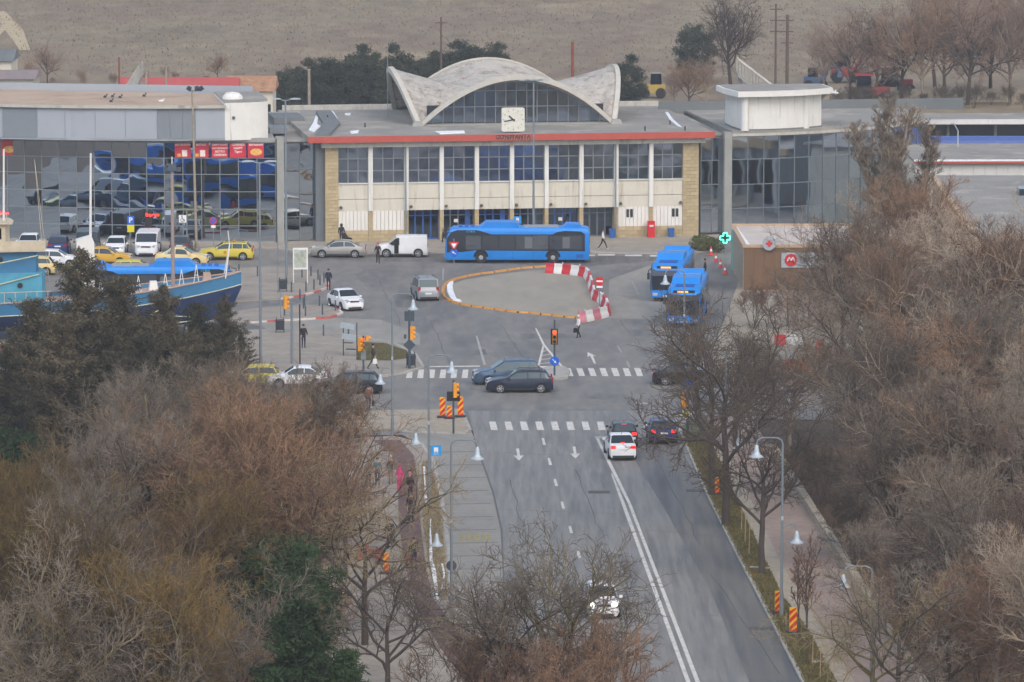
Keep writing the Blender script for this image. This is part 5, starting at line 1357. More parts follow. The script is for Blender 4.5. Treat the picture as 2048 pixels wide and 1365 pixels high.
for pts in ([(-5.2, -2.03, 2.55), (-6.6, -2.1, 1.75)], [(-6.6, -2.12, 1.75), (-2.6, -1.2, 1.35)], [(-6.3, -2.0, .95), (-2.6, -1.15, 1.2)]):
    G().path([Vector(p) + Vector((0, -.05, 0)) for p in pts], .045, 5).build('trim_line', MATS['ship_line'], ship)
for x in (-22, -16, -11, -6.5, -3.6): 
    G().box((x, 0, .32), (.6, 1.2, .64)).build('cradle', MATS['dusty_concrete'], ship)
def dz(x):
    for i in range(len(sts) - 1):
        if sts[i][0] <= x <= sts[i + 1][0]:
            t_ = (x - sts[i][0]) / (sts[i + 1][0] - sts[i][0]); return sts[i][3] + t_ * (sts[i + 1][3] - sts[i][3]) - .28
# cabin
cab = G().prism([(-24, -2.0), (-14.6, -2.0), (-14.2, 0), (-14.6, 2.0), (-24, 2.0)], 2.5, 5.0).build('cabin', MATS['ship_teal'], ship)
G().prism([(-23, -1.7), (-15.0, -1.7), (-14.7, 0), (-15.0, 1.7), (-23, 1.7)], 5.0, 6.6).build('upper_cabin', MATS['ship_light'], ship)
G().prism([(-24.2, -2.2), (-14.4, -2.2), (-14.4, 2.2), (-24.2, 2.2)], 6.6, 6.68).build('bridge_deck', MATS['ship_cream'], ship)
G().prism([(-24.2, -2.22), (-14.3, -2.22), (-14.3, -2.14), (-24.2, -2.14)], 6.69, 7.4).build('bulwark', MATS['ship_cream'], ship)
wh = G().prism([(-22.6, -1.5), (-17.2, -1.5), (-16.8, 0), (-17.2, 1.5), (-22.6, 1.5)], 6.69, 8.6).build('wheelhouse', MATS['ship_cream'], ship)
for x in (-21.9, -20.3, -18.7): G().span((x, -1.54, 7.5), (x + 1.2, -1.5, 8.3)).build('wheelhouse_window', MATS['dark_glass'], wh)
G().prism([(-22.9, -1.8), (-16.7, -1.8), (-16.5, 0), (-16.7, 1.8), (-22.9, 1.8)], 8.6, 8.72).build('wheelhouse_roof', MATS['ship_cream'], wh)
g = G()
for k in range(12): g.tube((-22.6 + k * .5, -1.75, 8.72), (-22.6 + k * .5, -1.75, 9.4), .03, n=5)
g.tube((-22.6, -1.75, 9.4), (-17, -1.75, 9.4), .03, n=5).build('roof_railing', MATS['ship_cream'], wh)
for x, z in ((-17.6, 6.0), (-19.5, 3.9), (-16.2, 4.1), (-21.3, 4.0), (-20.6, 5.9)):
    G().disc((x, -1.72 if z > 5 else -2.02, z), .2, 1, .08, 16).build('porthole', MATS['signal_black'], cab)
G().path([(-24, -2.08, 2.7), (-14.8, -2.08, 4.9)], .05, 5).build('stay_rope', MATS['ship_line'], ship)
G().path([(-24, -2.1, 4.6), (-14.9, -2.1, 6.3)], .05, 5).build('stay_rope', MATS['ship_line'], ship)
g = G()
for k in range(17):
    x = -27 + k * .8; g.tube((x, -2.55, dz(x) + .2), (x, -2.55, dz(x) + 1.0), .025, n=5)
g.path([(-27, -2.55, dz(-27) + 1.0), (-14, -2.55, dz(-14) + 1.0)], .025, 5); g.build('deck_railing', MATS['ship_cream'], ship)
for x, top, r in ((-17.3, 14.0, .11), (-10.9, 13.6, .12)):
    G().tube((x, 0, 3), (x + .15, 0, top), r, r * .6, 8).build('mast', MATS['ship_white'], ship, smooth=True)
mc = G().extrude([(-11.9, 2.7), (-10.6, 2.7), (-10.6, 7.0), (-10.8, 7.5), (-11.9, 7.2)], 1, -.55, .55).build('mast_house', MATS['ship_white'], ship)
for p, q in (((-14.9, 0, 13.2), (-13.9, 0, 4)), ((-14.9, 0, 13.2), (-14.5, -1.5, 6.8))):
    G().tube(p, q, .018, n=4).build('rigging_wire', MATS['ship_cream'], ship)
for x, h_ in ((-10.2, 1.4), (-9.2, 1.3), (-7.4, 1.4), (-5.4, 1.3), (-4.2, 1.4), (-3.1, 1.6)):
    g = G(); z = dz(x)
    for s in (-.22, .22): g.tube((x + s, -1.0, z), (x, -1.0, z + h_), .03, n=5)
    g.tube((x - .1, -1, z + h_ * .5), (x + .1, -1, z + h_ * .5), .03, n=5); g.build('davit', MATS['ship_white'], ship)
g = G()
for s in (-.65, .65): g.tube((-.9, s, dz(-.9) + .1), (-.5, 0, dz(-.9) + 2.6), .045, n=6)
g.tube((-.5, 0, dz(-.9) + 2.4), (-.62, 0, dz(-.9) + 3.6), .035, n=5).build('bow_frame', MATS['ship_white'], ship)
for x, m in ((-8.4, 'ship_cream'), (-6.2, 'ship_white'), (-2.2, 'ship_deck'), (-10.6, 'rust')):
    G().box((x, .2, dz(x) + .35), (.7, .8, .7), taper=.7).build('winch', MATS[m], ship)
b_ = P(347, 668)
t = thing('ship_lamp_mast', 'reddish floodlight mast with dark box head beside the ship', 'lamp post', b_)
h = Q(347, 338, b_.y).z
mat('mast_paint', rgb(150, 136, 132), .7, var=.14, scale=1.0)
G().tube((0, 0, 0), (0, 0, h), .16, .12, 12).build('pole', MATS['mast_paint'], t, smooth=True); G().box((0, 0, h + .1), (.7, .5, .5), taper=.8).build('lamp_box', MATS['post_dark'], t); G().tube((0, 0, h + .3), (0, 0, h + .9), .04).build('spike', MATS['ship_white'], t)
for s in (-.5, .5): G().box((s, 0, h - .05), (.3, .3, .3)).build('floodlight', MATS['post_dark'], t)
# plinth of brick and stone under the shrubs at the stern
pl = thing('brick_plinth', 'brown brick plinth under the stern of the ship', 'plinth', P(20, 712), 0)
mat('brick_brown', rgb(112, 82, 70), .9, var=.2, scale=3, objvar=.15)
br = G().box((0, 0, 0), (.38, .2, .13)).mesh('brick', MATS['brick_brown'])
for r_ in range(6):
    for k in range(10): obj('brick', br, pl, (-2 + k * .4 + .2 * (r_ % 2), 0, .07 + r_ * .14))
G().span((-2.2, .05, 0), (2.2, 1.5, .84)).build('core', MATS['dusty_concrete'], pl)

# ------------------------------------------------------------------ people
SKINM = mat('skin', rgb(190, 146, 124), .6)
CL = {}
def cloth(nm, c):
    return mat('cloth_' + nm, c, .9, var=.14, scale=9)
cloth('black', rgb(34, 34, 38)); cloth('dark', rgb(48, 48, 54)); cloth('navy', rgb(36, 42, 62)); cloth('white', rgb(222, 222, 220)); cloth('brown', rgb(110, 72, 56)); cloth('jeans', rgb(52, 62, 84)); cloth('grey', rgb(120, 116, 110)); cloth('pink', rgb(214, 130, 150)); cloth('magenta', rgb(206, 48, 120)); cloth('teal', rgb(52, 104, 112)); cloth('red', rgb(196, 40, 42)); cloth('olive', rgb(74, 76, 62)); cloth('khaki', rgb(124, 110, 96)); cloth('shoe', rgb(30, 28, 28)); cloth('shoewhite', rgb(220, 220, 220)); cloth('hair', rgb(50, 38, 30)); cloth('hairgrey', rgb(150, 146, 142))
def person(label, px, py, rz, top, legs, hat=None, hair='hair', stride=0.0, h=1.74, long_coat=False, shoes='shoe', arms=(.12, .12), bag=None, z0=0.0, bulky=1.0, lean=0.0, hood=False):
    """continuous skinned body: local +x is forward"""
    k = h / 1.74
    V = []; E = []; Rr = []; T = []
    def v(p, r, par=None, tag_=''):
        V.append(tuple(c * k for c in p)); Rr.append(r if isinstance(r, tuple) else (r, r)); T.append(tag_)
        if par is not None: E.append((par, len(V) - 1))
        return len(V) - 1
    B = bulky
    pel = v((0, 0, .95), (.135 * B, .15 * B), None, 'top' if long_coat else 'legs')
    wai = v((.01 + lean * .3, 0, 1.10), (.125 * B, .14 * B), pel, 'top'); che = v((lean * .7, 0, 1.33), (.13 * B, .17 * B), wai, 'top')
    nek = v((lean, 0, 1.475), .058, che, 'top'); hd1 = v((lean + .02, 0, 1.58), .082, nek, 'skin'); hd2 = v((lean + .025, 0, 1.66), .085, hd1, 'skin')
    top_ = v((lean + .0, 0, 1.715), .06, hd2, 'hair')
    hands = []
    for s, sw in ((1, arms[0]), (-1, arms[1])):
        sh_ = v((lean, s * .175, 1.40), .07 * B, che, 'top')
        el = v((lean - .05 + sw * .4 - (.0), s * (.225 + .02 * B), 1.13), .052 * B, sh_, 'top')
        wr_ = v((lean + sw, s * .23, .90 + abs(sw) * .35), .036, el, 'top')
        ha = v((lean + sw + .03, s * .225, .82 + abs(sw) * .38), .034, wr_, 'skin'); hands.append((V[ha], s))
        hp = v((0, s * .09, .90), .095, pel, 'legs'); st_s = stride * s
        kn = v((st_s * .5 + .03, s * .095, .50), .062, hp, 'legs'); an = v((st_s - (.08 if st_s < 0 else 0), s * .1, .10), .045, kn, 'legs')
        v((st_s + .12 - (.08 if st_s < 0 else 0), s * .11, .045), .04, an, 'shoe')
    if long_coat:
        v((0, 0, .72), (.16 * B, .18 * B), pel, 'top')
    me = bpy.data.meshes.new('body'); me.from_pydata(V, E, []); 
    o = bpy.data.objects.new('body', me); COL.objects.link(o)
    o.modifiers.new('skin', 'SKIN')
    for i, sv in enumerate(me.skin_vertices[0].data):
        sv.radius = (Rr[i][0] * k, Rr[i][1] * k); sv.use_root = (i == 0)
    sd = o.modifiers.new('sub', 'SUBSURF'); sd.levels = 1; sd.render_levels = 1
    dg = bpy.context.evaluated_depsgraph_get()
    nm = bpy.data.meshes.new_from_object(o.evaluated_get(dg)); bpy.data.objects.remove(o); bpy.data.meshes.remove(me)
    mats_ = {'top': MATS['cloth_' + top], 'legs': MATS['cloth_' + legs], 'skin': SKINM, 'hair': MATS['cloth_' + (hat or hair)], 'shoe': MATS['cloth_' + shoes]}
    order = list(mats_); nm.materials.clear()
    for a in order: nm.materials.append(mats_[a])
    segs = [(Vector(V[a]), Vector(V[b]), T[b]) for a, b in E]
    for p in nm.polygons:
        c = p.center; best = None
        for a, b, tg in segs:
            d = b - a; t_ = max(0, min(1, (c - a).dot(d) / d.length_squared)); dist = (c - a - d * t_).length
            if best is None or dist < best[0]: best = (dist, tg, t_)
        tg = best[1]
        if c.z > 1.62 * k and (c.x < (lean + .04) * k or c.z > 1.69 * k): tg = 'hair'
        if hood and c.z > 1.5 * k and c.x < (lean + .06) * k: tg = 'top'
        if tg == 'top' and c.z < .05: tg = 'shoe'
        p.material_index = order.index(tg); p.use_smooth = True
    t = thing('person', label, 'person', P(px, py, z0), rz)
    # fingers: four of unequal length and a thumb
    g = G()
    for hp_, s in hands:
        hx = Vector(hp_)
        for i, (dx, ln) in enumerate(((-.03, .06), (-.01, .075), (.012, .08), (.032, .07))):
            a = hx + Vector((dx, 0, -.025)); m_ = a + Vector((.008, -s * .004, -ln * .55)); e_ = m_ + Vector((.004, -s * .02, -ln * .45))
            g.tube(a, m_, .0095, .009, 5); g.tube(m_, e_, .009, .007, 5)
        g.tube(hx + Vector((.03, 0, .0)), hx + Vector((.06, -s * .01, -.035)), .011, .009, 5)
    fm = g.mesh('fingers', SKINM)
    bm = bmesh.new(); bm.from_mesh(nm)
    n0 = len(bm.faces); bm.from_mesh(fm); bm.faces.ensure_lookup_table()
    for f_ in bm.faces[n0:]: f_.material_index = order.index('skin')
    # a nose and ears on the head
    bm.to_mesh(nm); bm.free(); bpy.data.meshes.remove(fm)
    zmin = min(v_.co.z for v_ in nm.vertices)
    ob = obj('body', nm, t, (0, 0, -zmin))
    hx = V[hd2]
    g = G().lathe([(.085 * k, -.02), (.098 * k, .02), (.09 * k, .07), (.05 * k, .105), (.01, .115)], 12)
    cap = g.build('hat' if hat else 'hair', mats_['hair'], t, (hx[0] - .015, 0, hx[2] - zmin + .0), smooth=True)
    G().add([(.075 * k, 0, .0), (.105 * k, 0, -.05), (.08 * k, .018, -.05), (.08 * k, -.018, -.05)], [(0, 1, 2), (0, 3, 1), (1, 3, 2), (0, 2, 3)]).build('nose', SKINM, t, (hx[0], 0, hx[2] - zmin))
    if hood: G().lathe([(.11 * k, -.16), (.125 * k, -.05), (.12 * k, .05), (.07 * k, .11), (.01, .125)], 12).build('hood', mats_['top'], t, (hx[0] - .04, 0, hx[2] - zmin), smooth=True)
    if bag:
        bc, s = bag; hp_ = [q for q in hands if q[1] == s][0][0]
        G().box((hp_[0], hp_[1] + s * .05, hp_[2] - .30 - zmin), (.30, .12, .34), taper=.85).build('bag', MATS['cloth_' + bc], t)
        G().path([(hp_[0] - .08, hp_[1] + s * .05, hp_[2] - .14 - zmin), (hp_[0], hp_[1] + s * .02, hp_[2] - .04 - zmin), (hp_[0] + .08, hp_[1] + s * .05, hp_[2] - .14 - zmin)], .012, 5).build('bag_handle', MATS['cloth_' + bc], t)
    return t
person('person in long dark coat and red hat walking before the white panel van', 756, 527, R(-90), 'black', 'black', hat='red', long_coat=True, stride=.12)
person('person in dark clothes standing against the stone pier with a pushchair', 683, 488, R(-90), 'black', 'dark', hood=True, bulky=1.15, z0=.12)
person('person in navy uniform seen from behind beside the kerbed island', 657, 581, R(80), 'navy', 'navy', hat='dark', bulky=1.15, arms=(.2, .2))
person('person in dark jacket standing by the slim dark post', 607, 696, R(-70), 'black', 'navy', z0=.12, arms=(.25, .25), bulky=1.1)
person('person in dark coat striding over the plaza with a white bag', 746, 738, R(0), 'dark', 'olive', hat='black', stride=.30, z0=.12, bag=('white', -1), h=1.8, bulky=1.1)
person('person in brown jacket and jeans crossing the street behind branches', 737, 824, R(75), 'brown', 'jeans', stride=.08, h=1.8, bulky=1.12, bag=('black', -1))
person('person in white jacket and black trousers walking past the pink barriers', 1157, 676, R(200), 'white', 'black', hat='white', stride=.12, bag=('dark', -1), h=1.72, bulky=1.1)
person('person in white top walking along the station pavement', 1206, 499, R(-10), 'white', 'black', hat='black', stride=.34, shoes='shoewhite', h=1.75, z0=.12)
person('person in magenta hooded coat waiting on the cycle path', 799, 985, R(-100), 'magenta', 'magenta', hood=True, long_coat=True, z0=.13, h=1.6)
person('person in pale pink hat and dark coat waiting next to the magenta coat', 820, 1000, R(-60), 'black', 'black', hat='pink', bulky=1.2, z0=.13, h=1.66)
person('person with white woolly hat and dark jacket behind the waiting group', 782, 968, R(-90), 'navy', 'grey', hat='white', z0=.13, h=1.72)
person('person in beige coat at the edge of the group under the bare tree', 728, 1000, R(-30), 'khaki', 'jeans', hair='hairgrey', long_coat=True, z0=.12, bulky=1.15)
person('person in dark grey coat behind the beige coat', 737, 975, R(-60), 'grey', 'dark', z0=.12, bulky=1.1)
person('person in teal jacket among the waiting group', 755, 972, R(-80), 'teal', 'dark', z0=.12, bulky=1.05)
person('person in pale jacket left of the beige coat', 703, 985, R(-20), 'white', 'grey', z0=.12, hair='hairgrey')
person('person in black coat with small bag in front of the hazard board', 780, 1098, R(-95), 'black', 'dark', z0=.12, bulky=1.15, bag=('navy', 1))
person('person in dark jacket carrying a red bag on the cycle path', 828, 1138, R(-85), 'dark', 'navy', z0=.13, bag=('red', -1), stride=.15, h=1.76, bulky=1.1)
person('person in black coat on the cycle path in front of the pale pink hat', 822, 1044, R(-85), 'black', 'black', z0=.13, bulky=1.15)
person('person in dark jacket waiting beside the standing blue bus', 1410, 560, R(180), 'dark', 'dark', z0=.0, bulky=1.1)
person('person in orange brown coat behind the bare trees by the far pavement', 1640, 738, R(180), 'khaki', 'dark', z0=.12)
person('person in brown jacket beside the orange brown coat', 1652, 740, R(170), 'brown', 'dark', z0=.12)
t = thing('pushchair', 'dark pushchair beside the person at the stone pier', 'pushchair', P(694, 489, .12), R(-30))
G().extrude([(-.3, .35), (.3, .3), (.38, .55), (0, .6), (-.25, .95), (-.38, .9)], 1, -.22, .22).build('seat', MATS['cloth_black'], t)
for x in (-.3, .3):
    for s in (-.22, .22): G().disc((x, s, .12), .12, 1, .04, 12).build('wheel', MATS['tyre'], t)
G().path([(-.3, -.2, .15), (-.1, -.2, .4), (-.45, -.2, 1.05), (-.45, .2, 1.05), (-.1, .2, .4), (-.3, .2, .15)], .015).build('frame', MATS['galv'], t)
# ------------------------------------------------------------------ pharmacy and other buildings
mat('brown_clad', rgb(118, 90, 66), .7, var=.1, scale=1.2, stretch=(1, 1, .2)); mat('pharm_roof', rgb(196, 186, 176), .9, var=.12, scale=.5); mat('pharm_edge', rgb(186, 160, 130), .8); mat('cross_green', (.1, 1.0, .62, 1), .4, emit=2.2); mat('sign_teal', rgb(96, 176, 168), .5)
pr = thing('pharmacy', 'low brown pharmacy with pale flat roof and a lit green cross', 'shop', P(1487, 583), R(1))
pw, pd, ph = 13.0, 15.5, 3.5
G().span((0, 0, 0), (pw, pd, ph)).build('wall', MATS['dusty_concrete'], pr)
n = 16
for k in range(n):
    G().span((pw * k / n + .01, -.06, .1), (pw * (k + 1) / n - .01, -.003, ph)).build('cladding_board', MATS['brown_clad'], pr)
for k in range(12): G().span((-.06, pd * k / 12 + .01, .1), (-.003, pd * (k + 1) / 12 - .01, ph)).build('cladding_board', MATS['sign_teal' if k > 9 else 'dusty_concrete'], pr)
G().span((.25, .25, ph), (pw - .25, pd - .25, ph + .05)).build('roof', MATS['pharm_roof'], pr)
for a, b in (((-.1, -.1, ph), (pw + .1, .24, ph + .22)), ((-.1, pd - .24, ph), (pw + .1, pd + .1, ph + .22)), ((-.1, .241, ph), (.24, pd - .241, ph + .2)), ((pw - .24, .241, ph), (pw + .1, pd - .241, ph + .2))): G().span(a, b).build('parapet', MATS['pharm_edge'], pr)
bd = G().span((3.0, -.14, 1.9), (7.2, -.07, 3.1)).build('sign_board', MATS['lamp_shade'], pr)
G().disc((3.75, -.16, 2.5), .5, 1, .03, 20).build('logo_disc', MATS['sign_red'], bd)
G().path([(3.45, -.19, 2.4), (3.6, -.19, 2.75), (3.75, -.19, 2.45), (3.9, -.19, 2.75), (4.05, -.19, 2.4)], .05, 5).build('logo_stroke', MATS['sign_white'], bd)
obj('lettering', text_mesh('FARMACIA', .5, MATS['post_dark'], .02), bd, (5.7, -.16, 2.55))
G().disc((2.0, -.3, ph + .35), .55, 1, .06, 20).build('round_sign', MATS['lamp_shade'], pr)
g = G().span((1.9, -.36, ph + .1), (2.1, -.335, ph + .6)); g.span((1.75, -.365, ph + .25), (2.25, -.34, ph + .45)).build('small_cross', MATS['cone_red'], pr)
for a in ([(1462, 455), (1474, 455), (1500, 490), (1490, 493)],):
    q = pxs(a, ph + .06); G().prism(q, ph + .052, ph + .1).build('snow_patch', MATS['snow_old'], kind='stuff')
# the cross on its bracket
cb_ = P(1450, 506, 0); hz_ = Q(1450, 476, cb_.y).z
t = thing('pharmacy_cross', 'lit green pharmacy cross on a post beside the low brown shop', 'sign', cb_)
G().tube((0, .1, 0), (0, .1, hz_), .05).build('pole', MATS['galv'], t)
a, b = .42, .15
pts = [(-b, -a), (b, -a), (b, -b), (a, -b), (a, b), (b, b), (b, a), (-b, a), (-b, b), (-a, b), (-a, -b), (-b, -b)]
bx_ = G().extrude([(x * 1.05, hz_ + z * 1.05) for x, z in pts], 1, -.1, .0).build('cross_box', MATS['signal_black'], t)
for i in range(12):
    p, q = pts[i], pts[(i + 1) % 12]
    G().tube((p[0], -.12, hz_ + p[1]), (q[0], -.12, hz_ + q[1]), .055, n=6).build('neon_tube', MATS['cross_green'], bx_)
# hedge planting by the pharmacy handled with the plants
# ---- low platform building on the right
lbm = thing('platform_building', 'low pale building with red eave behind the bare trees', 'building', P(1830, 478), R(1))
G().span((0, 0, 0), (22, 15, 6.7)).build('wall', MATS['cream_panel'], lbm)
mat('seam_white', rgb(206, 206, 202), .7, var=.06)
for k in range(22): G().span((k + .02, -.06, 1.5), (k + .98, -.003, 6.4)).build('cladding_panel', MATS['seam_white'], lbm)
G().span((-.2, -.5, 6.7), (22.2, 15.2, 6.9)).build('roof', MATS['roof_felt'], lbm)
G().span((-.2, -.55, 6.62), (22.2, -.502, 6.80)).build('red_eave', MATS['red_fascia'], lbm); G().span((-.2, -.56, 6.81), (22.2, -.505, 6.97)).build('white_eave', MATS['snow_old'], lbm)
for k in range(3): G().span((2 + 6 * k, -.1, .4), (5.5 + 6 * k, -.065, 1.45)).build('window', MATS['dark_glass'], lbm)
# ---- diagonal building
oa = P(1862, 500); dz_ = math.atan2(P(2110, 900).y - oa.y, P(2110, 900).x - oa.x)
dgb = thing('slanting_shed', 'long grey building with beige cornice running away behind the bare trees', 'building', oa, dz_)
mat('beige_cornice', rgb(186, 162, 128), .85, var=.14, scale=1); mat('pale_pilaster', rgb(190, 186, 178), .8, var=.1)
G().span((0, .4, 0), (60, 16, 6.0)).build('wall', MATS['concrete_grey'], dgb)
G().span((-.4, 0, 6.0), (60.4, 16.4, 6.35)).build('roof', MATS['roof_felt'], dgb)
for k in range(24): G().span((-.45 + 2.5 * k, -.06, 5.55), (2.03 + 2.5 * k, .34, 6.36)).build('cornice_block', MATS['beige_cornice'], dgb)
for k in range(25): G().span((.1 + 2.45 * k, .1, 0), (.45 + 2.45 * k, .38, 5.5)).build('pilaster', MATS['pale_pilaster'], dgb)
for k in range(24): G().span((.7 + 2.45 * k, .36, 1.2), (2.3 + 2.45 * k, .395, 4.6)).build('window', MATS['dark_glass'], dgb)
for x, y in ((6, 8), (14, 6), (22, 9)): G().span((x, y, 6.36), (x + 2.5, y + 1.2, 6.9)).build('roof_light', MATS['dark_glass'], dgb)
# ---- platform canopy and train
D_ = 462
c0 = Q(1665, 244, D_); 
can = thing('platform_canopy', 'long platform roof with white fascia behind the curved wing', 'canopy', (c0.x, D_, 0), R(.5))
zc = c0.z
G().span((0, 0, zc - .25), (40, .25, zc + .2)).build('fascia', MATS['white_render'], can); G().span((0, .26, zc - .1), (40, 8, zc + .1)).build('roof', MATS['roof_felt'], can)
for k in range(9): G().tube((2 + k * 4.4, 1.5, 0), (2 + k * 4.4, 1.5, zc - .11), .14).build('post', MATS['concrete_grey'], can)
G().span((0, 7.6, 0), (40, 7.9, zc - .11)).build('back_wall', MATS['grey_clad_dark'], can)
D2 = 457; q0 = Q(1832, 285, D2)
trn = thing('blue_train', 'blue train coach roof line under the platform canopy', 'train', (q0.x, D2, 0), R(.5))
mat('train_blue', rgb(74, 98, 160), .45, var=.06); G().extrude([(-1.4, 0), (1.4, 0), (1.45, q0.z - .8), (1.1, q0.z + .25), (.4, q0.z + .55), (-.4, q0.z + .55), (-1.1, q0.z + .25), (-1.45, q0.z - .8)], 0, 0, 24).build('coach_body', MATS['train_blue'], trn)
for k in range(9): G().span((1 + 2.5 * k, -1.47, q0.z - 1.8), (2.8 + 2.5 * k, -1.42, q0.z - 1.0)).build('window', MATS['dark_glass'], trn)
G().span((0.2, -1.2, -.04), (23.8, 1.2, .3)).build('bogie', MATS['bin_dark'], trn)
sp = Q(1916, 262, 446); t = thing('platform_lamp', 'thin white lamp pole over the low pale building roof', 'lamp post', (sp.x, 446, 0))
G().tube((0, 0, 0), (0, 0, sp.z), .06).build('pole', MATS['lamp_shade'], t); G().path([(0, 0, sp.z), (-.35, 0, sp.z + .6)], .04).build('arm', MATS['lamp_shade'], t); G().box((-.45, 0, sp.z + .65), (.4, .15, .12)).build('lamp_head', MATS['lamp_shade'], t)
# ---- stairs of the footbridges
def footbridge(pxa, pya, pxb, pyb, D, label, w=2.4, flip=1):
    a, b = Q(pxa, pya, D), Q(pxb, pyb, D)
    t = thing('footbridge_stair', label, 'stairs', (a.x, D, 0))
    dx, dz2 = b.x - a.x, b.z - a.z
    for y in (0, w):
        g = G()
        for k in range(14):
            x = dx * k / 13; z = a.z + dz2 * k / 13; g.tube((x, y, z - 1.3), (x, y, z), .035, n=5)
        g.build('balusters', MATS['grey_fascia'], t)
        G().tube((0, y, a.z), (dx, y, b.z), .09, n=6).build('handrail', MATS['grey_fascia'], t)
    G().extrude([(0, a.z - 1.3), (dx, b.z - 1.3), (dx, b.z - 1.6), (0, a.z - 1.6)], 1, 0, w).build('flight', MATS['concrete_grey'], t)
    for x, z in ((0.2, a.z), (dx * .5, (a.z + b.z) / 2)): G().span((x - .2, .6, -.05), (x + .2, 1.4, z - 1.62)).build('pier', MATS['concrete_grey'], t)
footbridge(1476, 120, 1548, 175, 466, 'concrete footbridge stair rising behind the rounded roof block')
footbridge(278, 132, 250, 176, 470, 'concrete footbridge stair rising behind the tan roof', w=5)
# ---- red tiled sheds behind the left wing
mat('red_tile', rgb(182, 84, 80), .7, var=.08, scale=.6); mat('old_tile', rgb(170, 130, 100), .9, var=.25, scale=1.5); mat('shed_grey', rgb(140, 128, 126), .8, var=.1)
def shed(px0, px1, py_eave, py_ridge, D, label, m, z_e=4.0, depth=8, wall='cream_panel', name='shed'):
    a, b = Q(px0, py_eave, D), Q(px1, py_eave, D); r_ = Q((px0 + px1) / 2, py_ridge, D + depth * .5)
    t = thing(name, label, 'building', (a.x, D, 0)); L_ = b.x - a.x
    G().span((0, .2, -.05), (L_, depth - .2, a.z)).build('wall', MATS[wall], t)
    G().add([(-.3, -.2, a.z - .05), (L_ + .3, -.2, a.z - .05), (L_ + .3, depth / 2, r_.z), (-.3, depth / 2, r_.z), (-.3, depth + .2, a.z - .05), (L_ + .3, depth + .2, a.z - .05)], [(0, 1, 2, 3), (3, 2, 5, 4), (0, 3, 4), (1, 5, 2)]).build('roof', MATS[m], t)
    n = max(2, int(L_ / .9))
    for k in range(n): G().add([(L_ * k / n, -.21, a.z), (L_ * k / n + .08, -.21, a.z), (L_ * k / n + .08, depth / 2, r_.z + .05), (L_ * k / n, depth / 2, r_.z + .05)], [(0, 1, 2, 3)]).build('roof_seam', MATS[m], t)
    for k in range(2): G().span((L_ * (.2 + .5 * k), .14, a.z * .35), (L_ * (.2 + .5 * k) + 1.2, .19, a.z * .75)).build('window', MATS['dark_glass'], t)
    return t
shed(240, 470, 185, 155, 520, 'long red roofed shed behind the tan roof', 'red_tile')
shed(455, 545, 182, 152, 522, 'old brown tiled shed next to the red roofed shed', 'old_tile')
shed(105, 240, 190, 172, 505, 'low red roofed shed beside the sloping stair', 'red_tile')
shed(-60, 66, 158, 140, 560, 'grey brown roofed shed at the edge of the field', 'shed_grey', wall='grey_fascia')
shed(-60, 22, 122, 98, 575, 'dark roofed house above the grey brown shed', 'roof_felt_dark', wall='cream_panel', name='field_house')
# ---- poles, chimney
mat('pole_wood', rgb(92, 80, 70), .9); mat('chimney_rust', rgb(132, 72, 56), .9, var=.2)
def pole(px, top, D, label, r=.12, m='pole_wood', cross=1, name='utility_pole'):
    p = Q(px, top, D); t = thing(name, label, 'pole', (p.x, D, 0)); G().tube((0, 0, -.06), (0, 0, p.z), r * 1.2, r * .8, 8).build('shaft', MATS[m], t)
    for k in range(cross): G().box((0, 0, p.z - .6 - k * 1.2), (1.3, .1, .12)).build('crossarm', MATS[m], t)
    if not cross: G().lathe([(r, 0), (r * 1.1, .1), (r * .6, .15)], 8, (0, 0, p.z)).build('cap', MATS[m], t)
pole(882, 35, 540, 'dark wooden pole standing in front of the field behind the evergreens', cross=1); pole(1552, 8, 545, 'tall dark pole with crossarms before the field', cross=3); pole(1575, 30, 535, 'thick dark pole with crossarms beside the tall one', .18, cross=3)
pole(1145, 88, 500, 'rusty red chimney behind the vaulted shell', .16, 'chimney_rust', 0, 'chimney'); pole(618, 142, 470, 'pale concrete pole beside the evergreens behind the low roof', .16, 'post_brown', 0); pole(238, 118, 500, 'thin chimney pipe above the low red shed', .1, 'chimney_rust', 0, 'chimney')
pole(332, 135, 515, 'concrete post in front of the long red shed', .14, 'post_brown', 0); pole(292, 148, 512, 'shorter concrete post beside the sloping stair', .16, 'post_brown', 0)
pole(775, 76, 447, 'thin antenna pole beside the tip of the shell', .04, 'galv', 0, 'antenna')
# ---- yard machines on the far side
mat('machine_red', rgb(142, 52, 54), .6, var=.12); mat('machine_yellow', rgb(176, 152, 70), .6, var=.1); mat('machine_blue', rgb(70, 96, 130), .6, var=.12)
def tractor(px, py, s, label, m, rz=0):
    b = P(px, py); t = thing('tractor', label, 'tractor', b, rz)
    G().box((.9 * s, 0, 1.2 * s), (1.8 * s, .8 * s, .7 * s)).build('bonnet', MATS[m], t); G().box((-.6 * s, 0, 1.9 * s), (1.4 * s, 1.3 * s, 1.4 * s), taper=.9).build('cab', MATS['dark_glass'], t); G().box((-.6 * s, 0, 2.7 * s), (1.7 * s, 1.5 * s, .2 * s)).build('cab_roof', MATS[m], t)
    for x, r_ in ((-.7 * s, .85 * s), (1.3 * s, .55 * s)):
        for q in (-.75 * s, .75 * s): G().disc((x, q, r_), r_, 1, .35 * s, 18).build('wheel', MATS['tyre'], t)
tractor(1740, 208, 1.25, 'red tractor parked behind the platforms', 'machine_red', R(0)); tractor(1790, 190, 1.15, 'second red machine beside the red tractor', 'machine_red', R(20))
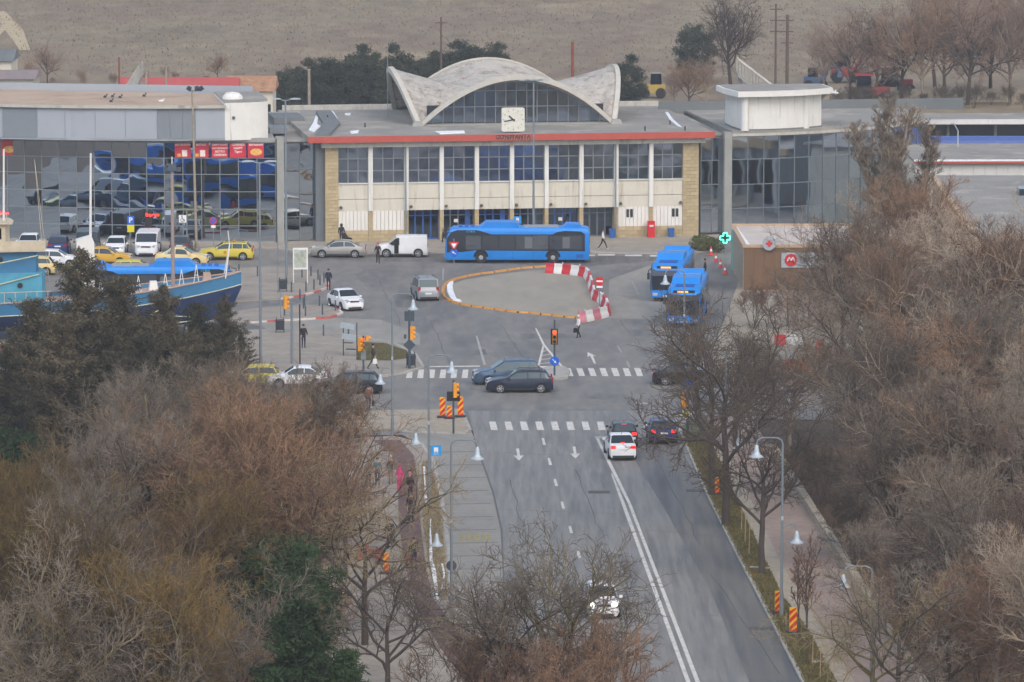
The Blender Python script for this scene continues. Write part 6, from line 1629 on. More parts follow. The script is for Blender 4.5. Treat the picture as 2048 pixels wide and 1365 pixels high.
def loader(px, py, s, label, m, rz=0):
    b = P(px, py); t = thing('loader', label, 'machine', b, rz)
    G().box((0, 0, 1.0 * s), (2.6 * s, 1.4 * s, .9 * s)).build('chassis', MATS[m], t); G().box((-.3 * s, 0, 2.0 * s), (1.2 * s, 1.2 * s, 1.2 * s), taper=.9).build('cab', MATS['dark_glass'], t)
    G().path([(1.0 * s, 0, 1.3 * s), (1.9 * s, 0, 3.2 * s), (2.8 * s, 0, 2.0 * s)], .16 * s).build('boom', MATS[m], t); G().box((2.9 * s, 0, 1.7 * s), (.6 * s, .9 * s, .6 * s), taper=.6).build('bucket', MATS[m], t)
    for x in (-.8 * s, .9 * s):
        for q in (-.75 * s, .75 * s): G().disc((x, q, .55 * s), .55 * s, 1, .3 * s, 16).build('wheel', MATS['tyre'], t)
loader(1690, 165, 1.3, 'red loader with raised boom in the far yard', 'machine_red'); loader(1306, 196, 1.1, 'yellow loader seen beside the evergreen right of the shell', 'machine_yellow', R(180)); loader(1630, 178, 1.0, 'blue machine behind the rounded roof block', 'machine_blue')
# concrete fence of the yard
fn = thing('yard_fence', 'pale concrete slab fence along the far yard', 'fence', P(1480, 205), R(1.5))
for k in range(26):
    G().span((k * 1.5 + .05, 0, -.05), (k * 1.5 + 1.4, .1, 1.3 + .2 * ((k * 7) % 3))).build('slab', MATS['dusty_concrete'], fn)
    G().span((k * 1.5 - .06, -.05, -.05), (k * 1.5 + .045, .15, 1.8)).build('post', MATS['concrete_grey'], fn)
# gulls on the roofs
GUL = None
def gull(w, label, rz=0.0):
    global GUL
    if GUL is None:
        g = G().lathe([(.01, -.26), (.08, -.14), (.11, 0), (.09, .12), (.03, .24)], 8)
        g2 = G(); g2.v = [(z, x, y + .2) for x, y, z in g.v]; g2.f = g.f
        g2.lathe([(.01, -.07), (.06, -.03), (.06, .03), (.01, .07)], 8, (.22, 0, .36)); g2.tube((.27, 0, .35), (.36, 0, .33), .018, .008, 5); g2.tube((.14, 0, .24), (.21, 0, .33), .05, .04, 6)
        for s in (-.04, .04): g2.tube((0, s, 0), (0, s, .12), .01, n=4)
        GUL = g2.mesh('gull', MATS['gull_white'], True)
    obj('gull', GUL, None, w, rz, label=label, cat='bird', group='gulls resting on the roofs')
def on_roof(a, b, z): q = SR(a, b, z); return SO + su * q[0] + sn * q[1] + Vector((0, 0, z))
for a, b in ((322, 207),): gull(on_roof(a, b, upz + .13), 'white gull resting on the tan roof')
gull(on_roof(1666, 190, 12.73), 'white gull at the tip of the rounded roof block'); gull(on_roof(1672, 191, 12.73), 'second white gull at the tip of the rounded roof block', R(160))
pig = []
for k, (a, b) in enumerate(((210, 196), (222, 205), (225, 195), (240, 197), (288, 194))):
    obj('pigeon', (bpy.data.meshes.get('pigeon') or G().box((0, 0, .12), (.32, .16, .18), taper=.6).box((.16, 0, .27), (.12, .1, .14)).mesh('pigeon', MATS['bin_dark'])), None, on_roof(a, b, upz + .13), label='dark pigeon, %s from left on the tan roof' % ORD[k], cat='bird', group='pigeons on the tan roof')
# ------------------------------------------------------------------ trees and plants
def unit(a): return a / np.maximum(np.linalg.norm(a, axis=-1, keepdims=True), 1e-9)
def segs_mesh(name, P0, P1, R0, R1, n, m=None):
    d = unit(P1 - P0)
    ref = np.where(np.abs(d[:, 2:3]) < .9, np.array([[0, 0, 1.0]]), np.array([[1.0, 0, 0]]))
    a = unit(np.cross(d, ref)); b = np.cross(d, a); N = len(P0)
    ang = np.arange(n) * 2 * np.pi / n
    off = a[:, None, :] * np.cos(ang)[None, :, None] + b[:, None, :] * np.sin(ang)[None, :, None]
    V = np.concatenate([P0[:, None, :] + off * R0[:, None, None], P1[:, None, :] + off * R1[:, None, None]], 1).reshape(-1, 3)
    i = np.arange(n); q = np.stack([i, (i + 1) % n, n + (i + 1) % n, n + i], 1)
    F = (q[None] + (np.arange(N) * 2 * n)[:, None, None]).reshape(-1, 4)
    return quad_mesh(name, V, F, m, n > 3)
def quad_mesh(name, V, F, m=None, smooth=False):
    k = F.shape[1]
    me = bpy.data.meshes.new(name); me.vertices.add(len(V)); me.vertices.foreach_set('co', V.astype(np.float32).ravel())
    me.loops.add(F.size); me.loops.foreach_set('vertex_index', F.astype(np.int32).ravel())
    me.polygons.add(len(F)); me.polygons.foreach_set('loop_start', np.arange(0, F.size, k, dtype=np.int32))
    if smooth: me.polygons.foreach_set('use_smooth', np.ones(len(F), dtype=bool))
    me.update(calc_edges=True)
    if m: me.materials.append(m)
    return me
def grow(rng, levels, p0, d0, len0, rad0):
    """levels: list of dicts k, kids, ang, ratio, t0, up, wob, taper -> per level arrays of branch polylines"""
    out = []
    S = np.array(p0, float).reshape(-1, 3); D = unit(np.array(d0, float).reshape(-1, 3)); Ls = np.full(len(S), float(len0)) if np.isscalar(len0) else np.array(len0, float); Rd = np.full(len(S), float(rad0)) if np.isscalar(rad0) else np.array(rad0, float)
    for li, lv in enumerate(levels):
        k = lv['k']; N = len(S); pts = [S]; d = D.copy()
        for j in range(k):
            d = unit(d + rng.normal(0, lv['wob'], (N, 3)) + np.array([0, 0, lv['up']]))
            pts.append(pts[-1] + d * (Ls / k)[:, None])
        pts = np.stack(pts, 1)
        rr = Rd[:, None] * (1 - (1 - lv['taper']) * np.linspace(0, 1, k + 1)[None])
        out.append((pts, rr))
        if li + 1 == len(levels): break
        nx = levels[li + 1]; m = lv['kids']
        t = lv['t0'] + (1 - lv['t0']) * (np.arange(m)[None] + rng.uniform(.1, .9, (N, m))) / m
        idx = np.minimum((t * k).astype(int), k - 1); fr = t * k - idx
        ar = np.arange(N)[:, None]
        base = pts[ar, idx] * (1 - fr)[..., None] + pts[ar, idx + 1] * fr[..., None]
        pd = unit(pts[ar, idx + 1] - pts[ar, idx])
        rb = rr[ar, idx]
        az = rng.uniform(0, 2 * np.pi, (N, m)) if m < 4 else (np.arange(m)[None] * 2.4 + rng.uniform(0, 6.28, (N, 1)) + rng.normal(0, .4, (N, m)))
        ref = np.where(np.abs(pd[..., 2:3]) < .9, np.array([0, 0, 1.0]), np.array([1.0, 0, 0]))
        a = unit(np.cross(pd, ref)); b = np.cross(pd, a)
        an = np.radians(rng.normal(lv['ang'], 9, (N, m)))
        nd = pd * np.cos(an)[..., None] + (a * np.cos(az)[..., None] + b * np.sin(az)[..., None]) * np.sin(an)[..., None]
        ln = (Ls[:, None] * lv['ratio'] * (1.12 - lv.get('tip', .5) * t) * rng.uniform(.7, 1.25, (N, m)))
        rd = np.minimum(rb * lv.get('rr', .6), 1.0)
        rd = np.maximum(rd, nx.get('rmin', .006))
        S = base.reshape(-1, 3); D = nd.reshape(-1, 3); Ls = ln.ravel(); Rd = rd.ravel()
    return out
def to_segs(levels):
    P0 = np.concatenate([p[:, :-1].reshape(-1, 3) for p, r in levels]); P1 = np.concatenate([p[:, 1:].reshape(-1, 3) for p, r in levels])
    R0 = np.concatenate([r[:, :-1].ravel() for p, r in levels]); R1 = np.concatenate([r[:, 1:].ravel() for p, r in levels])
    return P0, P1, R0, R1
def bark(name, c, var=.25): return mat(name, c, .95, var=var, scale=.9, objvar=.10, detail=3)
bark('bark_dark', rgb(78, 70, 64)); bark('bark_grey', rgb(138, 126, 112)); bark('bark_olive', rgb(122, 112, 80)); bark('bark_brown', rgb(84, 70, 60)); bark('bark_pale', rgb(156, 142, 124))
def twig_mat(name, c, c2):
    m = bpy.data.materials.new(name); m.use_nodes = True; nt = m.node_tree; N = nt.nodes; L = nt.links; b = N['Principled BSDF']
    b.inputs['Roughness'].default_value = .9; b.inputs['Specular IOR Level'].default_value = .2
    tc = N.new('ShaderNodeTexCoord'); oi = N.new('ShaderNodeObjectInfo'); n = N.new('ShaderNodeTexNoise'); n.inputs['Scale'].default_value = 1.7; n.inputs['Detail'].default_value = 4
    L.new(tc.outputs['Object'], n.inputs['Vector'])
    ad = N.new('ShaderNodeMath'); ad.operation = 'MULTIPLY_ADD'; ad.inputs[1].default_value = .45; L.new(oi.outputs['Random'], ad.inputs[0]); L.new(n.outputs['Fac'], ad.inputs[2])
    mr = N.new('ShaderNodeMapRange'); mr.inputs['From Min'].default_value = .50; mr.inputs['From Max'].default_value = .98; L.new(ad.outputs[0], mr.inputs['Value'])
    mx = N.new('ShaderNodeMix'); mx.data_type = 'RGBA'; mx.inputs[6].default_value = c; mx.inputs[7].default_value = c2
    L.new(mr.outputs[0], mx.inputs[0]); L.new(mx.outputs[2], b.inputs['Base Color']); MATS[name] = m; return m
twig_mat('twig_tan', rgb(104, 92, 80), rgb(188, 170, 150)); twig_mat('twig_red', rgb(94, 74, 60), rgb(164, 132, 106)); twig_mat('twig_grey', rgb(78, 72, 66), rgb(154, 142, 128)); twig_mat('twig_ochre', rgb(82, 70, 44), rgb(148, 122, 74))
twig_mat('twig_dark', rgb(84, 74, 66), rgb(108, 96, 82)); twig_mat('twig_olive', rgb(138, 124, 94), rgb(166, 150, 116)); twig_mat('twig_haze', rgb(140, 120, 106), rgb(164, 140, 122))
twig_mat('needle_dark', rgb(58, 60, 46), rgb(104, 94, 74)); twig_mat('needle_green', rgb(38, 54, 35), rgb(62, 80, 50)); twig_mat('needle_ever', rgb(52, 62, 54), rgb(78, 84, 70)); twig_mat('leaf_green', rgb(64, 82, 44), rgb(108, 108, 60)); twig_mat('leaf_ochre', rgb(128, 100, 44), rgb(160, 124, 54))

def bare(seed, hgt, trunk, spread=1.0, limbs=9, dens=1.0, up=.06, wob=.16, ang=42, rad=.2, stems=1, droop=0.0, fine=.0100):
    rng = np.random.default_rng(seed)
    tl = hgt * trunk
    lv = [dict(k=7, kids=limbs, ang=ang, ratio=(1 - trunk * .55) / trunk * .62 * spread, t0=.42, up=.04, wob=.07, taper=.45, rr=.62, tip=.35),
          dict(k=7, kids=int(8 * dens), ang=44, ratio=.50, t0=.18, up=up, wob=wob, taper=.3, rr=.6, tip=.6, rmin=.03),
          dict(k=5, kids=int(8 * dens), ang=42, ratio=.50, t0=.12, up=up * .8 - droop, wob=wob * 1.1, taper=.4, rr=.6, tip=.5, rmin=.016),
          dict(k=4, kids=4, ang=40, ratio=.6, t0=.1, up=up - droop * 2, wob=wob * 1.2, taper=.5, rr=.65, tip=.4, rmin=.0125),
          dict(k=3, kids=0, ang=40, ratio=.5, t0=.1, up=up - droop * 2, wob=wob * 1.2, taper=.5, rmin=fine)]
    p0 = [[0, 0, -.1]]; d0 = [[rng.normal(0, .05), rng.normal(0, .05), 1]]
    if stems > 1:
        p0 = [[rng.normal(0, .2), rng.normal(0, .2), -.1] for _ in range(stems)]; d0 = [[rng.normal(0, .28), rng.normal(0, .28), 1] for _ in range(stems)]
    L_ = grow(rng, lv, p0, d0, tl, rad)
    return L_
def tree_meshes(L_, nm):
    a = to_segs(L_[:3]); b = to_segs(L_[3:])
    return segs_mesh('trunk', *a, 5), segs_mesh('crown', *b, 3)
def set_m(o, m):
    if not o.data.materials: o.data.materials.append(m)
    o.material_slots[0].link = 'OBJECT'; o.material_slots[0].material = m
def plant_tree(proto, loc, rz, s, label, bm_, tm, group=None, name='bare_tree', sz=None):
    t = thing(name, label, 'tree', loc, rz, group); t.scale = (s, s, sz or s)
    o1 = obj('trunk', proto[0], t); set_m(o1, MATS[bm_])
    o2 = obj('crown', proto[1], t); set_m(o2, MATS[tm])
    return t
B1 = tree_meshes(bare(11, 14, .5, 1.15, 12, 1.25, .05, .17, 44, .20), 'a')
B2 = tree_meshes(bare(24, 13, .42, 1.15, 12, 1.25, .05, .19, 46, .18), 'b')
B3 = tree_meshes(bare(37, 13, .5, 1.0, 13, 1.25, .09, .15, 40, .16), 'c')
STREET = tree_meshes(bare(43, 9, .42, 1.0, 8, 1.0, .06, .17, 44, .13), 'd')
BUSH = tree_meshes(bare(53, 8, .5, .9, 5, .9, .08, .15, 36, .07, stems=5), 'e')
POP = tree_meshes(bare(61, 15, .8, .42, 18, 1.0, .30, .08, 22, .14), 'f')
SNAG = tree_meshes(bare(71, 10, .45, 1.15, 8, 1.0, .02, .24, 52, .17), 'g')
YOUNG = tree_meshes(bare(83, 6.5, .6, .45, 8, .7, .14, .08, 28, .05), 'h')
FAR = tree_meshes(bare(91, 13, .4, 1.0, 13, 1.0, .08, .16, 40, .22, fine=.014), 'i')
# needle trees
def needle_cloud(rng, C, Rc, n_per, size, flat=.7):
    """n_per small leaf blades scattered in each clump (centre C, radius Rc)"""
    N = len(C); c = np.repeat(C, n_per, 0); r = np.repeat(Rc, n_per)
    off = unit(rng.normal(0, 1, (N * n_per, 3))) * (rng.uniform(0, 1, (N * n_per, 1)) ** .45)
    off[:, 2] *= flat
    p = c + off * r[:, None]
    d = unit(off + rng.normal(0, .5, off.shape)); a = unit(np.cross(d, rng.normal(0, 1, d.shape)))
    s = size * rng.uniform(.6, 1.4, (len(p), 1))
    V = np.stack([p - a * s * .35, p + a * s * .35, p + d * s * 1.6], 1).reshape(-1, 3)
    F = np.arange(len(V)).reshape(-1, 3)
    return V, F
def conifer(seed, h, w, whorls, per, n_per, size, clump, droop=-.1, bare_low=.12, sparse=1.0, top=1.0):
    rng = np.random.default_rng(seed); S = []; C = []; Rc = []
    trunk = [(np.array([[0, 0, -.1]]), np.array([[0, 0, h]]), h * .016, .02)]
    P0 = [[0, 0, -.1], [rng.normal(0, .05), rng.normal(0, .05), h * .5]]; P1 = [P0[1], [0, 0, h]]; R0 = [h * .018, h * .011]; R1 = [h * .011, .015]
    for i in range(whorls):
        f = bare_low + (1 - bare_low) * (i + rng.uniform(-.3, .3)) / whorls; f = min(max(f, bare_low), .985)
        z = h * f; ln = w * (1 - f) ** .75 * rng.uniform(.45, 1.25) + .12
        for j in range(per):
            if rng.random() > sparse: continue
            a = rng.uniform(0, 6.283); L_ = ln * rng.uniform(.6, 1.2)
            d = np.array([math.cos(a), math.sin(a), droop + rng.normal(0, .12) + .35 * f])
            b0 = np.array([0, 0, z]); 
            e = b0 + d * L_ + np.array([0, 0, .12 * L_])
            P0.append(b0); P1.append(e); R0.append(.035 * (1 - f) + .012); R1.append(.008)
            nc = max(2, int(L_ / clump * 1.3))
            for q in range(nc):
                t_ = .25 + .78 * q / nc
                C.append(b0 + (e - b0) * t_ + rng.normal(0, clump * .22, 3)); Rc.append(clump * rng.uniform(.6, 1.1))
    tr = segs_mesh('trunk', np.array(P0, float), np.array(P1, float), np.array(R0, float), np.array(R1, float), 6)
    V, F = needle_cloud(rng, np.array(C), np.array(Rc), n_per, size)
    return tr, quad_mesh('crown', V, F)
def evergreen_round(seed, h, w, n_clump, n_per, size, clump, zlo=.12):
    rng = np.random.default_rng(seed)
    u = unit(rng.normal(0, 1, (n_clump, 3))); r = rng.uniform(.55, 1.0, (n_clump, 1)) ** .6
    C = u * r * np.array([w, w, h * (1 - zlo) / 2]) * (1 + .18 * np.sin(u[:, :1] * 5 + seed) * np.cos(u[:, 2:] * 4)); C[:, 2] += h * (1 + zlo) / 2
    P0 = np.tile(np.array([[0, 0, -.1]]), (40, 1)); P0[:, 2] = rng.uniform(0, h * .4, 40); P1 = C[rng.integers(0, n_clump, 40)]
    P0[0] = (0, 0, -.1); P1[0] = (0, 0, h * .6)
    R0 = np.full(40, .05); R0[0] = .16; R1 = np.full(40, .015)
    V, F = needle_cloud(rng, C, np.full(n_clump, clump) * rng.uniform(.6, 1.2, n_clump), n_per, size)
    return segs_mesh('trunk', P0, P1, R0, R1, 6), quad_mesh('crown', V, F)
CYP = conifer(5, 9.5, 4.6, 46, 7, 30, .11, .36, .0, .03, .6)
CYP2 = conifer(6, 8.0, 4.2, 40, 7, 30, .11, .36, .1, .03, .58)
PINE = conifer(8, 12.0, 4.2, 22, 8, 80, .15, .55, .0, .25, .9)
PINE2 = evergreen_round(9, 9, 3.4, 190, 200, .13, .75, .2)
EVER = evergreen_round(15, 7.5, 2.6, 130, 110, .17, .75, .05)
EVER2 = evergreen_round(16, 8.5, 2.0, 120, 110, .17, .7, .05)
SHRUB = evergreen_round(19, 1.2, .8, 40, 40, .08, .25, .0)

HT = {id(q): max(v.co.z for v in q[1].vertices) for q in (B1, B2, B3, STREET, BUSH, POP, SNAG, YOUNG, FAR, CYP, CYP2, PINE, PINE2, EVER, EVER2, SHRUB)}
rt = random.Random(5)
def stand(proto, px, py, top, rz, label, bm_, tm, group=None, name='bare_tree', z0=0.0):
    """foot at a ground spot, grown to the height at which its tip shows"""
    p = P(px, py, z0); h = Q(px, top, p.y).z - z0
    return plant_tree(proto, p, R(rz), h / HT[id(proto)], label, bm_, tm, group, name)
TW = {'twig_tan': 'tan', 'twig_red': 'reddish', 'twig_grey': 'grey', 'twig_dark': 'dark', 'twig_ochre': 'ochre', 'twig_olive': 'olive', 'twig_haze': 'hazy'}
def row(items, protos, phrase, group, name='bare_tree', bark_=('bark_grey', 'bark_brown', 'bark_pale'), step=47):
    """a row of trees seen from left to right, each told apart by its twigs and its place in the row"""
    items = sorted(items)
    for i, (a, b, tp, tm) in enumerate(items):
        stand(protos[i % len(protos)], a, b, tp, i * step, 'bare %s with %s twigs, %s from left %s' % ('shrub' if 'shrub' in name else 'tree', TW[tm], ORD[i], phrase), bark_[i % len(bark_)], tm, group, name)
# --- dark street trees along the right kerb
G1 = 'street trees in the right verge'
stand(STREET, 1452, 1050, 560, 30, 'big dark forked street tree spreading over the standing buses', 'bark_dark', 'twig_dark', G1, z0=.12)
stand(SNAG, 1424, 990, 610, 150, 'dark street tree behind the big forked one', 'bark_dark', 'twig_dark', G1, z0=.12)
stand(SNAG, 1470, 905, 600, 200, 'dark street tree at the far end of the right verge', 'bark_dark', 'twig_dark', G1, z0=.12)
stand(STREET, 1524, 1148, 760, 250, 'young forked street tree next to the tall bell lamp', 'bark_dark', 'twig_dark', G1, z0=.12)
stand(YOUNG, 1614, 1330, 1055, 80, 'slender young tree beside the hazard boards', 'bark_brown', 'twig_red', G1, z0=.12)
stand(YOUNG, 1600, 1290, 1090, 20, 'shorter slender young tree beside the hazard boards', 'bark_brown', 'twig_red', G1, z0=.12)
stand(SNAG, 1745, 1450, 1120, 10, 'pollarded tree with olive shoots on the right pavement', 'bark_olive', 'twig_olive', 'pollarded pavement trees', z0=.12)
stand(STREET, 1795, 1470, 1090, 100, 'pollarded tree with grey shoots beside the low park wall', 'bark_dark', 'twig_grey', 'pollarded pavement trees', z0=.12)
# --- trees of the right park
G2 = 'bare trees of the right park'
T_, R_, Y_, K_ = 'twig_tan', 'twig_red', 'twig_grey', 'twig_dark'
row([(1610, 740, 500, R_), (1680, 740, 415, T_), (1735, 720, 380, R_), (1800, 730, 345, T_), (1850, 700, 335, R_), (1965, 740, 380, T_), (2060, 740, 340, T_)], (B1, B3, B2), 'in the back row of the right park', G2)
row([(1580, 900, 640, K_), (1705, 890, 500, T_), (1775, 880, 455, R_), (1845, 890, 440, T_), (1915, 870, 430, Y_), (1990, 890, 420, R_), (2065, 900, 420, T_)], (B2, B1, B3), 'in the second row of the right park', G2, step=61)
row([(1750, 1010, 640, Y_), (1820, 1020, 600, T_), (1895, 1010, 570, R_), (1970, 1020, 560, Y_), (2050, 1030, 550, T_), (1790, 1130, 800, Y_), (1860, 1140, 740, T_), (1935, 1150, 700, R_), (2015, 1160, 690, T_), (2090, 1170, 680, Y_)], (B3, B2, B1), 'in the third row of the right park', G2, step=83)
row([(1850, 1290, 930, Y_), (1925, 1310, 890, T_), (2005, 1340, 870, Y_), (2085, 1350, 860, R_), (1900, 1440, 1090, R_), (1985, 1470, 1060, R_), (2070, 1500, 1040, T_)], (B1, B2, B3), 'in the front row of the right park', G2, step=101)
row([(1600, 960, 860, Y_), (1640, 1010, 880, K_), (1705, 1120, 970, K_), (1760, 1190, 1010, Y_), (1800, 1240, 1050, R_), (1850, 1220, 1040, K_), (1910, 1240, 1050, Y_), (1980, 1260, 1040, R_), (2050, 1270, 1050, Y_), (1880, 1370, 1180, R_), (1960, 1390, 1180, R_), (2030, 1400, 1190, Y_), (1850, 1050, 880, Y_), (1980, 1060, 880, K_)], (BUSH,), 'in the tangle behind the low park wall', 'shrubs of the right park', 'bare_shrub', ('bark_dark',), 71)
row([(1505, 660, 548, R_), (1575, 655, 530, Y_), (1640, 650, 520, Y_), (1750, 620, 480, R_), (1830, 600, 450, T_), (2000, 600, 470, T_)], (BUSH, STREET), 'growing before the low brown shop', 'shrubs before the pharmacy', 'bare_shrub', ('bark_dark',), 53)
for _p in (stand(POP, 1752, 640, 205, 0, 'slim upright poplar in front of the curved wing', 'bark_pale', 'twig_tan', 'upright poplars'), stand(POP, 1800, 650, 190, 70, 'tallest upright poplar at the end of the curved wing', 'bark_pale', 'twig_tan', 'upright poplars'), stand(POP, 1775, 635, 235, 170, 'shorter upright poplar between the two slim ones', 'bark_pale', 'twig_tan', 'upright poplars'), stand(POP, 1822, 645, 230, 250, 'upright poplar nearest the platform building', 'bark_pale', 'twig_tan', 'upright poplars')):
    _p.scale = (_p.scale[0] * 1.7, _p.scale[1] * 1.7, _p.scale[2])
# --- the left thicket
G3 = 'bare trees of the left thicket'; O_ = 'twig_ochre'
row([(-30, 1660, 1010, Y_), (70, 1620, 1020, O_), (160, 1640, 1060, Y_), (250, 1600, 1040, R_), (340, 1640, 1080, O_), (430, 1620, 1100, Y_), (520, 1640, 1180, R_)], (B1, B3, B2), 'in the front row of the left thicket', G3, bark_=('bark_olive', 'bark_brown'))
row([(0, 1480, 930, O_), (90, 1460, 940, O_), (180, 1470, 930, Y_), (270, 1440, 920, O_), (350, 1460, 940, R_), (430, 1440, 930, O_)], (B2, B1, B3), 'in the second row of the left thicket', G3, bark_=('bark_olive', 'bark_brown'), step=61)
row([(20, 1300, 880, O_), (110, 1310, 860, O_), (200, 1290, 830, R_), (290, 1300, 810, Y_), (370, 1280, 790, R_), (450, 1290, 780, R_), (530, 1270, 760, R_), (605, 1280, 800, R_)], (B3, B2, B1), 'in the third row of the left thicket', G3, bark_=('bark_olive', 'bark_brown'), step=83)
row([(170, 1100, 800, O_), (260, 1090, 740, Y_), (340, 1100, 700, Y_), (410, 1080, 690, Y_), (480, 1110, 690, R_), (545, 1120, 695, R_), (615, 1130, 740, R_), (650, 1120, 715, Y_), (510, 980, 735, Y_), (380, 970, 720, Y_), (440, 1000, 720, Y_)], (B1, B3, B2), 'beside the street in the left thicket', G3, bark_=('bark_olive', 'bark_brown'), step=97)
row([(30, 1240, 1080, O_), (120, 1230, 1060, O_), (210, 1220, 1030, O_), (300, 1230, 1040, O_), (390, 1220, 1030, R_), (470, 1200, 1010, R_), (560, 1190, 1000, R_), (640, 1190, 1010, R_), (60, 1400, 1180, O_), (170, 1390, 1170, O_), (260, 1380, 1170, O_), (350, 1390, 1180, O_), (650, 1330, 1120, R_), (400, 1380, 1190, Y_)], (BUSH,), 'in the undergrowth of the left thicket', 'shrubs of the left thicket', 'bare_shrub', ('bark_olive',), 71)
row([(250, 930, 790, Y_), (330, 920, 770, Y_), (410, 910, 760, Y_), (480, 920, 770, R_), (550, 910, 770, R_), (610, 950, 810, R_), (100, 1030, 880, Y_), (180, 1000, 850, Y_)], (BUSH,), 'along the street edge of the left thicket', 'shrubs along the street edge', 'bare_shrub', ('bark_olive',), 53)
stand(SNAG, 730, 1290, 900, 40, 'crooked dark tree arching over the waiting people', 'bark_dark', 'twig_olive', 'crooked pavement trees', z0=.12); stand(SNAG, 775, 1430, 1060, 200, 'crooked dark tree leaning over the cycle path', 'bark_dark', 'twig_dark', 'crooked pavement trees', z0=.12)
stand(SNAG, 690, 1150, 870, 290, 'crooked bare tree behind the beige coat at the thicket edge', 'bark_dark', 'twig_grey', 'crooked pavement trees', z0=.12)
G4 = 'bushy trees before the bus lane'
stand(SNAG, 1085, 1520, 1020, 0, 'bushy bare tree standing before the concrete bus lane', 'bark_olive', 'twig_grey', G4); stand(STREET, 1140, 1520, 1060, 60, 'upright bare tree in front of the white oncoming car', 'bark_olive', 'twig_grey', G4); stand(STREET, 1010, 1530, 1090, 160, 'smaller bare tree left of the bushy one', 'bark_dark', 'twig_grey', G4)
stand(BUSH, 1170, 1560, 1190, 90, 'low reddish shrub in front of the bushy bare tree', 'bark_brown', 'twig_red', G4, 'bare_shrub'); stand(BUSH, 1000, 1540, 1200, 190, 'low reddish shrub beside the curved cycle path', 'bark_brown', 'twig_red', G4, 'bare_shrub'); stand(BUSH, 1090, 1600, 1270, 290, 'low reddish shrub under the bushy bare tree', 'bark_brown', 'twig_red', G4, 'bare_shrub')
# --- conifers
CT = ['tallest dark ragged conifer in front of the ship', 'dark ragged conifer before the wheelhouse of the ship', 'dark ragged conifer before the middle of the ship', 'dark ragged conifer at the foot of the reddish mast', 'slim dark conifer under the bow of the ship', 'dark conifer covering the hull beside the mast', 'small dark conifer beside the bow', 'dark conifer behind the grey twigs below the ship', 'dark conifer low at the thicket edge near the ship', 'short dark conifer in the gap below the ship', 'dark broad conifer at the edge of the picture below the wheelhouse']
for i, (a, b, tp, pt) in enumerate(((165, 850, 490, CYP), (70, 870, 590, CYP2), (245, 850, 545, CYP2), (330, 830, 565, CYP), (450, 748, 590, CYP), (395, 800, 600, CYP2), (482, 740, 668, CYP2), (210, 900, 640, CYP), (120, 900, 620, CYP2), (290, 880, 660, CYP2), (20, 920, 690, CYP))):
    stand(pt, a, b, tp, i * 50, CT[i], 'bark_dark', 'needle_dark', 'ragged conifers before the ship', 'conifer_tree')
G5 = 'green pines'
stand(PINE, 600, 1720, 1185, 0, 'dark green pine rising at the bottom of the picture', 'bark_dark', 'needle_green', G5, 'pine_tree'); stand(PINE2, 545, 1440, 1060, 60, 'green pine with flat crown behind the front pine', 'bark_dark', 'needle_green', G5, 'pine_tree'); stand(PINE, 690, 1720, 1290, 90, 'lower green pine beside the front pine', 'bark_dark', 'needle_green', G5, 'pine_tree')
stand(PINE2, 25, 1150, 850, 120, 'dark green pine at the edge of the picture above the ochre shrubs', 'bark_dark', 'needle_green', G5, 'pine_tree'); stand(PINE2, 1835, 1260, 1130, 20, 'dark evergreen shrub behind the low park wall', 'bark_dark', 'needle_dark', None, 'evergreen_shrub')
for i, (a, b, tp) in enumerate(((90, 1250, 1080), (230, 1190, 1010), (330, 1250, 1080), (50, 1200, 1000))):
    stand(SHRUB, a, b, tp, i * 50, 'ochre leaved shrub, %s from the left among the bare bushes' % ORD[(1, 2, 3, 0)[i]], 'bark_olive', 'leaf_ochre', 'ochre leaved shrubs', 'leafy_shrub')
# --- evergreens behind the station
EV = [(555, 236, 140, EVER2), (590, 236, 130, EVER), (625, 236, 112, EVER2), (660, 236, 108, EVER), (690, 232, 112, EVER), (722, 230, 84, EVER2), (755, 230, 100, EVER), (795, 228, 82, EVER2), (830, 226, 112, EVER), (862, 224, 98, EVER2), (890, 222, 100, EVER), (925, 215, 76, EVER2), (955, 214, 84, EVER), (988, 212, 80, EVER2)]
for i, (a, b, tp, pt) in enumerate(EV):
    stand(pt, a, b, tp, i * 77, 'dark evergreen, %s from the left in the clump behind the hall roof' % ORD[i], 'bark_dark', 'needle_ever', 'evergreens behind the hall', 'evergreen_tree')
stand(EVER2, 1258, 235, 105, 20, 'tall narrow evergreen right of the vaulted shell', 'bark_dark', 'needle_ever', None, 'evergreen_tree'); stand(EVER, 1238, 230, 150, 90, 'low round evergreen right of the vaulted shell', 'bark_dark', 'needle_ever', None, 'evergreen_tree'); stand(EVER, 1390, 165, 45, 70, 'dark evergreen standing before the field near the tall poles', 'bark_dark', 'needle_ever', None, 'evergreen_tree')
# --- far bare trees
stand(FAR, 1462, 180, -40, 0, 'lone dark bare tree against the field behind the footbridge', 'bark_dark', 'twig_dark')
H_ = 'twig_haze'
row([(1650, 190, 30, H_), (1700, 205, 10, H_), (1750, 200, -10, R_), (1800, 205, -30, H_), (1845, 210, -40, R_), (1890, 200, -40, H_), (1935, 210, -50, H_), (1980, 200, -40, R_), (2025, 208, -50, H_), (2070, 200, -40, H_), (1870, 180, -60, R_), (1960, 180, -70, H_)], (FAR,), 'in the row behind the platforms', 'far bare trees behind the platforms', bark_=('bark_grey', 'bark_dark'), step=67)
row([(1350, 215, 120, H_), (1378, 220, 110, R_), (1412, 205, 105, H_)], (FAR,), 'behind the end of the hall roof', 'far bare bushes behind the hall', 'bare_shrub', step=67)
row([(60, 170, 110, H_), (95, 168, 80, H_), (165, 176, 130, H_), (330, 162, 125, H_), (435, 162, 100, R_)], (FAR,), 'at the foot of the field', 'far bare bushes before the field', 'bare_shrub', step=67)
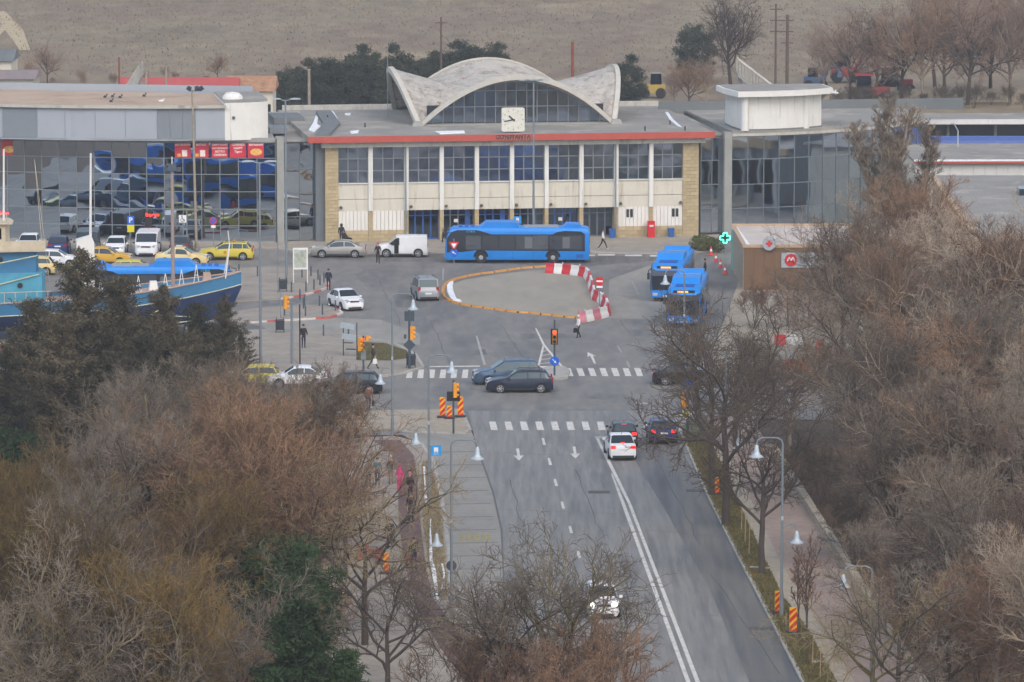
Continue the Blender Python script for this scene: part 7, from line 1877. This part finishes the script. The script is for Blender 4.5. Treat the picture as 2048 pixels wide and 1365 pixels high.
row([(1540 + i * 34, 214 + rt.uniform(-4, 6), 170 + rt.uniform(-12, 12), K_) for i in range(16)], (BUSH,), 'along the yard fence', 'bushes along the yard fence', 'bare_shrub', ('bark_dark',), 33)
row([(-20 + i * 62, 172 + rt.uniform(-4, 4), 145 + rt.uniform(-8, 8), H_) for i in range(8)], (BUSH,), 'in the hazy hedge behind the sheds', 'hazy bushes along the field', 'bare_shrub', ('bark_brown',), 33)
for i, (a, b) in enumerate(((1395, 500), (1408, 502), (1420, 499), (1432, 503), (1402, 494))):
    plant_tree(SHRUB, P(a, b, .1), R(i * 50), .9, 'small green shrub, %s in the bed beside the pharmacy cross' % ORD[i], 'bark_olive', 'leaf_green', 'shrubs beside the pharmacy cross', 'leafy_shrub')
# --- grass in the verges and leaf litter in the park
def blades(name, polys, n, size, m, z, lab=None, seed=1):
    rng = np.random.default_rng(seed); out = []
    for poly in polys:
        w = np.array([X2(a, b) for a, b in poly]); lo_, hi_ = w.min(0), w.max(0)
        pts = rng.uniform(lo_, hi_, (n * 3, 2)); ins = np.zeros(len(pts), bool); j = len(w) - 1
        for i in range(len(w)):
            c = ((w[i, 1] > pts[:, 1]) != (w[j, 1] > pts[:, 1])) & (pts[:, 0] < (w[j, 0] - w[i, 0]) * (pts[:, 1] - w[i, 1]) / (w[j, 1] - w[i, 1] + 1e-9) + w[i, 0]); ins ^= c; j = i
        out.append(pts[ins][:n])
    p = np.concatenate(out); p = np.concatenate([p, np.full((len(p), 1), z)], 1)
    d = unit(rng.normal(0, .5, p.shape) + np.array([0, 0, 1])); a = unit(np.cross(d, rng.normal(0, 1, p.shape))); s = size * rng.uniform(.5, 1.4, (len(p), 1))
    V = np.stack([p - a * s * .22, p + a * s * .22, p + d * s], 1).reshape(-1, 3)
    me = quad_mesh(name, V, np.arange(len(V)).reshape(-1, 3), MATS[m])
    return obj(name, me, kind='stuff', label=lab)
twig_mat('blade_green', rgb(74, 84, 48), rgb(120, 106, 66)); twig_mat('blade_dry', rgb(132, 120, 94), rgb(164, 152, 122)); twig_mat('leaf_dead', rgb(104, 78, 52), rgb(136, 104, 70))
blades('verge_grass', [[(1362, 866), (1420, 1003), (1478, 1118), (1540, 1238), (1606, 1365), (1650, 1440), (1690, 1400), (1619, 1268), (1565, 1197), (1532, 1127), (1474, 1003), (1425, 895)]], 26000, .14, 'blade_green', .11, 'short green and brown grass in the right verge')
blades('dry_grass', [[(844, 930), (858, 925), (876, 994), (890, 1106), (895, 1205), (872, 1196), (858, 1140), (848, 1060), (842, 990)]], 6000, .13, 'blade_dry', .125, 'dry grass in the strip beside the bus lane', 2)
blades('plaza_grass', [[(716, 688), (770, 690), (812, 704), (820, 720), (780, 725), (712, 724)]], 5000, .09, 'blade_green', .12, 'short worn grass on the plaza corner', 3)
blades('fallen_leaves', [[(1560, 900), (1650, 1052), (1840, 1365), (1990, 1600), (2300, 1600), (2300, 880)]], 30000, .16, 'leaf_dead', -.04, 'fallen leaves under the trees of the right park', 4)
blades('thicket_litter', [[(-150, 900), (640, 880), (640, 1500), (-150, 1600)]], 26000, .18, 'leaf_dead', -.04, 'fallen leaves and dry grass under the left thicket', 5)

twig_mat('scrub', rgb(122, 108, 86), rgb(148, 134, 106))
blades('field_scrub', [[(-300, -60), (2350, -60), (2350, 150), (-300, 150)]], 20000, .34, 'scrub', -.05, 'dry scrub and grass tufts scattered over the far field', 6)
HAZE = 0.00026
# ------------------------------------------------------------------ the damp air
hm = bpy.data.materials.new('damp_air'); hm.use_nodes = True
nt = hm.node_tree; nt.nodes.clear()
out = nt.nodes.new('ShaderNodeOutputMaterial'); pv = nt.nodes.new('ShaderNodeVolumePrincipled')
pv.inputs['Color'].default_value = (.92, .95, 1.0, 1); pv.inputs['Density'].default_value = HAZE; pv.inputs['Anisotropy'].default_value = .2
nt.links.new(pv.outputs[0], out.inputs['Volume'])
hz = G().span((-2600, -500, -1.2), (2600, 4100, 54)).build('haze', hm, kind='stuff')
